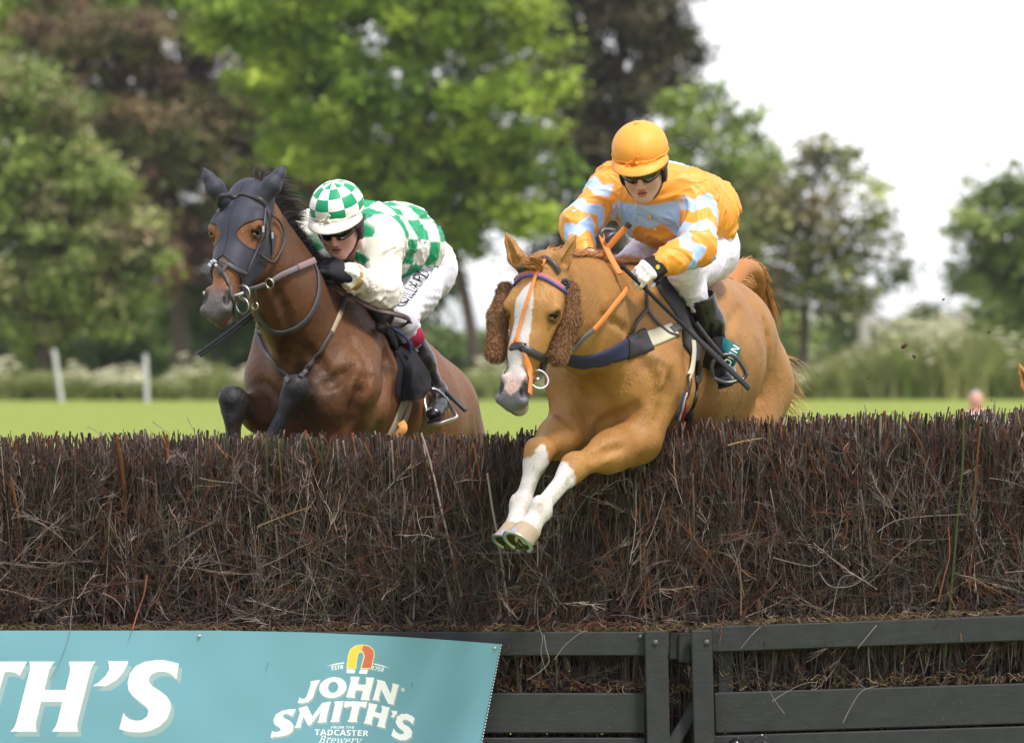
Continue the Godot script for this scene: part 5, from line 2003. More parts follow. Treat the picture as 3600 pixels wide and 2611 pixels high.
	lay_wide("band", b, [[1985, 1262], [2030, 1276], [2075, 1275], [2115, 1265], [2160, 1247], [2215, 1220]], [0.08, 0.082, 0.084], 0.006, navy, harness)
	lay_wide("tab", b, [[2208, 1224], [2240, 1208], [2282, 1192]], [0.095, 0.095], 0.009, leather, harness, 4, 0.003)
	lay_wide("elastic", b, [[2278, 1194], [2310, 1182], [2340, 1170], [2372, 1158]], [0.066, 0.062], 0.006, mat(rgb(0.5, 0.48, 0.36), 0.85, 0.2), harness, 4, 0.004)
	lay_strap("buckle_strap", b, [[2362, 1160], [2400, 1142], [2440, 1122]], 0.03, 0.006, mat(rgb(0.07, 0.07, 0.07), 0.5), harness, 4, 0.007)
	st = start()
	for way in [[[2272, 1000], [2274, 1040], [2277, 1088]], [[2277, 1086], [2258, 1108], [2234, 1145], [2222, 1190]], [[2277, 1086], [2296, 1115], [2330, 1150], [2360, 1172], [2390, 1180]]]:
		var z := lay(b, way, 4, 0.007)
		strap(st, z[0], z[1], 0.014, 0.004)
	part("neck_strap", done(st), leather, harness)
	# saddle
	var saddle := Node3D.new()
	saddle.name = "saddle"
	root.add_child(saddle, true)
	lay_wide("pad", b, [p.w(-0.26, -0.1, 0.24), p.w(-0.28, 0.0, 0.29), [2335, 995], [2378, 1060], [2408, 1125], [2436, 1195], [2452, 1260]], [0.16, 0.15, 0.14, 0.12, 0.10, 0.09], 0.012, mat(rgb(0.05, 0.05, 0.055), 0.75, 0.35), saddle, 5, 0.003)
	lay_wide("flap", b, [p.w(-0.34, -0.12, 0.23), p.w(-0.36, 0.0, 0.29), [2395, 1000], [2440, 1075], [2470, 1140], [2485, 1190]], [0.17, 0.16, 0.15, 0.14, 0.10], 0.010, mat(rgb(0.016, 0.015, 0.015), 0.35, 0.5), saddle, 5, 0.014)
	lay_strap("girth", b, [[2452, 1185], [2455, 1250], [2455, 1330], [2446, 1403], [2425, 1462], p.w(-0.3, 0.16, -0.38)], 0.042, 0.007, leather, saddle, 5, 0.004)
	lay_strap("girth_strap", b, [[2438, 1196], [2440, 1240], [2432, 1300], [2424, 1338]], 0.022, 0.005, mat(rgb(0.5, 0.48, 0.36), 0.85, 0.2), saddle, 4, 0.013)
	lay_strap("girth_buckle", b, [[2427, 1332], [2424, 1356], [2418, 1382]], 0.026, 0.007, leather, saddle, 4, 0.012)
	for e in [[-9, rgb(0.05, 0.10, 0.42)], [0, rgb(0.7, 0.7, 0.72)], [9, rgb(0.36, 0.03, 0.04)]]:
		lay_strap("surcingle", b, [[2414 + e[0], 1380], [2402 + e[0], 1425], [2388 + e[0], 1475]], 0.0098, 0.005, mat(e[1], 0.8, 0.2), saddle, 4, 0.012)
	# stirrup with its leather
	rod_part("stirrup_leather", smooth_path([q(2448, 1134, 0.03), q(2492, 1194, 0.02), q(2540, 1250, 0.0)], 4), [0.009], leather, saddle, 6)
	rod_part("stirrup", smooth_path([q(2508, 1324, -0.02), q(2505, 1280, 0.0), q(2530, 1252, 0.0), q(2570, 1248, -0.01), q(2598, 1268, -0.02), q(2622, 1308, -0.03), q(2618, 1326, -0.03), q(2602, 1336, -0.02), q(2555, 1345, 0.0), q(2512, 1330, -0.01)], 4), [0.008], mat(rgb(0.07, 0.075, 0.09), 0.3, 0.5, 0.6), saddle, 8)
var bay: Pose
var bay_body: Field

func bay_pose() -> void:
	var p := Pose.new()
	p.o = q(1130, 1235, -1.15)
	p.body(Vector3(-0.325, 0.255, 0.945), Vector3(0.0, 1, 0.0))
	p.poll = q(852, 655, -0.62)
	p.hs = 0.99
	p.nt = 0.92
	p.crest = 0.10
	p.nk = 0.03
	p.pits = false
	p.head(Vector3(-0.115, -0.5, 0.29), Vector3(0.19, -0.03, 0.12))
	p.elbow = [q(1000, 1490, -1.15), q(1225, 1470, -1.05)]
	p.knee = [q(817, 1405, -0.86), q(1043, 1365, -0.80)]
	p.fet = [q(823, 1600, -0.88), q(945, 1560, -0.83)]
	p.cor = [q(845, 1660, -0.98), q(955, 1640, -0.94)]
	p.toe = [q(870, 1690, -1.05), q(975, 1680, -1.01)]
	bay = p
	p.extra = [[q(965, 1160, -1.22), q(950, 1310, -1.18), 0.08, 0.09, 0.08]]
	var ears := []
	ears.append([q(780, 700, -0.58), q(755, 662, -0.57), q(716, 596, -0.58), Vector3(-0.4, -0.1, 0.9).normalized()])
	ears.append([q(918, 700, -0.60), q(955, 650, -0.60), q(1000, 586, -0.62), Vector3(0.7, -0.1, 0.7).normalized()])
	bay_body = horse_field(p, ears, 0.3)
	for c in [[[[1012, 1180], [1010, 1255], [1004, 1320]], 0.014], [[[1100, 1362], [1168, 1340], [1225, 1300]], 0.014], [[[1270, 1330], [1245, 1435], [1225, 1500]], 0.013], [[[1060, 1210], [1120, 1270], [1150, 1310]], 0.008],
			[[[900, 1345], [935, 1360], [970, 1400]], 0.012], [[[1230, 1180], [1290, 1270], [1300, 1370]], 0.008], [[[960, 1010], [1000, 1080], [1010, 1150]], 0.007]]:
		crease(bay_body, c[0], c[1])

func hood_keep(v: Vector3) -> bool:
	var h := bay.to_head(v)
	if h.y > 0.5 or h.y < -0.2: return false
	var low := lerpf(0.335, 0.40, clampf(absf(h.x) / 0.06, 0, 1)) + clampf((-0.06 - h.z) * 0.6, 0, 0.05)
	if h.y > low: return false
	if h.z < -0.19 or h.y < 0.02 and h.z < -0.10 and absf(h.x) < 0.06: return false
	if h.y < 0.12 and h.z < -0.13: return false
	var a := (h.y - 0.212) / 0.066
	var b := (h.z + 0.034) / 0.052
	return not (absf(h.x) > 0.04 and a * a + b * b < 1.0)

func paint_bay(v: Vector3, n: Vector3) -> Color:
	var p := bay
	var k := blotch.get_noise_3dv(v * 2.6 + Vector3(5, 0, 0)) * 0.5 + blotch.get_noise_3dv(v * 10.0) * 0.25
	var t := p.to_body(v)
	var c := Color(0.19, 0.084, 0.030).lerp(Color(0.098, 0.043, 0.018), clampf(0.35 + k, 0.0, 1.0))
	# darker tint down the breast and the front of the neck, brighter flanks
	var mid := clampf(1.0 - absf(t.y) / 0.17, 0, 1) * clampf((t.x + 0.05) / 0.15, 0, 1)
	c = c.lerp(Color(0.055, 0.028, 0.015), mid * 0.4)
	if t.x < -0.2: c = c.lerp(Color(0.25, 0.105, 0.03), clampf((-0.2 - t.x) * 2.0, 0, 0.6))
	if t.x < -0.95: c = c.lerp(Color(0.13, 0.07, 0.05), clampf((-0.95 - t.x) * 3.0, 0, 0.55))
	# clipped patches on the quarters
	for m in [Vector2(-1.12, 0.115), Vector2(-1.3, 0.115)]:
		var e := Vector2((t.x - m.x) / 0.05, (t.y - m.y) / 0.03).length()
		if t.z > 0.0 and e < 1.0: c = Color(0.12, 0.05, 0.02)
	var h := p.to_head(v)
	if h.y > -0.1 and h.y < 0.68 and absf(h.x) < 0.16 and h.z > -0.22 and h.z < 0.1:
		var jag := blotch.get_noise_3dv(v * 30.0)
		c = c.lerp(Color(0.26, 0.11, 0.036), 0.7)
		c = c.lerp(Color(0.13, 0.12, 0.12), clampf((h.y - 0.46 + jag * 0.03) / 0.06, 0, 1))
		for e: float in [-1.0, 1.0]:
			var d := Vector3(h.x - 0.095 * e, h.y - 0.21, h.z + 0.04).length()
			c = c.lerp(Color(0.07, 0.05, 0.045), clampf((0.034 - d) / 0.014, 0, 0.85))
			d = Vector3(h.x - 0.054 * e, (h.y - 0.53) * 0.75, h.z + 0.004).length()
			c = c.lerp(Color(0.014, 0.008, 0.008), clampf((0.026 - d) / 0.008, 0, 1))
		if h.y > 0.55 and h.z < -0.083 and h.z > -0.096: c = Color(0.25, 0.05, 0.04)
	for i in 2:
		var kn: Vector3 = p.knee[i]
		var el: Vector3 = p.elbow[i]
		var fe: Vector3 = p.fet[i]
		var d := v.distance_to(Geometry3D.get_closest_point_to_segment(v, kn, fe))
		var up := (v - kn).dot((el - kn).normalized())
		if d < 0.1 and up < 0.2:
			c = c.lerp(Color(0.042, 0.042, 0.046) * (1.0 + 0.5 * blotch.get_noise_3dv(v * 26.0)), clampf((0.11 - up) / 0.08, 0, 1))
		var dd := v.distance_to(Geometry3D.get_closest_point_to_segment(v, kn, el))
		if dd < 0.13 and up > 0.0: c = c.lerp(Color(0.045, 0.027, 0.018), clampf(1.0 - up / 0.35, 0, 1) * 0.8)
	return c

func build_bay() -> void:
	bay_pose()
	var p := bay
	var b := bay_body
	var root := thing("horse", "dark bay racehorse in a black hood with its knees tucked up behind the fence", "horse", Vector3(p.w(-0.5, 0, 0).x, 0, p.w(-0.5, 0, 0).z))
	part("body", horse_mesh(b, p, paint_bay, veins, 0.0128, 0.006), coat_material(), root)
	var dark_eye := mat(rgb(0.006, 0.004, 0.003), 0.12, 0.35)
	eyeball(p, "eye", -1.0, dark_eye, root)
	eyeball(p, "eye", 1.0, dark_eye, root)
	var horn := mat(rgb(0.05, 0.045, 0.04), 0.5, 0.4)
	var sole := mat(rgb(0.06, 0.06, 0.04), 0.95, 0.2)
	hoof(p.cor[0], p.toe[0], Vector3(0.2, 0.3, 1), horn, steel, sole, root)
	hoof(p.cor[1], p.toe[1], Vector3(0.2, 0.3, 1), horn, steel, sole, root)
	# hood
	b.iso = 0.0045
	var c := p.h(0.2, -0.05, 0)
	var piece := only(b.mesh(0.0045, 1, c, 0.43, Plane((p.n * 0.55 + p.d * 0.25).normalized(), p.h(0.0, -0.22, 0))), hood_keep)
	b.iso = 0.0
	var nylon := mat(rgb(0.024, 0.027, 0.040), 0.62, 0.4)
	nylon.rim_enabled = true
	nylon.rim = 0.4
	var hood := part("hood", skin([piece]), nylon, root)
	for e: float in [-1.0, 1.0]:
		var pts := []
		for i in 28:
			var a := TAU * i / 28.0
			var sd := 0.17
			while sd > 0.03 and b.f(p.h(0.212 + 0.066 * cos(a), -0.034 + 0.052 * sin(a), sd * e)) > 0.003: sd -= 0.001
			pts.append(p.h(0.212 + 0.066 * cos(a), -0.034 + 0.052 * sin(a), sd * e))
		var ns := []
		for q0 in pts: ns.append(b.grad(q0))
		var st := start()
		strap(st, pts, ns, 0.007, 0.0035, true)
		part("hem", done(st), nylon, hood)
	var pts := []
	var ns := []
	for i in 41:
		var a := lerpf(-2.1, 2.1, i / 40.0)
		var s := sin(a) * 0.085 if absf(a) < 1.57 else signf(a) * 0.085
		var nn := -0.02 - (1.0 - cos(a)) * 0.10
		var t := lerpf(0.335, 0.40, clampf(absf(s) / 0.06, 0, 1)) + clampf((-0.06 - nn) * 0.6, 0, 0.05)
		pts.append(b.snap(p.h(t, nn, s), 0.003))
		ns.append(b.grad(pts[pts.size() - 1]))
	var st := start()
	strap(st, pts, ns, 0.009, 0.0035)
	part("hem", done(st), nylon, hood)
	st = start()
	pts = []
	ns = []
	for i in 26:
		pts.append(b.snap(p.h(lerpf(-0.02, 0.33, i / 25.0), 0.02, 0.0), 0.0045))
		ns.append(b.grad(pts[pts.size() - 1]))
	strap(st, pts, ns, 0.003, 0.0016)
	part("seam", done(st), mat(rgb(0.012, 0.013, 0.02), 0.8), hood)
	# mane
	var rng := RandomNumberGenerator.new()
	rng.seed = 78
	var hairs := tinted(0.6, 0.35)
	st = start()
	for i in 5500:
		var t := rng.randf()
		var base := p.h(0.0, -0.11, 0).lerp(p.w(-0.16, 0, p.crest + 0.04), t)
		base = b.snap(base + p.u * 0.1 - p.f * 0.02) + p.l * rng.randf_range(-0.02, 0.03)
		st.set_color(Color(0.045, 0.040, 0.040).lerp(Color(0.16, 0.145, 0.14), rng.randf() * rng.randf()))
		var long := rng.randf_range(0.09, 0.17) if t < 0.3 else rng.randf_range(0.05, 0.10)
		hair(st, base, Vector3(0.55 + rng.randf_range(-0.25, 0.25), 0.62 - t * 0.2, -0.35 + rng.randf_range(-0.25, 0.25)), Vector3(0.55, -1.3, -0.1), long * 0.85, 0.002, rng, 5)
	for i in 180:
		st.set_color(Color(0.06, 0.05, 0.05).lerp(Color(0.16, 0.13, 0.12), rng.randf()))
		hair(st, b.snap(q(905 + rng.randf_range(-10, 35), 650, -0.66)), Vector3(rng.randf_range(-0.5, 0.4), 1.0, 0.1), Vector3(rng.randf_range(-0.3, 0.3), -0.1, 0), rng.randf_range(0.04, 0.075), 0.0022, rng)
	part("mane", done(st), hairs, root)
	# tail, hidden behind the fence for the most part
	st = start()
	var mid := smooth_path([p.w(-1.4, 0, 0.06), p.w(-1.55, 0, 0.03), p.w(-1.66, 0, -0.15), p.w(-1.7, 0, -0.5)], 4)
	st.set_color(Color(0.03, 0.025, 0.022))
	rod(st, mid, [0.045, 0.045, 0.04, 0.04, 0.035, 0.035, 0.03, 0.03, 0.025, 0.025, 0.02, 0.02, 0.015], 8)
	for i in 300:
		var k := rng.randi() % (mid.size() - 1)
		st.set_color(Color(0.03, 0.025, 0.022))
		hair(st, mid[k], Vector3(rng.randf_range(-0.3, 0.3), -0.6, -0.6), Vector3(0, -0.8, 0), rng.randf_range(0.2, 0.45), 0.006, rng)
	part("tail", done(st), hairs, root)
	build_bay_tack(root)

func build_bay_tack(root: Node3D) -> void:
	var p := bay
	var b := bay_body
	var bridle := Node3D.new()
	bridle.name = "bridle"
	root.add_child(bridle, true)
	var worn := mat(rgb(0.055, 0.053, 0.055), 0.5, 0.45)
	lay_strap("browband", b, [p.h(0.11, -0.1, -0.09), [768, 700], [800, 685], [840, 682], [880, 688], [915, 702], [932, 718]], 0.017, 0.005, leather, bridle, 5, 0.006)
	lay_strap("cheek_strap", b, [[934, 722], [944, 760], [948, 800], [955, 850], [957, 895]], 0.014, 0.004, leather, bridle, 5, 0.008)
	lay_strap("cheek_strap", b, [[932, 735], [928, 780], [924, 810], [915, 850], [900, 885], [880, 930], [868, 962]], 0.009, 0.004, worn, bridle, 5, 0.008)
	lay_strap("throat_strap", b, [[952, 752], [975, 770], [995, 805], [1000, 840], [988, 880], [968, 915], [955, 922], [930, 908], [912, 890]], 0.012, 0.005, leather, bridle, 5, 0.012)
	for m in [[925, 806], [957, 828]]:
		var c := b.hit(EYE, q(m[0], m[1], -0.6), 0.014)
		var st := start()
		bevelled(st, Transform3D(Basis(), c), Vector3(0.010, 0.026, 0.006), 0.002)
		part("buckle", done(st), steel, bridle)
	# crossed noseband with its metal nosepiece
	lay_strap("noseband", b, [[733, 935], [752, 918], [768, 914], [800, 930], [835, 950], [862, 962]], 0.018, 0.006, worn, bridle, 5, 0.004)
	lay_strap("noseband", b, [[756, 925], [780, 955], [800, 985], [812, 1020], [818, 1050], [822, 1090]], 0.015, 0.005, worn, bridle, 5, 0.004)
	var nc := b.hit(EYE, q(748, 926, -0.5), 0.008)
	for e in [[-10, 6], [6, -8], [14, 8], [-2, -4]]:
		var c := b.hit(EYE, q(748 + e[0], 926 + e[1], -0.5), 0.007)
		var st := start()
		bevelled(st, Transform3D(Basis(Vector3(0.8, -0.5, 0.3).normalized(), Vector3(0.5, 0.8, 0).normalized(), Vector3(-0.3, 0, 0.95).normalized()).orthonormalized(), c), Vector3(0.022, 0.011, 0.004), 0.0015)
		part("nosepiece", done(st), steel, bridle)
	# bit and its rings
	var bc := p.h(0.44, -0.09, 0.075)
	bc = q(855, 1030, bc.z + 0.01)
	ring_part("bit_ring", bc, (Vector3(0.4, -0.9, 0.1)).normalized(), Vector3(0.65, 0.3, 0.6).normalized(), 0.032, 0.0042, steel, bridle)
	ring_part("bit_ring", bc + Vector3(-0.004, -0.05, 0.01), Vector3(0.3, -0.95, 0.1).normalized(), Vector3(0.7, 0.25, 0.6).normalized(), 0.032, 0.0035, steel, bridle)
	ring_part("rein_ring", q(947, 996, bc.z - 0.04), Vector3(0.5, -0.85, 0).normalized(), Vector3(0.6, 0.4, 0.6).normalized(), 0.02, 0.003, steel, bridle)
	rod_part("bit", [bc, q(825, 1040, bc.z + 0.01), bc + Vector3(-0.16, 0.0, -0.05)], [0.008], steel, bridle)
	var st := start()
	strap(st, smooth_path([q(868, 1020, bc.z + 0.01), q(900, 1012, bc.z), q(930, 1000, bc.z - 0.02)], 4), [Vector3(0.3, 0, 0.95), Vector3(0.3, 0, 0.95), Vector3(0.3, 0, 0.95), Vector3(0.3, 0, 0.95), Vector3(0.3, 0, 0.95), Vector3(0.3, 0, 0.95), Vector3(0.3, 0, 0.95), Vector3(0.3, 0, 0.95), Vector3(0.3, 0, 0.95)], 0.022, 0.006)
	strap(st, smooth_path([q(893, 1012, bc.z + 0.01), q(897, 1045, bc.z), q(896, 1068, bc.z - 0.01)], 4), [Vector3(0.3, 0, 0.95), Vector3(0.3, 0, 0.95), Vector3(0.3, 0, 0.95), Vector3(0.3, 0, 0.95), Vector3(0.3, 0, 0.95), Vector3(0.3, 0, 0.95), Vector3(0.3, 0, 0.95), Vector3(0.3, 0, 0.95), Vector3(0.3, 0, 0.95)], 0.012, 0.005)
	part("curb_strap", done(st), leather, bridle)
	ring_part("curb_ring", q(896, 1076, bc.z - 0.01), Vector3(0.2, -1, 0).normalized(), Vector3(0.8, 0.2, 0.5).normalized(), 0.014, 0.003, steel, bridle)
	rod_part("curb_strap", smooth_path([q(818, 1060, bc.z + 0.03), q(826, 1100, bc.z + 0.02), q(830, 1140, bc.z + 0.02)], 3), [0.008, 0.009, 0.008, 0.007, 0.005, 0.004, 0.003], leather, bridle)
	lay_strap("rein", b, [[952, 990], [985, 968], [1020, 952], [1052, 937]], 0.022, 0.005, mat(rgb(0.17, 0.15, 0.155), 0.6, 0.4), bridle, 5, 0.016)
	lay_strap("rein", b, [[1046, 940], [1075, 928], [1105, 915]], 0.026, 0.006, mat(rgb(0.22, 0.16, 0.155), 0.7, 0.4), bridle, 5, 0.018)
	var r := []
	var rn := []
	for m in [[1128, 937, -0.96], [1160, 982, -0.98], [1204, 1020, -1.0], [1277, 1070, -1.03], [1330, 1092, -1.06], [1385, 1104, -1.08], [1425, 1116, -1.10], [1440, 1132, -1.13], [1420, 1143, -1.17], [1385, 1143, -1.18], [1352, 1138, -1.18]]:
		r.append(q(m[0], m[1], m[2]))
	r = smooth_path(r, 5)
	for i in r.size(): rn.append(Vector3(0.25, 0.55, 0.8))
	st = start()
	strap(st, r, rn, 0.024, 0.006)
	part("rein", done(st), brown_leather, bridle)
	st = start()
	r = smooth_path([q(1345, 1060, -1.18), q(1372, 1085, -1.17), q(1376, 1115, -1.17), q(1352, 1140, -1.17), q(1335, 1150, -1.17)], 4)
	rn = []
	for i in r.size(): rn.append(Vector3(0.6, 0.1, 0.8))
	strap(st, r, rn, 0.024, 0.006)
	ball(st, q(1345, 1150, -1.16), Vector3(0.032, 0.026, 0.02))
	part("rein_knot", done(st), brown_leather, bridle)
	# neck strap and breastplate
	var harness := Node3D.new()
	harness.name = "breastplate"
	root.add_child(harness, true)
	lay_strap("neck_strap", b, [[1104, 925], [1118, 960], [1122, 1000], [1117, 1045], [1101, 1088], [1082, 1118], [1058, 1142], [1025, 1162], [990, 1171], [960, 1166], [938, 1152], [918, 1125], [905, 1098]], 0.026, 0.005, worn, harness, 5, 0.003)
	lay_strap("breast_strap", b, [[1216, 1039], [1206, 1070], [1198, 1096]], 0.02, 0.005, worn, harness, 4, 0.003)
	lay_strap("breast_strap", b, [[1199, 1094], [1184, 1128], [1166, 1168]], 0.022, 0.005, mat(rgb(0.36, 0.31, 0.22), 0.85, 0.2), harness, 4, 0.003)
	lay_strap("breast_strap", b, [[1167, 1165], [1144, 1205], [1112, 1250], [1080, 1290], [1055, 1325]], 0.02, 0.005, worn, harness, 4, 0.003)
	lay_strap("breast_strap", b, [[912, 1140], [908, 1165], [912, 1198], [930, 1238], [960, 1270], [990, 1305], [1016, 1340]], 0.02, 0.005, worn, harness, 4, 0.003)
	# saddle and its cloth
	var saddle := Node3D.new()
	saddle.name = "saddle"
	root.add_child(saddle, true)
	var felt := mat(rgb(0.014, 0.014, 0.016), 0.85, 0.3)
	var piping := mat(rgb(0.025, 0.03, 0.10), 0.7, 0.3)
	lay_strap("saddle_pad", b, [p.w(-0.26, -0.1, 0.22), p.w(-0.28, 0.02, 0.27), [1330, 1110], [1362, 1160], [1395, 1215], [1415, 1270], [1418, 1330], [1420, 1390]], 0.11, 0.016, felt, saddle, 5, 0.004)
	rod_part("piping", smooth_path([q(1362, 1144, -1.27), q(1400, 1166, -1.26), q(1430, 1192, -1.26), q(1444, 1222, -1.26), q(1440, 1265, -1.26), q(1430, 1320, -1.26), q(1416, 1400, -1.27)], 4), [0.006], piping, saddle, 6)
	lay_strap("girth", b, [[1425, 1405], [1410, 1440], [1390, 1490], [1370, 1530]], 0.036, 0.007, mat(rgb(0.40, 0.35, 0.25), 0.85, 0.2), saddle, 4, 0.006)
	lay_strap("girth", b, [[1440, 1412], [1432, 1450], [1418, 1485], [1405, 1520]], 0.026, 0.007, mat(rgb(0.36, 0.31, 0.22), 0.85, 0.2), saddle, 4, 0.004)
	st = start()
	strap(st, smooth_path([q(1408, 1485, -1.2), q(1418, 1505, -1.18), q(1400, 1530, -1.18), q(1382, 1560, -1.18)], 3), [Vector3(0.2, 0, 1), Vector3(0.2, 0, 1), Vector3(0.2, 0, 1), Vector3(0.2, 0, 1), Vector3(0.2, 0, 1), Vector3(0.2, 0, 1), Vector3(0.2, 0, 1), Vector3(0.2, 0, 1), Vector3(0.2, 0, 1), Vector3(0.2, 0, 1)], 0.035, 0.005)
	part("girth_end", done(st), mat(rgb(0.55, 0.27, 0.08), 0.6, 0.3), saddle)
	# loose number cloth, blown back over the boot
	var cloth := sheet([[q(1440, 1220, -1.27), q(1470, 1250, -1.28), q(1505, 1300, -1.31), q(1516, 1330, -1.33)], [q(1432, 1280, -1.24), q(1462, 1305, -1.22), q(1490, 1335, -1.27), q(1512, 1365, -1.29)], [q(1424, 1345, -1.24), q(1450, 1350, -1.20), q(1478, 1375, -1.24), q(1500, 1385, -1.27)], [q(1412, 1412, -1.24), q(1440, 1405, -1.22), q(1468, 1405, -1.23), q(1490, 1398, -1.26)]], 8, 0.006, 0.004, 21)
	part("number_cloth", cloth, mat(rgb(0.02, 0.02, 0.022), 0.8, 0.3), saddle)
	rod_part("stirrup", smooth_path([q(1497, 1435, -1.40), q(1492, 1400, -1.42), q(1508, 1370, -1.43), q(1535, 1372, -1.44), q(1568, 1402, -1.46), q(1590, 1440, -1.48), q(1605, 1465, -1.48), q(1575, 1478, -1.44), q(1530, 1490, -1.40), q(1503, 1470, -1.39), q(1497, 1435, -1.40)], 4), [0.0075], steel, saddle, 8)
	rod_part("strap_end", smooth_path([q(1556, 1366, -1.5), q(1596, 1404, -1.5), q(1637, 1444, -1.48)], 3), [0.010], mat(rgb(0.012, 0.022, 0.024), 0.5), saddle, 8)
	rod_part("stirrup_leather", smooth_path([q(1440, 1200, -1.3), q(1480, 1290, -1.4), q(1515, 1372, -1.43)], 4), [0.010], leather, saddle, 6)

# a piece of cloth through a 4x4 net of points, thickness t, rippled
func sheet(net: Array, per: int, t: float, ripple: float, sd: int) -> ArrayMesh:
	var rows := []
	for r in net: rows.append(smooth_path(r, per))
	var n: int = rows[0].size()
	var cols := []
	for j in n:
		var c := []
		for r in rows: c.append(r[j])
		cols.append(smooth_path(c, per))
	var m: int = cols[0].size()
	var st := start()
	st.set_smooth_group(1)
	var p := []
	for j in n:
		var line := []
		for i in m:
			var v: Vector3 = cols[j][i]
			line.append(v + Vector3(0.2, 0.1, 1.0).normalized() * ripple * (blotch.get_noise_3dv(v * 14.0 + Vector3(sd, 0, 0)) * 1.5 + blotch.get_noise_3dv(v * 30.0)))
		p.append(line)
	for j in n - 1:
		for i in m - 1:
			quad(st, p[j][i], p[j][i + 1], p[j + 1][i + 1], p[j + 1][i])
	st.set_smooth_group(2)
	var back := Vector3(0, 0, -t)
	for j in n - 1:
		for i in m - 1:
			quad(st, p[j][i] + back, p[j + 1][i] + back, p[j + 1][i + 1] + back, p[j][i + 1] + back)
	st.set_smooth_group(3)
	for j in n - 1:
		quad(st, p[j][0], p[j + 1][0], p[j + 1][0] + back, p[j][0] + back)
		quad(st, p[j][m - 1] + back, p[j + 1][m - 1] + back, p[j + 1][m - 1], p[j][m - 1])
	for i in m - 1:
		quad(st, p[0][i] + back, p[0][i + 1] + back, p[0][i + 1], p[0][i])
		quad(st, p[n - 1][i], p[n - 1][i + 1], p[n - 1][i + 1] + back, p[n - 1][i] + back)
	return done(st)
# ---------------------------------------------------------------- riders
class Rider:
	var head := Vector3.ZERO
	var hs := Vector3.RIGHT   # his left
	var hu := Vector3.UP
	var hf := Vector3.BACK    # where the face looks
	var neck := Vector3.ZERO
	var chest := Vector3.ZERO
	var waist := Vector3.ZERO
	var pelvis := Vector3.ZERO
	# each [right, left]
	var sh := []
	var el := []
	var wr := []
	var ha := []
	var hip := []
	var kn := []
	var an := []
	var heel := []
	var toe := []
	func face(f: Vector3, u: Vector3) -> void:
		hf = f.normalized()
		hs = u.cross(hf).normalized()
		hu = hf.cross(hs).normalized()
	func h(x: float, y: float, z: float) -> Vector3:
		return head + hs * x + hu * y + hf * z
	func hb() -> Basis:
		return Basis(hs, hu, hf)
	func to_head(p: Vector3) -> Vector3:
		var r := p - head
		return Vector3(r.dot(hs), r.dot(hu), r.dot(hf))

func rider_head(r: Rider, b: Field) -> void:
	var H := r.hb()
	b.ell(r.h(0, 0.03, -0.012), Vector3(0.076, 0.09, 0.094), H, 0.03)
	b.ell(r.h(0, -0.03, 0.03), Vector3(0.062, 0.082, 0.062), H, 0.03)
	b.bone(r.h(0.048, -0.05, 0.0), r.h(0.014, -0.1, 0.066), 0.026, 0.02, 0.03)
	b.bone(r.h(-0.048, -0.05, 0.0), r.h(-0.014, -0.1, 0.066), 0.026, 0.02, 0.03)
	b.ell(r.h(0, -0.103, 0.07), Vector3(0.019, 0.016, 0.016), H, 0.02)
	b.bone(r.h(0, 0.005, 0.088), r.h(0, -0.04, 0.108), 0.0085, 0.0125, 0.012)
	for e: float in [-1.0, 1.0]:
		b.ell(r.h(0.042 * e, -0.03, 0.062), Vector3(0.022, 0.026, 0.022), H, 0.02)
		b.ell(r.h(0.0125 * e, -0.045, 0.1), Vector3(0.009, 0.0085, 0.010), H, 0.006)
		b.ell(r.h(0.032 * e, 0.004, 0.082), Vector3(0.017, 0.011, 0.012), H, 0.012, 1)
		b.bone(r.h(0.012 * e, 0.02, 0.088), r.h(0.045 * e, 0.018, 0.074), 0.009, 0.008, 0.012)
		b.ell(r.h(0.030 * e, 0.003, 0.073), Vector3(0.013, 0.013, 0.013), H, 0.004)
		b.ell(r.h(0.0065 * e, -0.0525, 0.105), Vector3(0.004, 0.004, 0.006), H, 0.002, 1)
		b.ell(r.h(0.079 * e, -0.01, -0.01), Vector3(0.008, 0.03, 0.018), H, 0.008)
	b.ell(r.h(0, -0.0665, 0.0895), Vector3(0.022, 0.0065, 0.009), H, 0.005)
	b.ell(r.h(0, -0.0795, 0.0875), Vector3(0.019, 0.008, 0.009), H, 0.005)
	b.ell(r.h(0, -0.073, 0.099), Vector3(0.017, 0.004, 0.013), H, 0.003, 1)

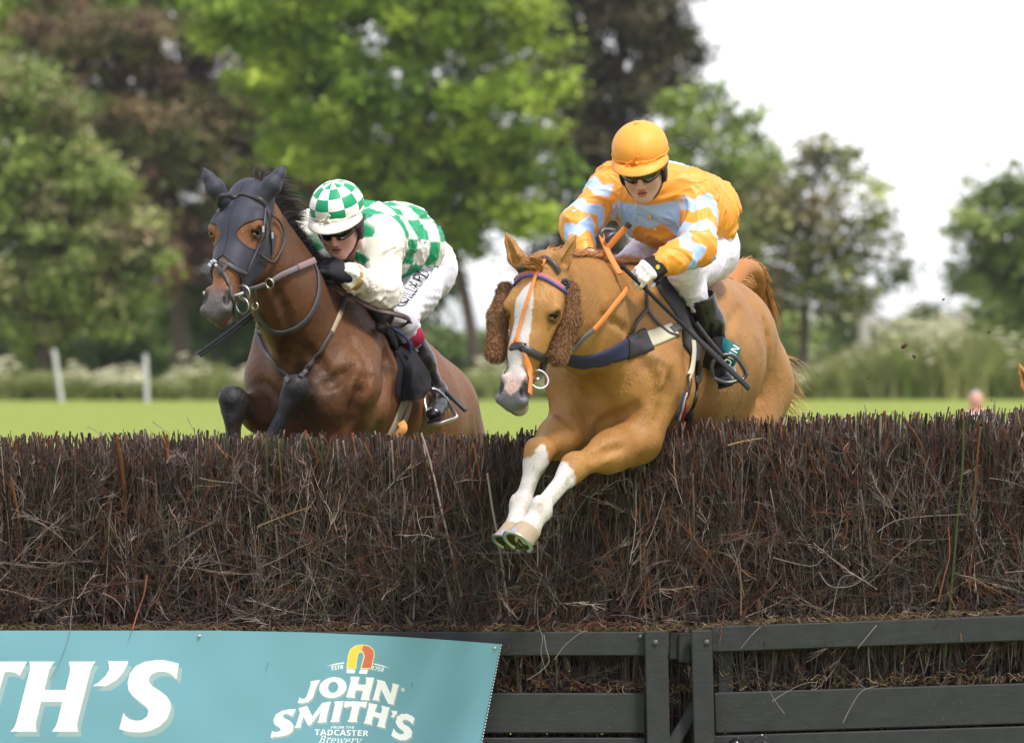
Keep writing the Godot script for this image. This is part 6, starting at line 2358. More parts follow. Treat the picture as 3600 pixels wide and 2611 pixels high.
func rider_field(r: Rider, grow := 0.0, hand := true) -> Field:
	var b := Field.new()
	var S: Vector3 = (r.sh[1] - r.sh[0]).normalized()
	b.bone(r.pelvis, r.waist, 0.135 + grow, 0.125 + grow, 0.06, 1.15, S)
	b.bone(r.waist, r.chest, 0.125 + grow, 0.135 + grow, 0.07, 1.2, S)
	b.bone(r.sh[0], r.sh[1], 0.075 + grow, 0.075 + grow, 0.07)
	b.bone(r.chest, r.neck, 0.11 + grow, 0.06 + grow, 0.05)
	b.bone(r.neck, r.h(0, -0.03, -0.03), 0.055, 0.052, 0.03)
	for i in 2:
		b.bone(r.sh[i], r.el[i], 0.058 + grow, 0.045 + grow, 0.03)
		b.bone(r.el[i], r.wr[i], 0.044 + grow, 0.029 + grow, 0.02)
		if hand: b.bone(r.wr[i], r.wr[i].lerp(r.ha[i], 0.5), 0.022, 0.014, 0.01)
		b.bone(r.hip[i], r.kn[i], 0.085, 0.055, 0.05)
		b.bone(r.kn[i], r.kn[i].lerp(r.an[i], 0.35), 0.05, 0.036, 0.03)
		b.bone(r.kn[i].lerp(r.an[i], 0.35), r.an[i], 0.032, 0.024, 0.03)
		b.bone(r.an[i], r.heel[i], 0.022, 0.02, 0.02)
		b.bone(r.an[i].lerp(r.heel[i], 0.5), r.heel[i].lerp(r.toe[i], 0.85), 0.022, 0.016, 0.02)
	return b

func paint_skin(r: Rider, pale: Color, ruddy: Color, v: Vector3, teeth := false) -> Color:
	var h := r.to_head(v)
	var c := pale
	var red := clampf(1.0 - Vector3((absf(h.x) - 0.038) * 0.9, h.y + 0.03, h.z - 0.075).length() / 0.03, 0, 1) * 0.7
	red = maxf(red, clampf(1.0 - Vector3(h.x, h.y + 0.043, h.z - 0.108).length() / 0.022, 0, 1))
	c = c.lerp(ruddy, clampf(red + blotch.get_noise_3dv(v * 60.0) * 0.25, 0, 1))
	# beard shadow is hair: a cooler tone along jaw and lip with its own grain
	if h.y < -0.055 and absf(h.x) > 0.0: c = c.lerp(Color(0.34, 0.25, 0.21), clampf(0.22 + blotch.get_noise_3dv(v * 160.0) * 0.35, 0, 0.5))
	if h.z > 0.07:
		var lip := Vector2(h.x / 0.022, (h.y + 0.0735) / 0.0135).length()
		c = c.lerp(Color(0.42, 0.13, 0.11), clampf((1.05 - lip) * 5.0, 0, 0.9))
		if absf(h.y + 0.0725) < 0.003 and absf(h.x) < 0.017: c = Color(0.10, 0.03, 0.03) if h.y < -0.0715 or not teeth else Color(0.55, 0.50, 0.42)
		var n := Vector3(absf(h.x) - 0.0065, h.y + 0.0525, (h.z - 0.105) * 0.5).length()
		if n < 0.005: c = Color(0.12, 0.04, 0.03)
	return c

# helmet with its silk, peak, harness, goggles. gores(k, row) gives the colour of a panel
func helmet(r: Rider, root: Node3D, gores: Callable, peak: Color, trim: Color, rows: int) -> void:
	var H := r.hb()
	var hat := Node3D.new()
	hat.name = "helmet"
	root.add_child(hat, true)
	var c := r.h(0, 0.074, -0.012)
	var R := Vector3(0.107, 0.106, 0.128)
	var st := start()
	ball(st, c - r.hu * 0.006, R * 0.955, H, 14, 28)
	# harness pads over the ears
	for e: float in [-1.0, 1.0]:
		ball(st, r.h(0.083 * e, -0.012, -0.012), Vector3(0.014, 0.06, 0.042), H, 8, 12)
	part("shell", done(st), mat(rgb(0.016, 0.016, 0.017), 0.5, 0.4), hat)
	st = start()
	st.set_smooth_group(1)
	var sides := 60
	var top := PI * 0.5
	for i in rows * 4:
		for j in sides:
			var q0 := []
			for k in [[i, j], [i + 1, j], [i + 1, j + 1], [i, j + 1]]:
				var a = TAU * k[1] / sides
				var f: float = float(k[0]) / (rows * 4)
				var el := lerpf(-0.16, PI * 0.5, f)
				var bulge := 1.0 + 0.02 * absf(sin(a * 5.0)) * cos(el) + 0.006 * blotch.get_noise_3dv(Vector3(a * 3.0, f * 8.0, rows)) * cos(el)
				# the silk ties down tight above the peak and puffs towards the crown
				bulge *= 1.0 + 0.03 * sin(PI * clampf(f * 1.3, 0, 1))
				q0.append(c + H * Vector3(R.x * sin(a) * cos(el) * bulge, R.y * sin(el) * (1.0 + 0.02 * sin(PI * f)), R.z * cos(a) * cos(el) * bulge))
			st.set_color(gores.call(int(floor(float(j) / (sides / 10.0))), i / 4))
			quad(st, q0[0], q0[3], q0[2], q0[1])
	var silk := tinted(0.5, 0.4)
	silk.normal_enabled = true
	silk.normal_texture = cloth_bump
	silk.normal_scale = 0.25
	triplanar(silk, 5.0)
	part("silk", done(st), silk, hat)
	# button
	st = start()
	ball(st, c + r.hu * (R.y * 1.005), Vector3(0.013, 0.006, 0.013), H, 6, 12)
	part("button", done(st), mat(peak, 0.6, 0.3), hat)
	# peak
	st = start()
	var rings := []
	for i in 21:
		var a := lerpf(-1.28, 1.28, i / 20.0)
		var out := 0.050 * pow(maxf(cos(a * 1.1), 0.0), 0.7) + 0.004
		var b0 := c + H * Vector3(R.x * 1.02 * sin(a), -0.018, R.z * 1.02 * cos(a))
		var b1 := c + H * Vector3((R.x * 1.02 + out * 0.5) * sin(a), -0.03 - out * 0.22, (R.z * 1.02 + out) * cos(a))
		var u := r.hu * 0.006
		rings.append(PackedVector3Array([b0 + u, b0 - u, b1 - u * 0.4, b1 + (b1 - b0).normalized() * 0.003, b1 + u * 0.6, (b0 + b1) * 0.5 + u * 1.6]))
	loft(st, rings, true, true)
	part("peak", done(st), mat(peak, 0.5, 0.4), hat)
	# tie band with its knot
	st = start()
	var pts := []
	var ns := []
	for i in 33:
		var a := lerpf(-1.55, 1.55, i / 32.0)
		pts.append(c + H * Vector3(R.x * 1.03 * sin(a), -0.008 + 0.003 * sin(a * 9.0), R.z * 1.035 * cos(a)))
		ns.append(H * Vector3(sin(a), 0.1, cos(a)))
	strap(st, pts, ns, 0.011, 0.004)
	strap(st, [pts[14], pts[16] + ns[16] * 0.012 + r.hu * 0.022, pts[17] + ns[16] * 0.016 + r.hu * 0.03], [ns[16], ns[16], ns[16]], 0.01, 0.004)
	strap(st, [pts[17], pts[14] + ns[16] * 0.01 + r.hu * 0.012, pts[12] + ns[16] * 0.012 - r.hu * 0.006], [ns[16], ns[16], ns[16]], 0.009, 0.004)
	strap(st, [pts[16], pts[20] + ns[16] * 0.008 - r.hu * 0.004], [ns[16], ns[16]], 0.012, 0.004)
	ball(st, pts[16] + ns[16] * 0.006, Vector3(0.009, 0.008, 0.007), H, 6, 10)
	part("tie", done(st), mat(trim, 0.6, 0.35), hat)
	# goggles
	st = start()
	var grid := []
	for i in 9:
		var row := PackedVector3Array()
		for j in 21:
			var a := lerpf(-1.12, 1.12, j / 20.0)
			var v := i / 8.0
			var low := -0.030 + 0.015 * pow(maxf(0.0, 1.0 - absf(a) * 3.4), 0.8) + 0.022 * pow(absf(a) / 1.12, 2.2)
			var y := lerpf(low, 0.03, v)
			var rad := 0.012 * sin(PI * v)
			row.append(r.h((0.083 + rad * 0.5) * sin(a), y, (0.088 + rad) * cos(a) + 0.012))
		grid.append(row)
	loft(st, grid, false, false)
	part("goggles", done(st), mat(rgb(0.008, 0.008, 0.011), 0.05, 0.9), hat)
	st = start()
	rod(st, Array(grid[0]), [0.0028], 6)
	rod(st, Array(grid[8]), [0.0028], 6)
	for e: float in [-1.0, 1.0]:
		strap(st, [r.h(0.081 * e, 0.006, 0.05), r.h(0.1 * e, 0.012, 0.0), r.h(0.1 * e, 0.02, -0.04)], [r.hs * e, r.hs * e, r.hs * e], 0.022, 0.003)
	part("goggle_frame", done(st), mat(rgb(0.02, 0.02, 0.022), 0.4, 0.4), hat)
	# chin strap
	st = start()
	for e: float in [-1.0, 1.0]:
		var p := smooth_path([r.h(0.084 * e, -0.03, 0.0), r.h(0.068 * e, -0.075, 0.022), r.h(0.04 * e, -0.112, 0.04), r.h(0.0, -0.126, 0.05)], 4)
		var n := []
		for v in p: n.append((v - r.h(0, -0.03, 0.0)).normalized())
		strap(st, p, n, 0.015, 0.003)
		bevelled(st, Transform3D(H, r.h(0.077 * e, -0.055, 0.014)), Vector3(0.008, 0.02, 0.016), 0.002)
	ball(st, r.h(0, -0.118, 0.062), Vector3(0.022, 0.011, 0.018), H, 6, 10)
	part("chin_strap", done(st), mat(rgb(0.014, 0.014, 0.015), 0.7, 0.3), hat)

# a hand closed round a rein: w towards the knuckles, b out of its back, t towards the thumb
func hand_field(wr: Vector3, w0: Vector3, b0: Vector3, e: float, curl: float) -> Field:
	var f := Field.new()
	var w := w0.normalized()
	var b := (b0 - w * b0.dot(w)).normalized()
	var t := w.cross(b) * e
	f.bone(wr - w * 0.045, wr + w * 0.01, 0.034, 0.031, 0.02, 1.15, t)
	for i in 4:
		f.bone(wr + t * (0.014 - 0.009 * i), wr + w * (0.078 - 0.004 * absf(i - 1.2)) + t * (0.030 - 0.0205 * i), 0.018, 0.0125, 0.02)
	f.ell(wr + w * 0.04, Vector3(0.04, 0.042, 0.017), Basis(t, w, b), 0.02)
	for i in 4:
		f.group = i + 1
		var k := wr + w * (0.078 - 0.004 * absf(i - 1.2)) + t * (0.030 - 0.0205 * i)
		var long: float = [0.92, 1.0, 0.95, 0.78][i]
		var d1 := (w * cos(curl * 0.8) - b * sin(curl * 0.8)).normalized()
		var d2 := (w * cos(curl * 1.9) - b * sin(curl * 1.9)).normalized()
		var d3 := (w * cos(curl * 2.6) - b * sin(curl * 2.6)).normalized()
		var a1 := k + d1 * 0.044 * long
		var a2 := a1 + d2 * 0.028 * long
		f.bone(k, a1, 0.0118, 0.0105, 0.006)
		f.bone(a1, a2, 0.0105, 0.0095, 0.004)
		f.bone(a2, a2 + d3 * 0.02 * long, 0.0095, 0.008, 0.004)
	f.group = 6
	var th := wr + w * 0.02 + t * 0.03 - b * 0.006
	var t1 := th + (w * 0.7 + t * 0.45 - b * 0.5).normalized() * 0.045
	f.bone(th - w * 0.01 - t * 0.01, t1, 0.017, 0.0125, 0.01)
	f.bone(t1, t1 + (w * 0.85 - t * 0.15 - b * 0.6).normalized() * 0.034, 0.0115, 0.009, 0.005)
	f.gk = 0.008
	return f

func boot(r: Rider, i: int, top: Vector3, rad: float, m: Material, root: Node3D) -> Node3D:
	var f := Field.new()
	var an: Vector3 = r.an[i]
	var heel: Vector3 = r.heel[i]
	var toe: Vector3 = r.toe[i]
	var ax := (top - an).normalized()
	f.bone(top + ax * 0.03, top.lerp(an, 0.45), rad, rad * 0.94, 0.03)
	f.bone(top.lerp(an, 0.45), an, rad * 0.94, 0.036, 0.03)
	f.bone(an, heel, 0.037, 0.033, 0.02)
	var side := (toe - heel).cross(ax).normalized()
	f.bone(an.lerp(heel, 0.4), heel.lerp(toe, 0.62), 0.037, 0.036, 0.03, 1.0, side)
	f.bone(heel.lerp(toe, 0.5), toe, 0.036, 0.027, 0.02, 1.25, side)
	f.ell(top + ax * 0.2, Vector3(0.2, 0.2, 0.2), Basis(), 0.003, 1)
	f.ell(top, Vector3(rad * 0.86, rad * 0.86, rad * 0.86), Basis(), 0.003, 1)
	var fold := func(v: Vector3, n: Vector3) -> float:
		var t := (v - an).dot(ax)
		var cr := clampf(1.0 - absf(t - 0.02) / 0.1, 0, 1)
		return 0.0035 * cr * blotch.get_noise_3dv(Vector3((v - an).dot(side) * 6.0, t * 34.0, (v - an).dot(side.cross(ax)) * 6.0)) + 0.0012 * blotch.get_noise_3dv(v * 20.0)
	var b := part("boot", skin([f.mesh(0.006)], null, fold), m, root)
	var st := start()
	var up := (an - heel.lerp(toe, 0.5)).normalized()
	strap(st, [heel.lerp(toe, -0.12) - up * 0.03, heel.lerp(toe, 0.5) - up * 0.034, toe.lerp(heel, -0.1) - up * 0.024], [-up, -up, -up], 0.062, 0.008)
	part("boot_sole", done(st), mat(rgb(0.012, 0.012, 0.013), 0.8, 0.3), b)
	return b

var soft := FastNoiseLite.new()

func folds(v: Vector3, seed: float, amp: float) -> float:
	var w := Vector3(soft.get_noise_3dv(v * 3.0 + Vector3(seed, 0, 0)), soft.get_noise_3dv(v * 3.0 + Vector3(0, seed, 9)), 0.0) * 0.14
	var a := soft.get_noise_3dv((v + w) * Vector3(5.0, 4.0, 5.0) + Vector3(seed * 3.0, 0, 0))
	var b := soft.get_noise_3dv((v + w * 1.5) * Vector3(10.0, 7.0, 10.0) + Vector3(0, 0, seed))
	# long soft swells with a few pinched ridges
	var c := soft.get_noise_3dv((v + w) * Vector3(19.0, 12.0, 19.0) + Vector3(2, 0, seed))
	return amp * 1.0 * a + amp * 0.8 * pow(maxf(0.0, 1.0 - absf(a) * 3.0), 2.5) + amp * 0.6 * pow(maxf(0.0, 1.0 - absf(b) * 2.6), 2.0) + amp * 0.22 * pow(maxf(0.0, 1.0 - absf(c) * 2.2), 1.6)

# where along a sleeve: x = metres from the shoulder, y = angle round it
func sleeve(r: Rider, i: int, v: Vector3) -> Vector3:
	var S: Vector3 = r.sh[i]
	var E: Vector3 = r.el[i]
	var W: Vector3 = r.wr[i]
	var a: Vector3 = Geometry3D.get_closest_point_to_segment(v, S, E)
	var b: Vector3 = Geometry3D.get_closest_point_to_segment(v, E, W)
	var da := v.distance_to(a)
	var db := v.distance_to(b)
	var ax: Vector3 = (E - S).normalized() if da < db else (W - E).normalized()
	var t := a.distance_to(S) if da < db else S.distance_to(E) + b.distance_to(E)
	var d := v - (a if da < db else b)
	var u := (Vector3(0.25, 0.2, 1.0) - ax * ax.dot(Vector3(0.25, 0.2, 1.0))).normalized()
	return Vector3(t, atan2(d.dot(ax.cross(u)), d.dot(u)), minf(da, db))

func cloth_material(rough: float) -> StandardMaterial3D:
	var m := tinted(rough, 0.4)
	m.normal_enabled = true
	m.normal_texture = cloth_bump
	m.normal_scale = 0.4
	return triplanar(m, 6.0)

# body, jacket, breeches of a rider; returns [root, jacket field, breeches field]
func dress(called: String, label: String, r: Rider, skin_paint: Callable, jacket_paint: Callable, breeches_paint: Callable, seed: float) -> Array:
	var root := thing(called, label, "person", Vector3(r.pelvis.x, 0, r.pelvis.z))
	var b := rider_field(r)
	var hb := Field.new()
	rider_head(r, b)
	rider_head(r, hb)
	hb.bone(r.h(0, -0.03, -0.03), r.neck, 0.053, 0.055, 0.03)
	var c := r.h(0, 0.0, 0.0)
	var pl := Plane(r.hu, r.h(0, -0.135, 0))
	var flesh := tinted(0.55, 0.35)
	flesh.subsurf_scatter_enabled = true
	flesh.subsurf_scatter_strength = 0.12
	part("body", skin([b.mesh(0.016, -1, c, 0.17, pl), hb.mesh(0.0034, 1, c, 0.171, pl)], skin_paint), flesh, root)
	# jacket
	var S: Vector3 = (r.sh[1] - r.sh[0]).normalized()
	var j := Field.new()
	j.bone(r.waist.lerp(r.pelvis, 0.55), r.waist, 0.125, 0.15, 0.05, 1.12, S)
	j.bone(r.waist, r.chest, 0.152, 0.155, 0.08, 1.18, S)
	j.bone(r.chest, r.chest.lerp(r.neck, 0.8), 0.14, 0.085, 0.06, 1.1, S)
	j.bone(r.sh[0].lerp(r.sh[1], 0.12), r.sh[1].lerp(r.sh[0], 0.12), 0.09, 0.09, 0.08)
	for i in 2:
		j.bone(r.sh[i], r.el[i], 0.080, 0.066, 0.05)
		j.bone(r.el[i], r.el[i].lerp(r.wr[i], 0.75), 0.066, 0.052, 0.03)
		j.bone(r.el[i].lerp(r.wr[i], 0.75), r.wr[i], 0.052, 0.037, 0.03)
	var puff := func(v: Vector3, n: Vector3) -> float: return folds(v, seed, 0.0105)
	var sat := cloth_material(0.33)
	var jk := part("jacket", skin([j.mesh(0.007)], jacket_paint, puff), sat, root)
	# breeches
	var t := Field.new()
	t.bone(r.pelvis, r.pelvis.lerp(r.waist, 0.5), 0.15, 0.135, 0.06, 1.12, S)
	for i in 2:
		t.bone(r.hip[i], r.hip[i].lerp(r.kn[i], 0.5), 0.112, 0.095, 0.05)
		t.bone(r.hip[i].lerp(r.kn[i], 0.5), r.kn[i], 0.095, 0.070, 0.05)
		t.bone(r.kn[i], r.kn[i].lerp(r.an[i], 0.22), 0.064, 0.052, 0.03)
		t.bone(r.kn[i].lerp(r.an[i], 0.22), r.kn[i].lerp(r.an[i], 0.42), 0.050, 0.042, 0.02)
	var crease := func(v: Vector3, n: Vector3) -> float: return folds(v, seed + 4.0, 0.006) + 0.0022 * sin(v.y * 190.0 + 5.0 * blotch.get_noise_3dv(v * 5.0)) * clampf(blotch.get_noise_3dv(v * 4.0) * 2.0 + 0.3, 0, 1)
	var br := part("breeches", skin([t.mesh(0.0085)], breeches_paint, crease), cloth_material(0.6), root)
	return [root, j, t, jk, br]
var rider_a := Rider.new()

func zig(x: float) -> float:
	return absf(fposmod(x, 1.0) - 0.5) * 2.0

func edge(d: float) -> float:
	return clampf(d / 0.005 + 0.5, 0.0, 1.0)

func paint_orange(v: Vector3, n: Vector3) -> Color:
	var r := rider_a
	var orange := Color(0.80, 0.325, 0.045)
	var blue := Color(0.40, 0.56, 0.86)
	var s0 := sleeve(r, 0, v)
	var s1 := sleeve(r, 1, v)
	var s := s0 if s0.z < s1.z else s1
	var side: Vector3 = (r.sh[1] - r.sh[0]).normalized()
	var down: Vector3 = (r.waist - r.chest).normalized()
	var d := v - r.chest
	var x := d.dot(side)
	var inner := absf(x) < 0.150 and s.x < 0.12
	if s.z < 0.1 and not inner:
		# zigzag hoops round the sleeve
		var t := s.x + 0.045 * zig(s.y / TAU * 4.0 + 0.2)
		var hoop := absf(fposmod(t - 0.06, 0.125) - 0.0625)
		var w := edge(0.031 - hoop) * edge(t - 0.06) * edge(0.42 - t)
		return orange.lerp(blue, w)
	var fr := side.cross(down)
	if fr.z < 0: fr = -fr
	var f := d.dot(fr)
	if f > -0.02:
		# the front: a yoke band with points, a diamond frame below it
		var lx := absf(x - 0.01)
		var h := d.y + 0.03
		var w := minf(edge(0.02 + lx * 0.15 - h), edge(h + 0.055 + 0.02 * zig(lx * 9.0))) * edge(0.135 - lx)
		var e := lx / 0.14 + absf(h + 0.1) / 0.145
		w = maxf(w, edge((e - 0.72) * 0.1) * edge((1.05 - e) * 0.1) * edge(-0.03 - h))
		return orange.lerp(blue, w)
	var y := d.dot(down)
	var bx := absf(absf(x) - 0.05)
	return orange.lerp(blue, edge(0.07 - bx * 0.6 - absf(y + 0.02)) * edge(0.075 - bx))

func build_rider_a() -> void:
	var r := rider_a
	r.head = q(2258, 588, 0.02)
	r.face(Vector3(-0.12, -0.39, 0.91), Vector3(-0.14, 1.0, 0.39))
	r.neck = q(2305, 668, -0.14)
	r.chest = q(2325, 715, -0.27)
	r.waist = q(2432, 745, -0.52)
	r.pelvis = q(2450, 850, -0.64)
	r.sh = [q(2150, 655, -0.30), q(2450, 690, -0.16)]
	r.el = [q(2035, 795, -0.12), q(2455, 868, 0.02)]
	r.wr = [q(2050, 893, 0.02), q(2325, 925, 0.17)]
	r.ha = [q(2075, 930, 0.08), q(2240, 962, 0.24)]
	r.hip = [q(2400, 880, -0.66), q(2500, 885, -0.56)]
	r.kn = [q(2170, 965, -0.30), q(2412, 952, -0.15)]
	r.an = [chestnut.w(-0.42, -0.31, -0.14), q(2535, 1240, -0.30)]
	r.heel = [chestnut.w(-0.46, -0.32, -0.2), q(2550, 1285, -0.32)]
	r.toe = [chestnut.w(-0.26, -0.33, -0.26), q(2548, 1335, -0.12)]
	var pale := Color(0.55, 0.33, 0.245)
	var out := dress("person", "jockey in orange and pale blue silks crouched over the chestnut horse", r,
		func(v, n): return paint_skin(r, pale, Color(0.60, 0.27, 0.21), v, true), paint_orange,
		func(v, n): return Color(0.76, 0.72, 0.82), 1.0)
	var root: Node3D = out[0]
	helmet(r, root, func(k, row): return Color(0.80, 0.33, 0.05), rgb(0.80, 0.32, 0.045), rgb(0.76, 0.27, 0.035), 4)
	# collar and buttons
	var jacket: Field = out[1]
	var st := start()
	for m in [[2285, 762], [2304, 806], [2322, 838]]:
		st = start()
		ball(st, jacket.hit(EYE, q(m[0], m[1], 0.0), 0.006), Vector3(0.010, 0.009, 0.006), Basis(), 6, 10)
		part("button", done(st), mat(rgb(0.62, 0.34, 0.14), 0.5, 0.4), out[3])
	# boots
	var shine := mat(rgb(0.010, 0.010, 0.011), 0.24, 0.6)
	boot(r, 0, r.kn[0].lerp(r.an[0], 0.3), 0.052, shine, root)
	var bt := boot(r, 1, q(2466, 1044, -0.20), 0.055, shine, root)
	# gloves: a pale one with dark cuff in view, its fellow behind the crest
	var w1 := (q(2228, 972, 0.27) - r.wr[1] as Vector3)
	var g := hand_field(r.wr[1], w1, Vector3(0.15, 0.55, 0.8), -1.0, 0.62)
	var gw := w1.normalized()
	var wr1: Vector3 = r.wr[1]
	var two := func(v: Vector3, n: Vector3) -> Color:
		var t := (v - wr1).dot(gw)
		if t < 0.07 or n.dot(Vector3(0.1, -0.7, -0.4)) > 0.55: return Color(0.016, 0.017, 0.018)
		return Color(0.70, 0.68, 0.66).lerp(Color(0.42, 0.36, 0.28), clampf(blotch.get_noise_3dv(v * 45.0) - 0.1 + (t - 0.08) * 5.0, 0, 0.7))
	var glove := part("glove", skin([g.mesh(0.0032)], two), tinted(0.75, 0.3), root)
	st = start()
	for e in [[-6, 0, 6, -7], [6, -7, 13, 0], [13, 0, 6, 8], [6, 8, -6, 0], [-2, -6, 10, 7], [-2, 7, 10, -6]]:
		var a := g.hit(EYE, q(2310 + e[0] * 0.7, 938 + e[1], 0), 0.001)
		var c := g.hit(EYE, q(2310 + e[2] * 0.7, 938 + e[3], 0), 0.001)
		rod(st, [a, c], [0.0018], 5)
	part("emblem", done(st), mat(rgb(0.65, 0.48, 0.06), 0.6, 0.3), glove)
	var w0 := (r.ha[0] - r.wr[0] as Vector3)
	var g0 := hand_field(r.wr[0], w0, Vector3(-0.5, 0.6, 0.5), 1.0, 0.7)
	var wr0: Vector3 = r.wr[0]
	part("glove", skin([g0.mesh(0.0045)], func(v, n): return Color(0.016, 0.017, 0.018) if (v - wr0).dot(w0.normalized()) < 0.022 else Color(0.66, 0.64, 0.62)), tinted(0.75, 0.3), root)
	build_whip_a()

func build_whip_a() -> void:
	# rests in the left hand, points back down along the boot
	var a := q(2192, 940, 0.245)
	var b := q(2240, 990, 0.225)
	var c := q(2437, 1178, 0.17)
	var d := q(2635, 1367, 0.12)
	var root := thing("riding_whip", "black riding whip with a taped grip pointing back past the polished boot", "whip", c)
	var st := start()
	rod(st, [a - (b - a).normalized() * 0.012, a, a + (b - a) * 0.1], [0.011, 0.012, 0.009], 10)
	var pts := []
	var rs := []
	for i in 61:
		var t := i / 60.0
		pts.append(a.lerp(c, t))
		rs.append(lerpf(0.0085, 0.0078, t) + (0.0012 if i % 3 == 0 else 0.0))
	rod(st, pts, rs, 10)
	part("grip", done(st), mat(rgb(0.02, 0.02, 0.021), 0.75, 0.3), root)
	st = start()
	var n := Vector3(0.3, 0.4, 0.85)
	strap(st, [c - (d - c).normalized() * 0.03, c, c.lerp(d, 0.5), d.lerp(c, 0.02), d], [n, n, n, n, n], [0.016, 0.019, 0.022, 0.023, 0.019], 0.009)
	rod(st, [c, d], [0.0045], 6)
	part("flap", done(st), mat(rgb(0.012, 0.012, 0.013), 0.3, 0.5), root)
	# the number cloth blown over the boot, with its teal panel
	var cloth := thing("number_cloth", "black and teal number cloth blown forward over the right-hand jockey's boot", "cloth", q(2560, 1230, -0.1))
	part("cloth", sheet([[q(2490, 1195, -0.12), q(2515, 1185, -0.10), q(2540, 1182, -0.10), q(2552, 1192, -0.12)], [q(2482, 1230, -0.1), q(2510, 1222, -0.05), q(2540, 1225, -0.05), q(2560, 1232, -0.08)], [q(2474, 1262, -0.12), q(2510, 1260, -0.06), q(2540, 1262, -0.05), q(2566, 1266, -0.08)], [q(2470, 1292, -0.16), q(2500, 1300, -0.12), q(2535, 1290, -0.09), q(2560, 1285, -0.1)]], 7, 0.005, 0.012, 4), mat(rgb(0.014, 0.014, 0.015), 0.9, 0.2), cloth)
	var net := [[q(2544, 1184, -0.07), q(2566, 1196, -0.06), q(2588, 1208, -0.06), q(2607, 1224, -0.07)], [q(2538, 1214, -0.06), q(2560, 1228, -0.04), q(2582, 1240, -0.04), q(2599, 1250, -0.06)], [q(2544, 1240, -0.05), q(2556, 1252, -0.035), q(2574, 1262, -0.035), q(2590, 1272, -0.05)], [q(2552, 1272, -0.06), q(2560, 1280, -0.05), q(2570, 1285, -0.05), q(2578, 1290, -0.06)]]
	var panel := part("panel", sheet(net, 6, 0.004, 0.003, 9), mat(rgb(0.01, 0.12, 0.13), 0.6, 0.3), cloth)
	var x := (q(2590, 1230, -0.03) - q(2565, 1275, -0.03)).normalized()
	var y := (Vector3(-0.95, 0.55, 0.0) - x * x.dot(Vector3(-0.95, 0.55, 0.0))).normalized()
	print_on("lettering", "OHN", "Droid Sans", true, 0.029, q(2573, 1250, -0.024), x, y, null, 0.0, mat(rgb(0.8, 0.8, 0.8), 0.6), cloth)
var rider_b := Rider.new()

func paint_checks(v: Vector3, n: Vector3) -> Color:
	var r := rider_b
	var green := Color(0.01, 0.29, 0.12)
	var white := Color(0.78, 0.77, 0.70)
	var s0 := sleeve(r, 0, v)
	var s1 := sleeve(r, 1, v)
	var s := s0 if s0.z < s1.z else s1
	var side: Vector3 = (r.sh[1] - r.sh[0]).normalized()
	var d := v - r.chest
	var x := d.dot(side)
	if s.z < 0.1 and (absf(x) > 0.145 or s.x > 0.13): return Color(0.76, 0.74, 0.64)
	var down: Vector3 = (r.waist - r.chest).normalized()
	var fr := side.cross(down).normalized()
	var a := atan2(x, d.dot(fr))
	var t := d.dot(down)
	var k := int(floor(a / TAU * 11.0 + 0.5)) + int(floor((t + 0.5) / 0.105))
	var ea := absf(fposmod(a / TAU * 11.0 + 0.5, 1.0) - 0.5)
	var et := absf(fposmod((t + 0.5) / 0.105, 1.0) - 0.5)
	var m := 1.0 if posmod(k, 2) == 0 else 0.0
	var near := clampf((0.5 - maxf(ea * 0.9, et)) / 0.06, 0.0, 1.0) * 0.5 + 0.5
	return white.lerp(green, lerpf(1.0 - m, m, near))

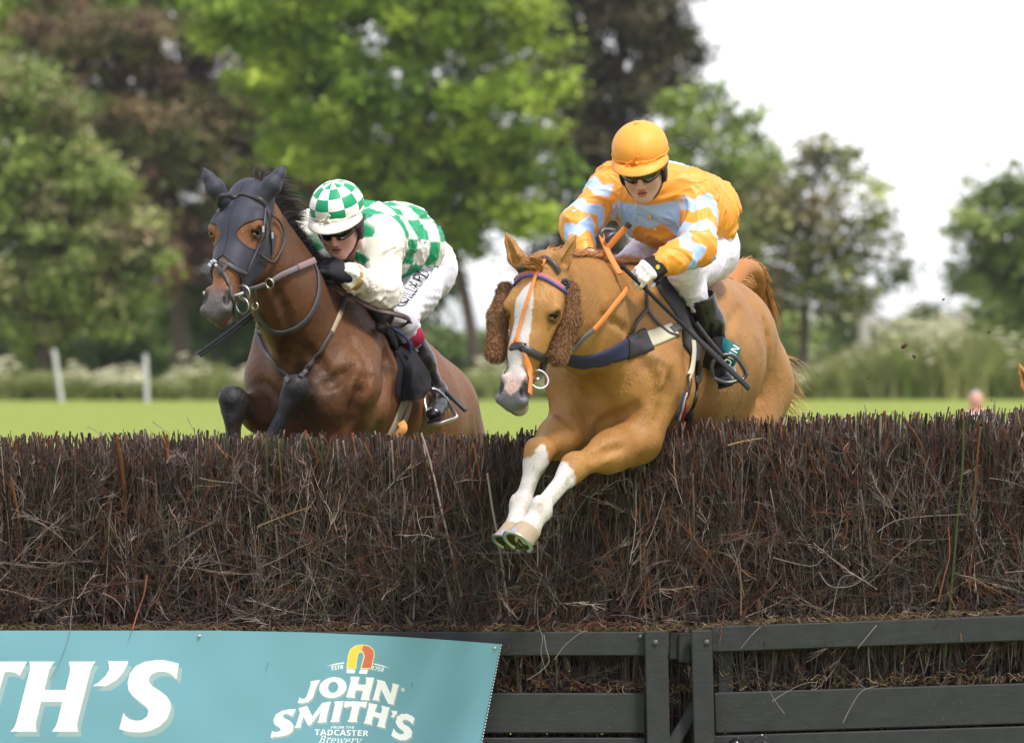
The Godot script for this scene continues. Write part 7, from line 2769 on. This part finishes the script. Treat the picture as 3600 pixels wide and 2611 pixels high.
func build_rider_b() -> void:
	var r := rider_b
	r.head = q(1192, 790, -1.04)
	r.face(Vector3(-0.22, -0.40, 0.89), Vector3(-0.16, 1.0, 0.40))
	r.neck = q(1245, 862, -1.20)
	r.chest = q(1275, 850, -1.36)
	r.waist = q(1395, 860, -1.66)
	r.pelvis = q(1462, 935, -1.84)
	r.sh = [q(1095, 815, -1.36), q(1340, 835, -1.22)]
	r.el = [q(1040, 960, -1.30), q(1348, 1026, -1.12)]
	r.wr = [q(1085, 945, -1.10), q(1218, 965, -0.98)]
	r.ha = [q(1100, 930, -1.02), q(1140, 925, -0.93)]
	r.hip = [q(1410, 950, -1.86), q(1498, 955, -1.76)]
	r.kn = [q(1240, 1090, -1.55), q(1408, 1112, -1.38)]
	r.an = [bay.w(-0.45, -0.31, -0.2), q(1530, 1365, -1.52)]
	r.heel = [bay.w(-0.5, -0.31, -0.26), q(1553, 1400, -1.56)]
	r.toe = [bay.w(-0.3, -0.32, -0.33), q(1525, 1455, -1.36)]
	var out := dress("person", "jockey in green and white checked silks crouched low behind the hooded horse", r,
		func(v, n): return paint_skin(r, Color(0.60, 0.34, 0.27), Color(0.62, 0.22, 0.18), v), paint_checks,
		func(v, n): return Color(0.70, 0.71, 0.77), 2.0)
	var root: Node3D = out[0]
	helmet(r, root, func(k, row): return Color(0.01, 0.29, 0.12) if (k + row) % 2 == 0 else Color(0.80, 0.79, 0.74), rgb(0.78, 0.76, 0.68), rgb(0.74, 0.70, 0.58), 4)
	var t: Field = out[2]
	var jk: Node3D = out[3]
	# the tan cuff and the dark panel under the breast
	var st := start()
	var f := Field.new()
	f.bone(r.el[1].lerp(r.wr[1], 0.5), r.wr[1], 0.058, 0.037, 0.02)
	var c0: Vector3 = r.el[1].lerp(r.wr[1], 0.84)
	var ax: Vector3 = (r.wr[1] - r.el[1]).normalized()
	var u: Vector3 = ax.cross(Vector3.UP).normalized()
	var pts := []
	var ns := []
	for i in 24:
		var a := TAU * i / 24.0
		var n := u * cos(a) + ax.cross(u) * sin(a)
		pts.append(c0 + n * 0.056)
		ns.append(n)
	strap(st, pts, ns, 0.026, 0.005, true)
	part("cuff", done(st), mat(rgb(0.42, 0.27, 0.08), 0.6, 0.3), jk)
	# writing along the thigh
	var x := (q(1490, 958, -1.70) - q(1420, 1050, -1.55)).normalized()
	var y := Vector3(-0.80, 0.45, 0.2)
	y = (y - x * x.dot(y)).normalized()
	var ink := mat(rgb(0.02, 0.02, 0.022), 0.7, 0.3)
	var at := t.hit(EYE, q(1457, 1002, -1.6), 0.003)
	print_on("lettering", "GILLARD'S", "Droid Sans", false, 0.050, at, x, y, t, 0.0105, ink, out[4])
	at = t.hit(EYE, q(1490, 1003, -1.6), 0.003)
	print_on("lettering", "Racing Ltd", "Droid Sans", false, 0.019, at, x, y, t, 0.0055, ink, out[4], 0.2) if false else null
	# claret garter above the boot
	st = start()
	pts = []
	ns = []
	ax = (r.an[1] - r.kn[1]).normalized()
	u = ax.cross(Vector3.UP).normalized()
	c0 = r.kn[1].lerp(r.an[1], 0.27)
	var g := start()
	var rings := []
	for e in [[-0.034, 0.050], [-0.03, 0.056], [0.0, 0.057], [0.03, 0.056], [0.036, 0.05]]:
		var ring := PackedVector3Array()
		for i in 24:
			var a := -TAU * i / 24.0
			ring.append(c0 + ax * e[0] + (u * cos(a) + ax.cross(u) * sin(a)) * e[1])
		rings.append(ring)
	loft(g, rings, true, true)
	part("garter", done(g), mat(rgb(0.27, 0.018, 0.05), 0.7, 0.3), root)
	var shine := mat(rgb(0.012, 0.012, 0.013), 0.26, 0.6)
	boot(r, 0, r.kn[0].lerp(r.an[0], 0.3), 0.052, shine, root)
	boot(r, 1, q(1446, 1188, -1.44), 0.052, shine, root)
	var black := tinted(0.7, 0.35)
	for i in 2:
		var w: Vector3 = r.ha[i] - r.wr[i]
		var hf := hand_field(r.wr[i], w, Vector3(0.1, 0.5, 0.85) if i == 1 else Vector3(-0.3, 0.6, 0.6), 1.0 if i == 0 else -1.0, 0.75)
		var wr: Vector3 = r.wr[i]
		var glove := part("glove", skin([hf.mesh(0.0035 if i == 1 else 0.005)], func(v, n): return Color(0.018, 0.018, 0.022)), black, root)
		if i == 1:
			st = start()
			for l in [[[1120, 896], [1135, 902], [1148, 908]], [[1148, 885], [1160, 893], [1166, 910], [1158, 930], [1148, 945]], [[1108, 905], [1118, 908], [1126, 914]]]:
				var p := []
				for m in l: p.append(hf.hit(EYE, q(m[0], m[1], -1), 0.0006))
				if (p[0] as Vector3).distance_to(wr) < 0.2: rod(st, smooth_path(p, 3), [0.0014], 5)
			part("piping", done(st), mat(rgb(0.35, 0.35, 0.38), 0.6, 0.3), glove)
	# whip, held on the far side
	var a := q(1105, 905, -1.02)
	var b := q(905, 1098, -0.86)
	var c := q(698, 1250, -0.74)
	var whip := thing("riding_whip", "black riding whip with a double flap pointing forward below the hooded horse's chin", "whip", b)
	st = start()
	rod(st, [a, a.lerp(b, 0.5), b], [0.009, 0.0085, 0.008], 10)
	part("grip", done(st), mat(rgb(0.02, 0.02, 0.021), 0.75, 0.3), whip)
	st = start()
	var n := Vector3(0.2, 0.5, 0.85)
	var s := (c - b).normalized().cross(n).normalized()
	for e: float in [-1.0, 1.0]:
		var o := s * 0.0062 * e
		strap(st, [b.lerp(a, 0.1) + o, b.lerp(c, 0.5) + o, c + o], [n, n, n], 0.011, 0.008)
	part("flap", done(st), mat(rgb(0.02, 0.02, 0.023), 0.3, 0.5), whip)
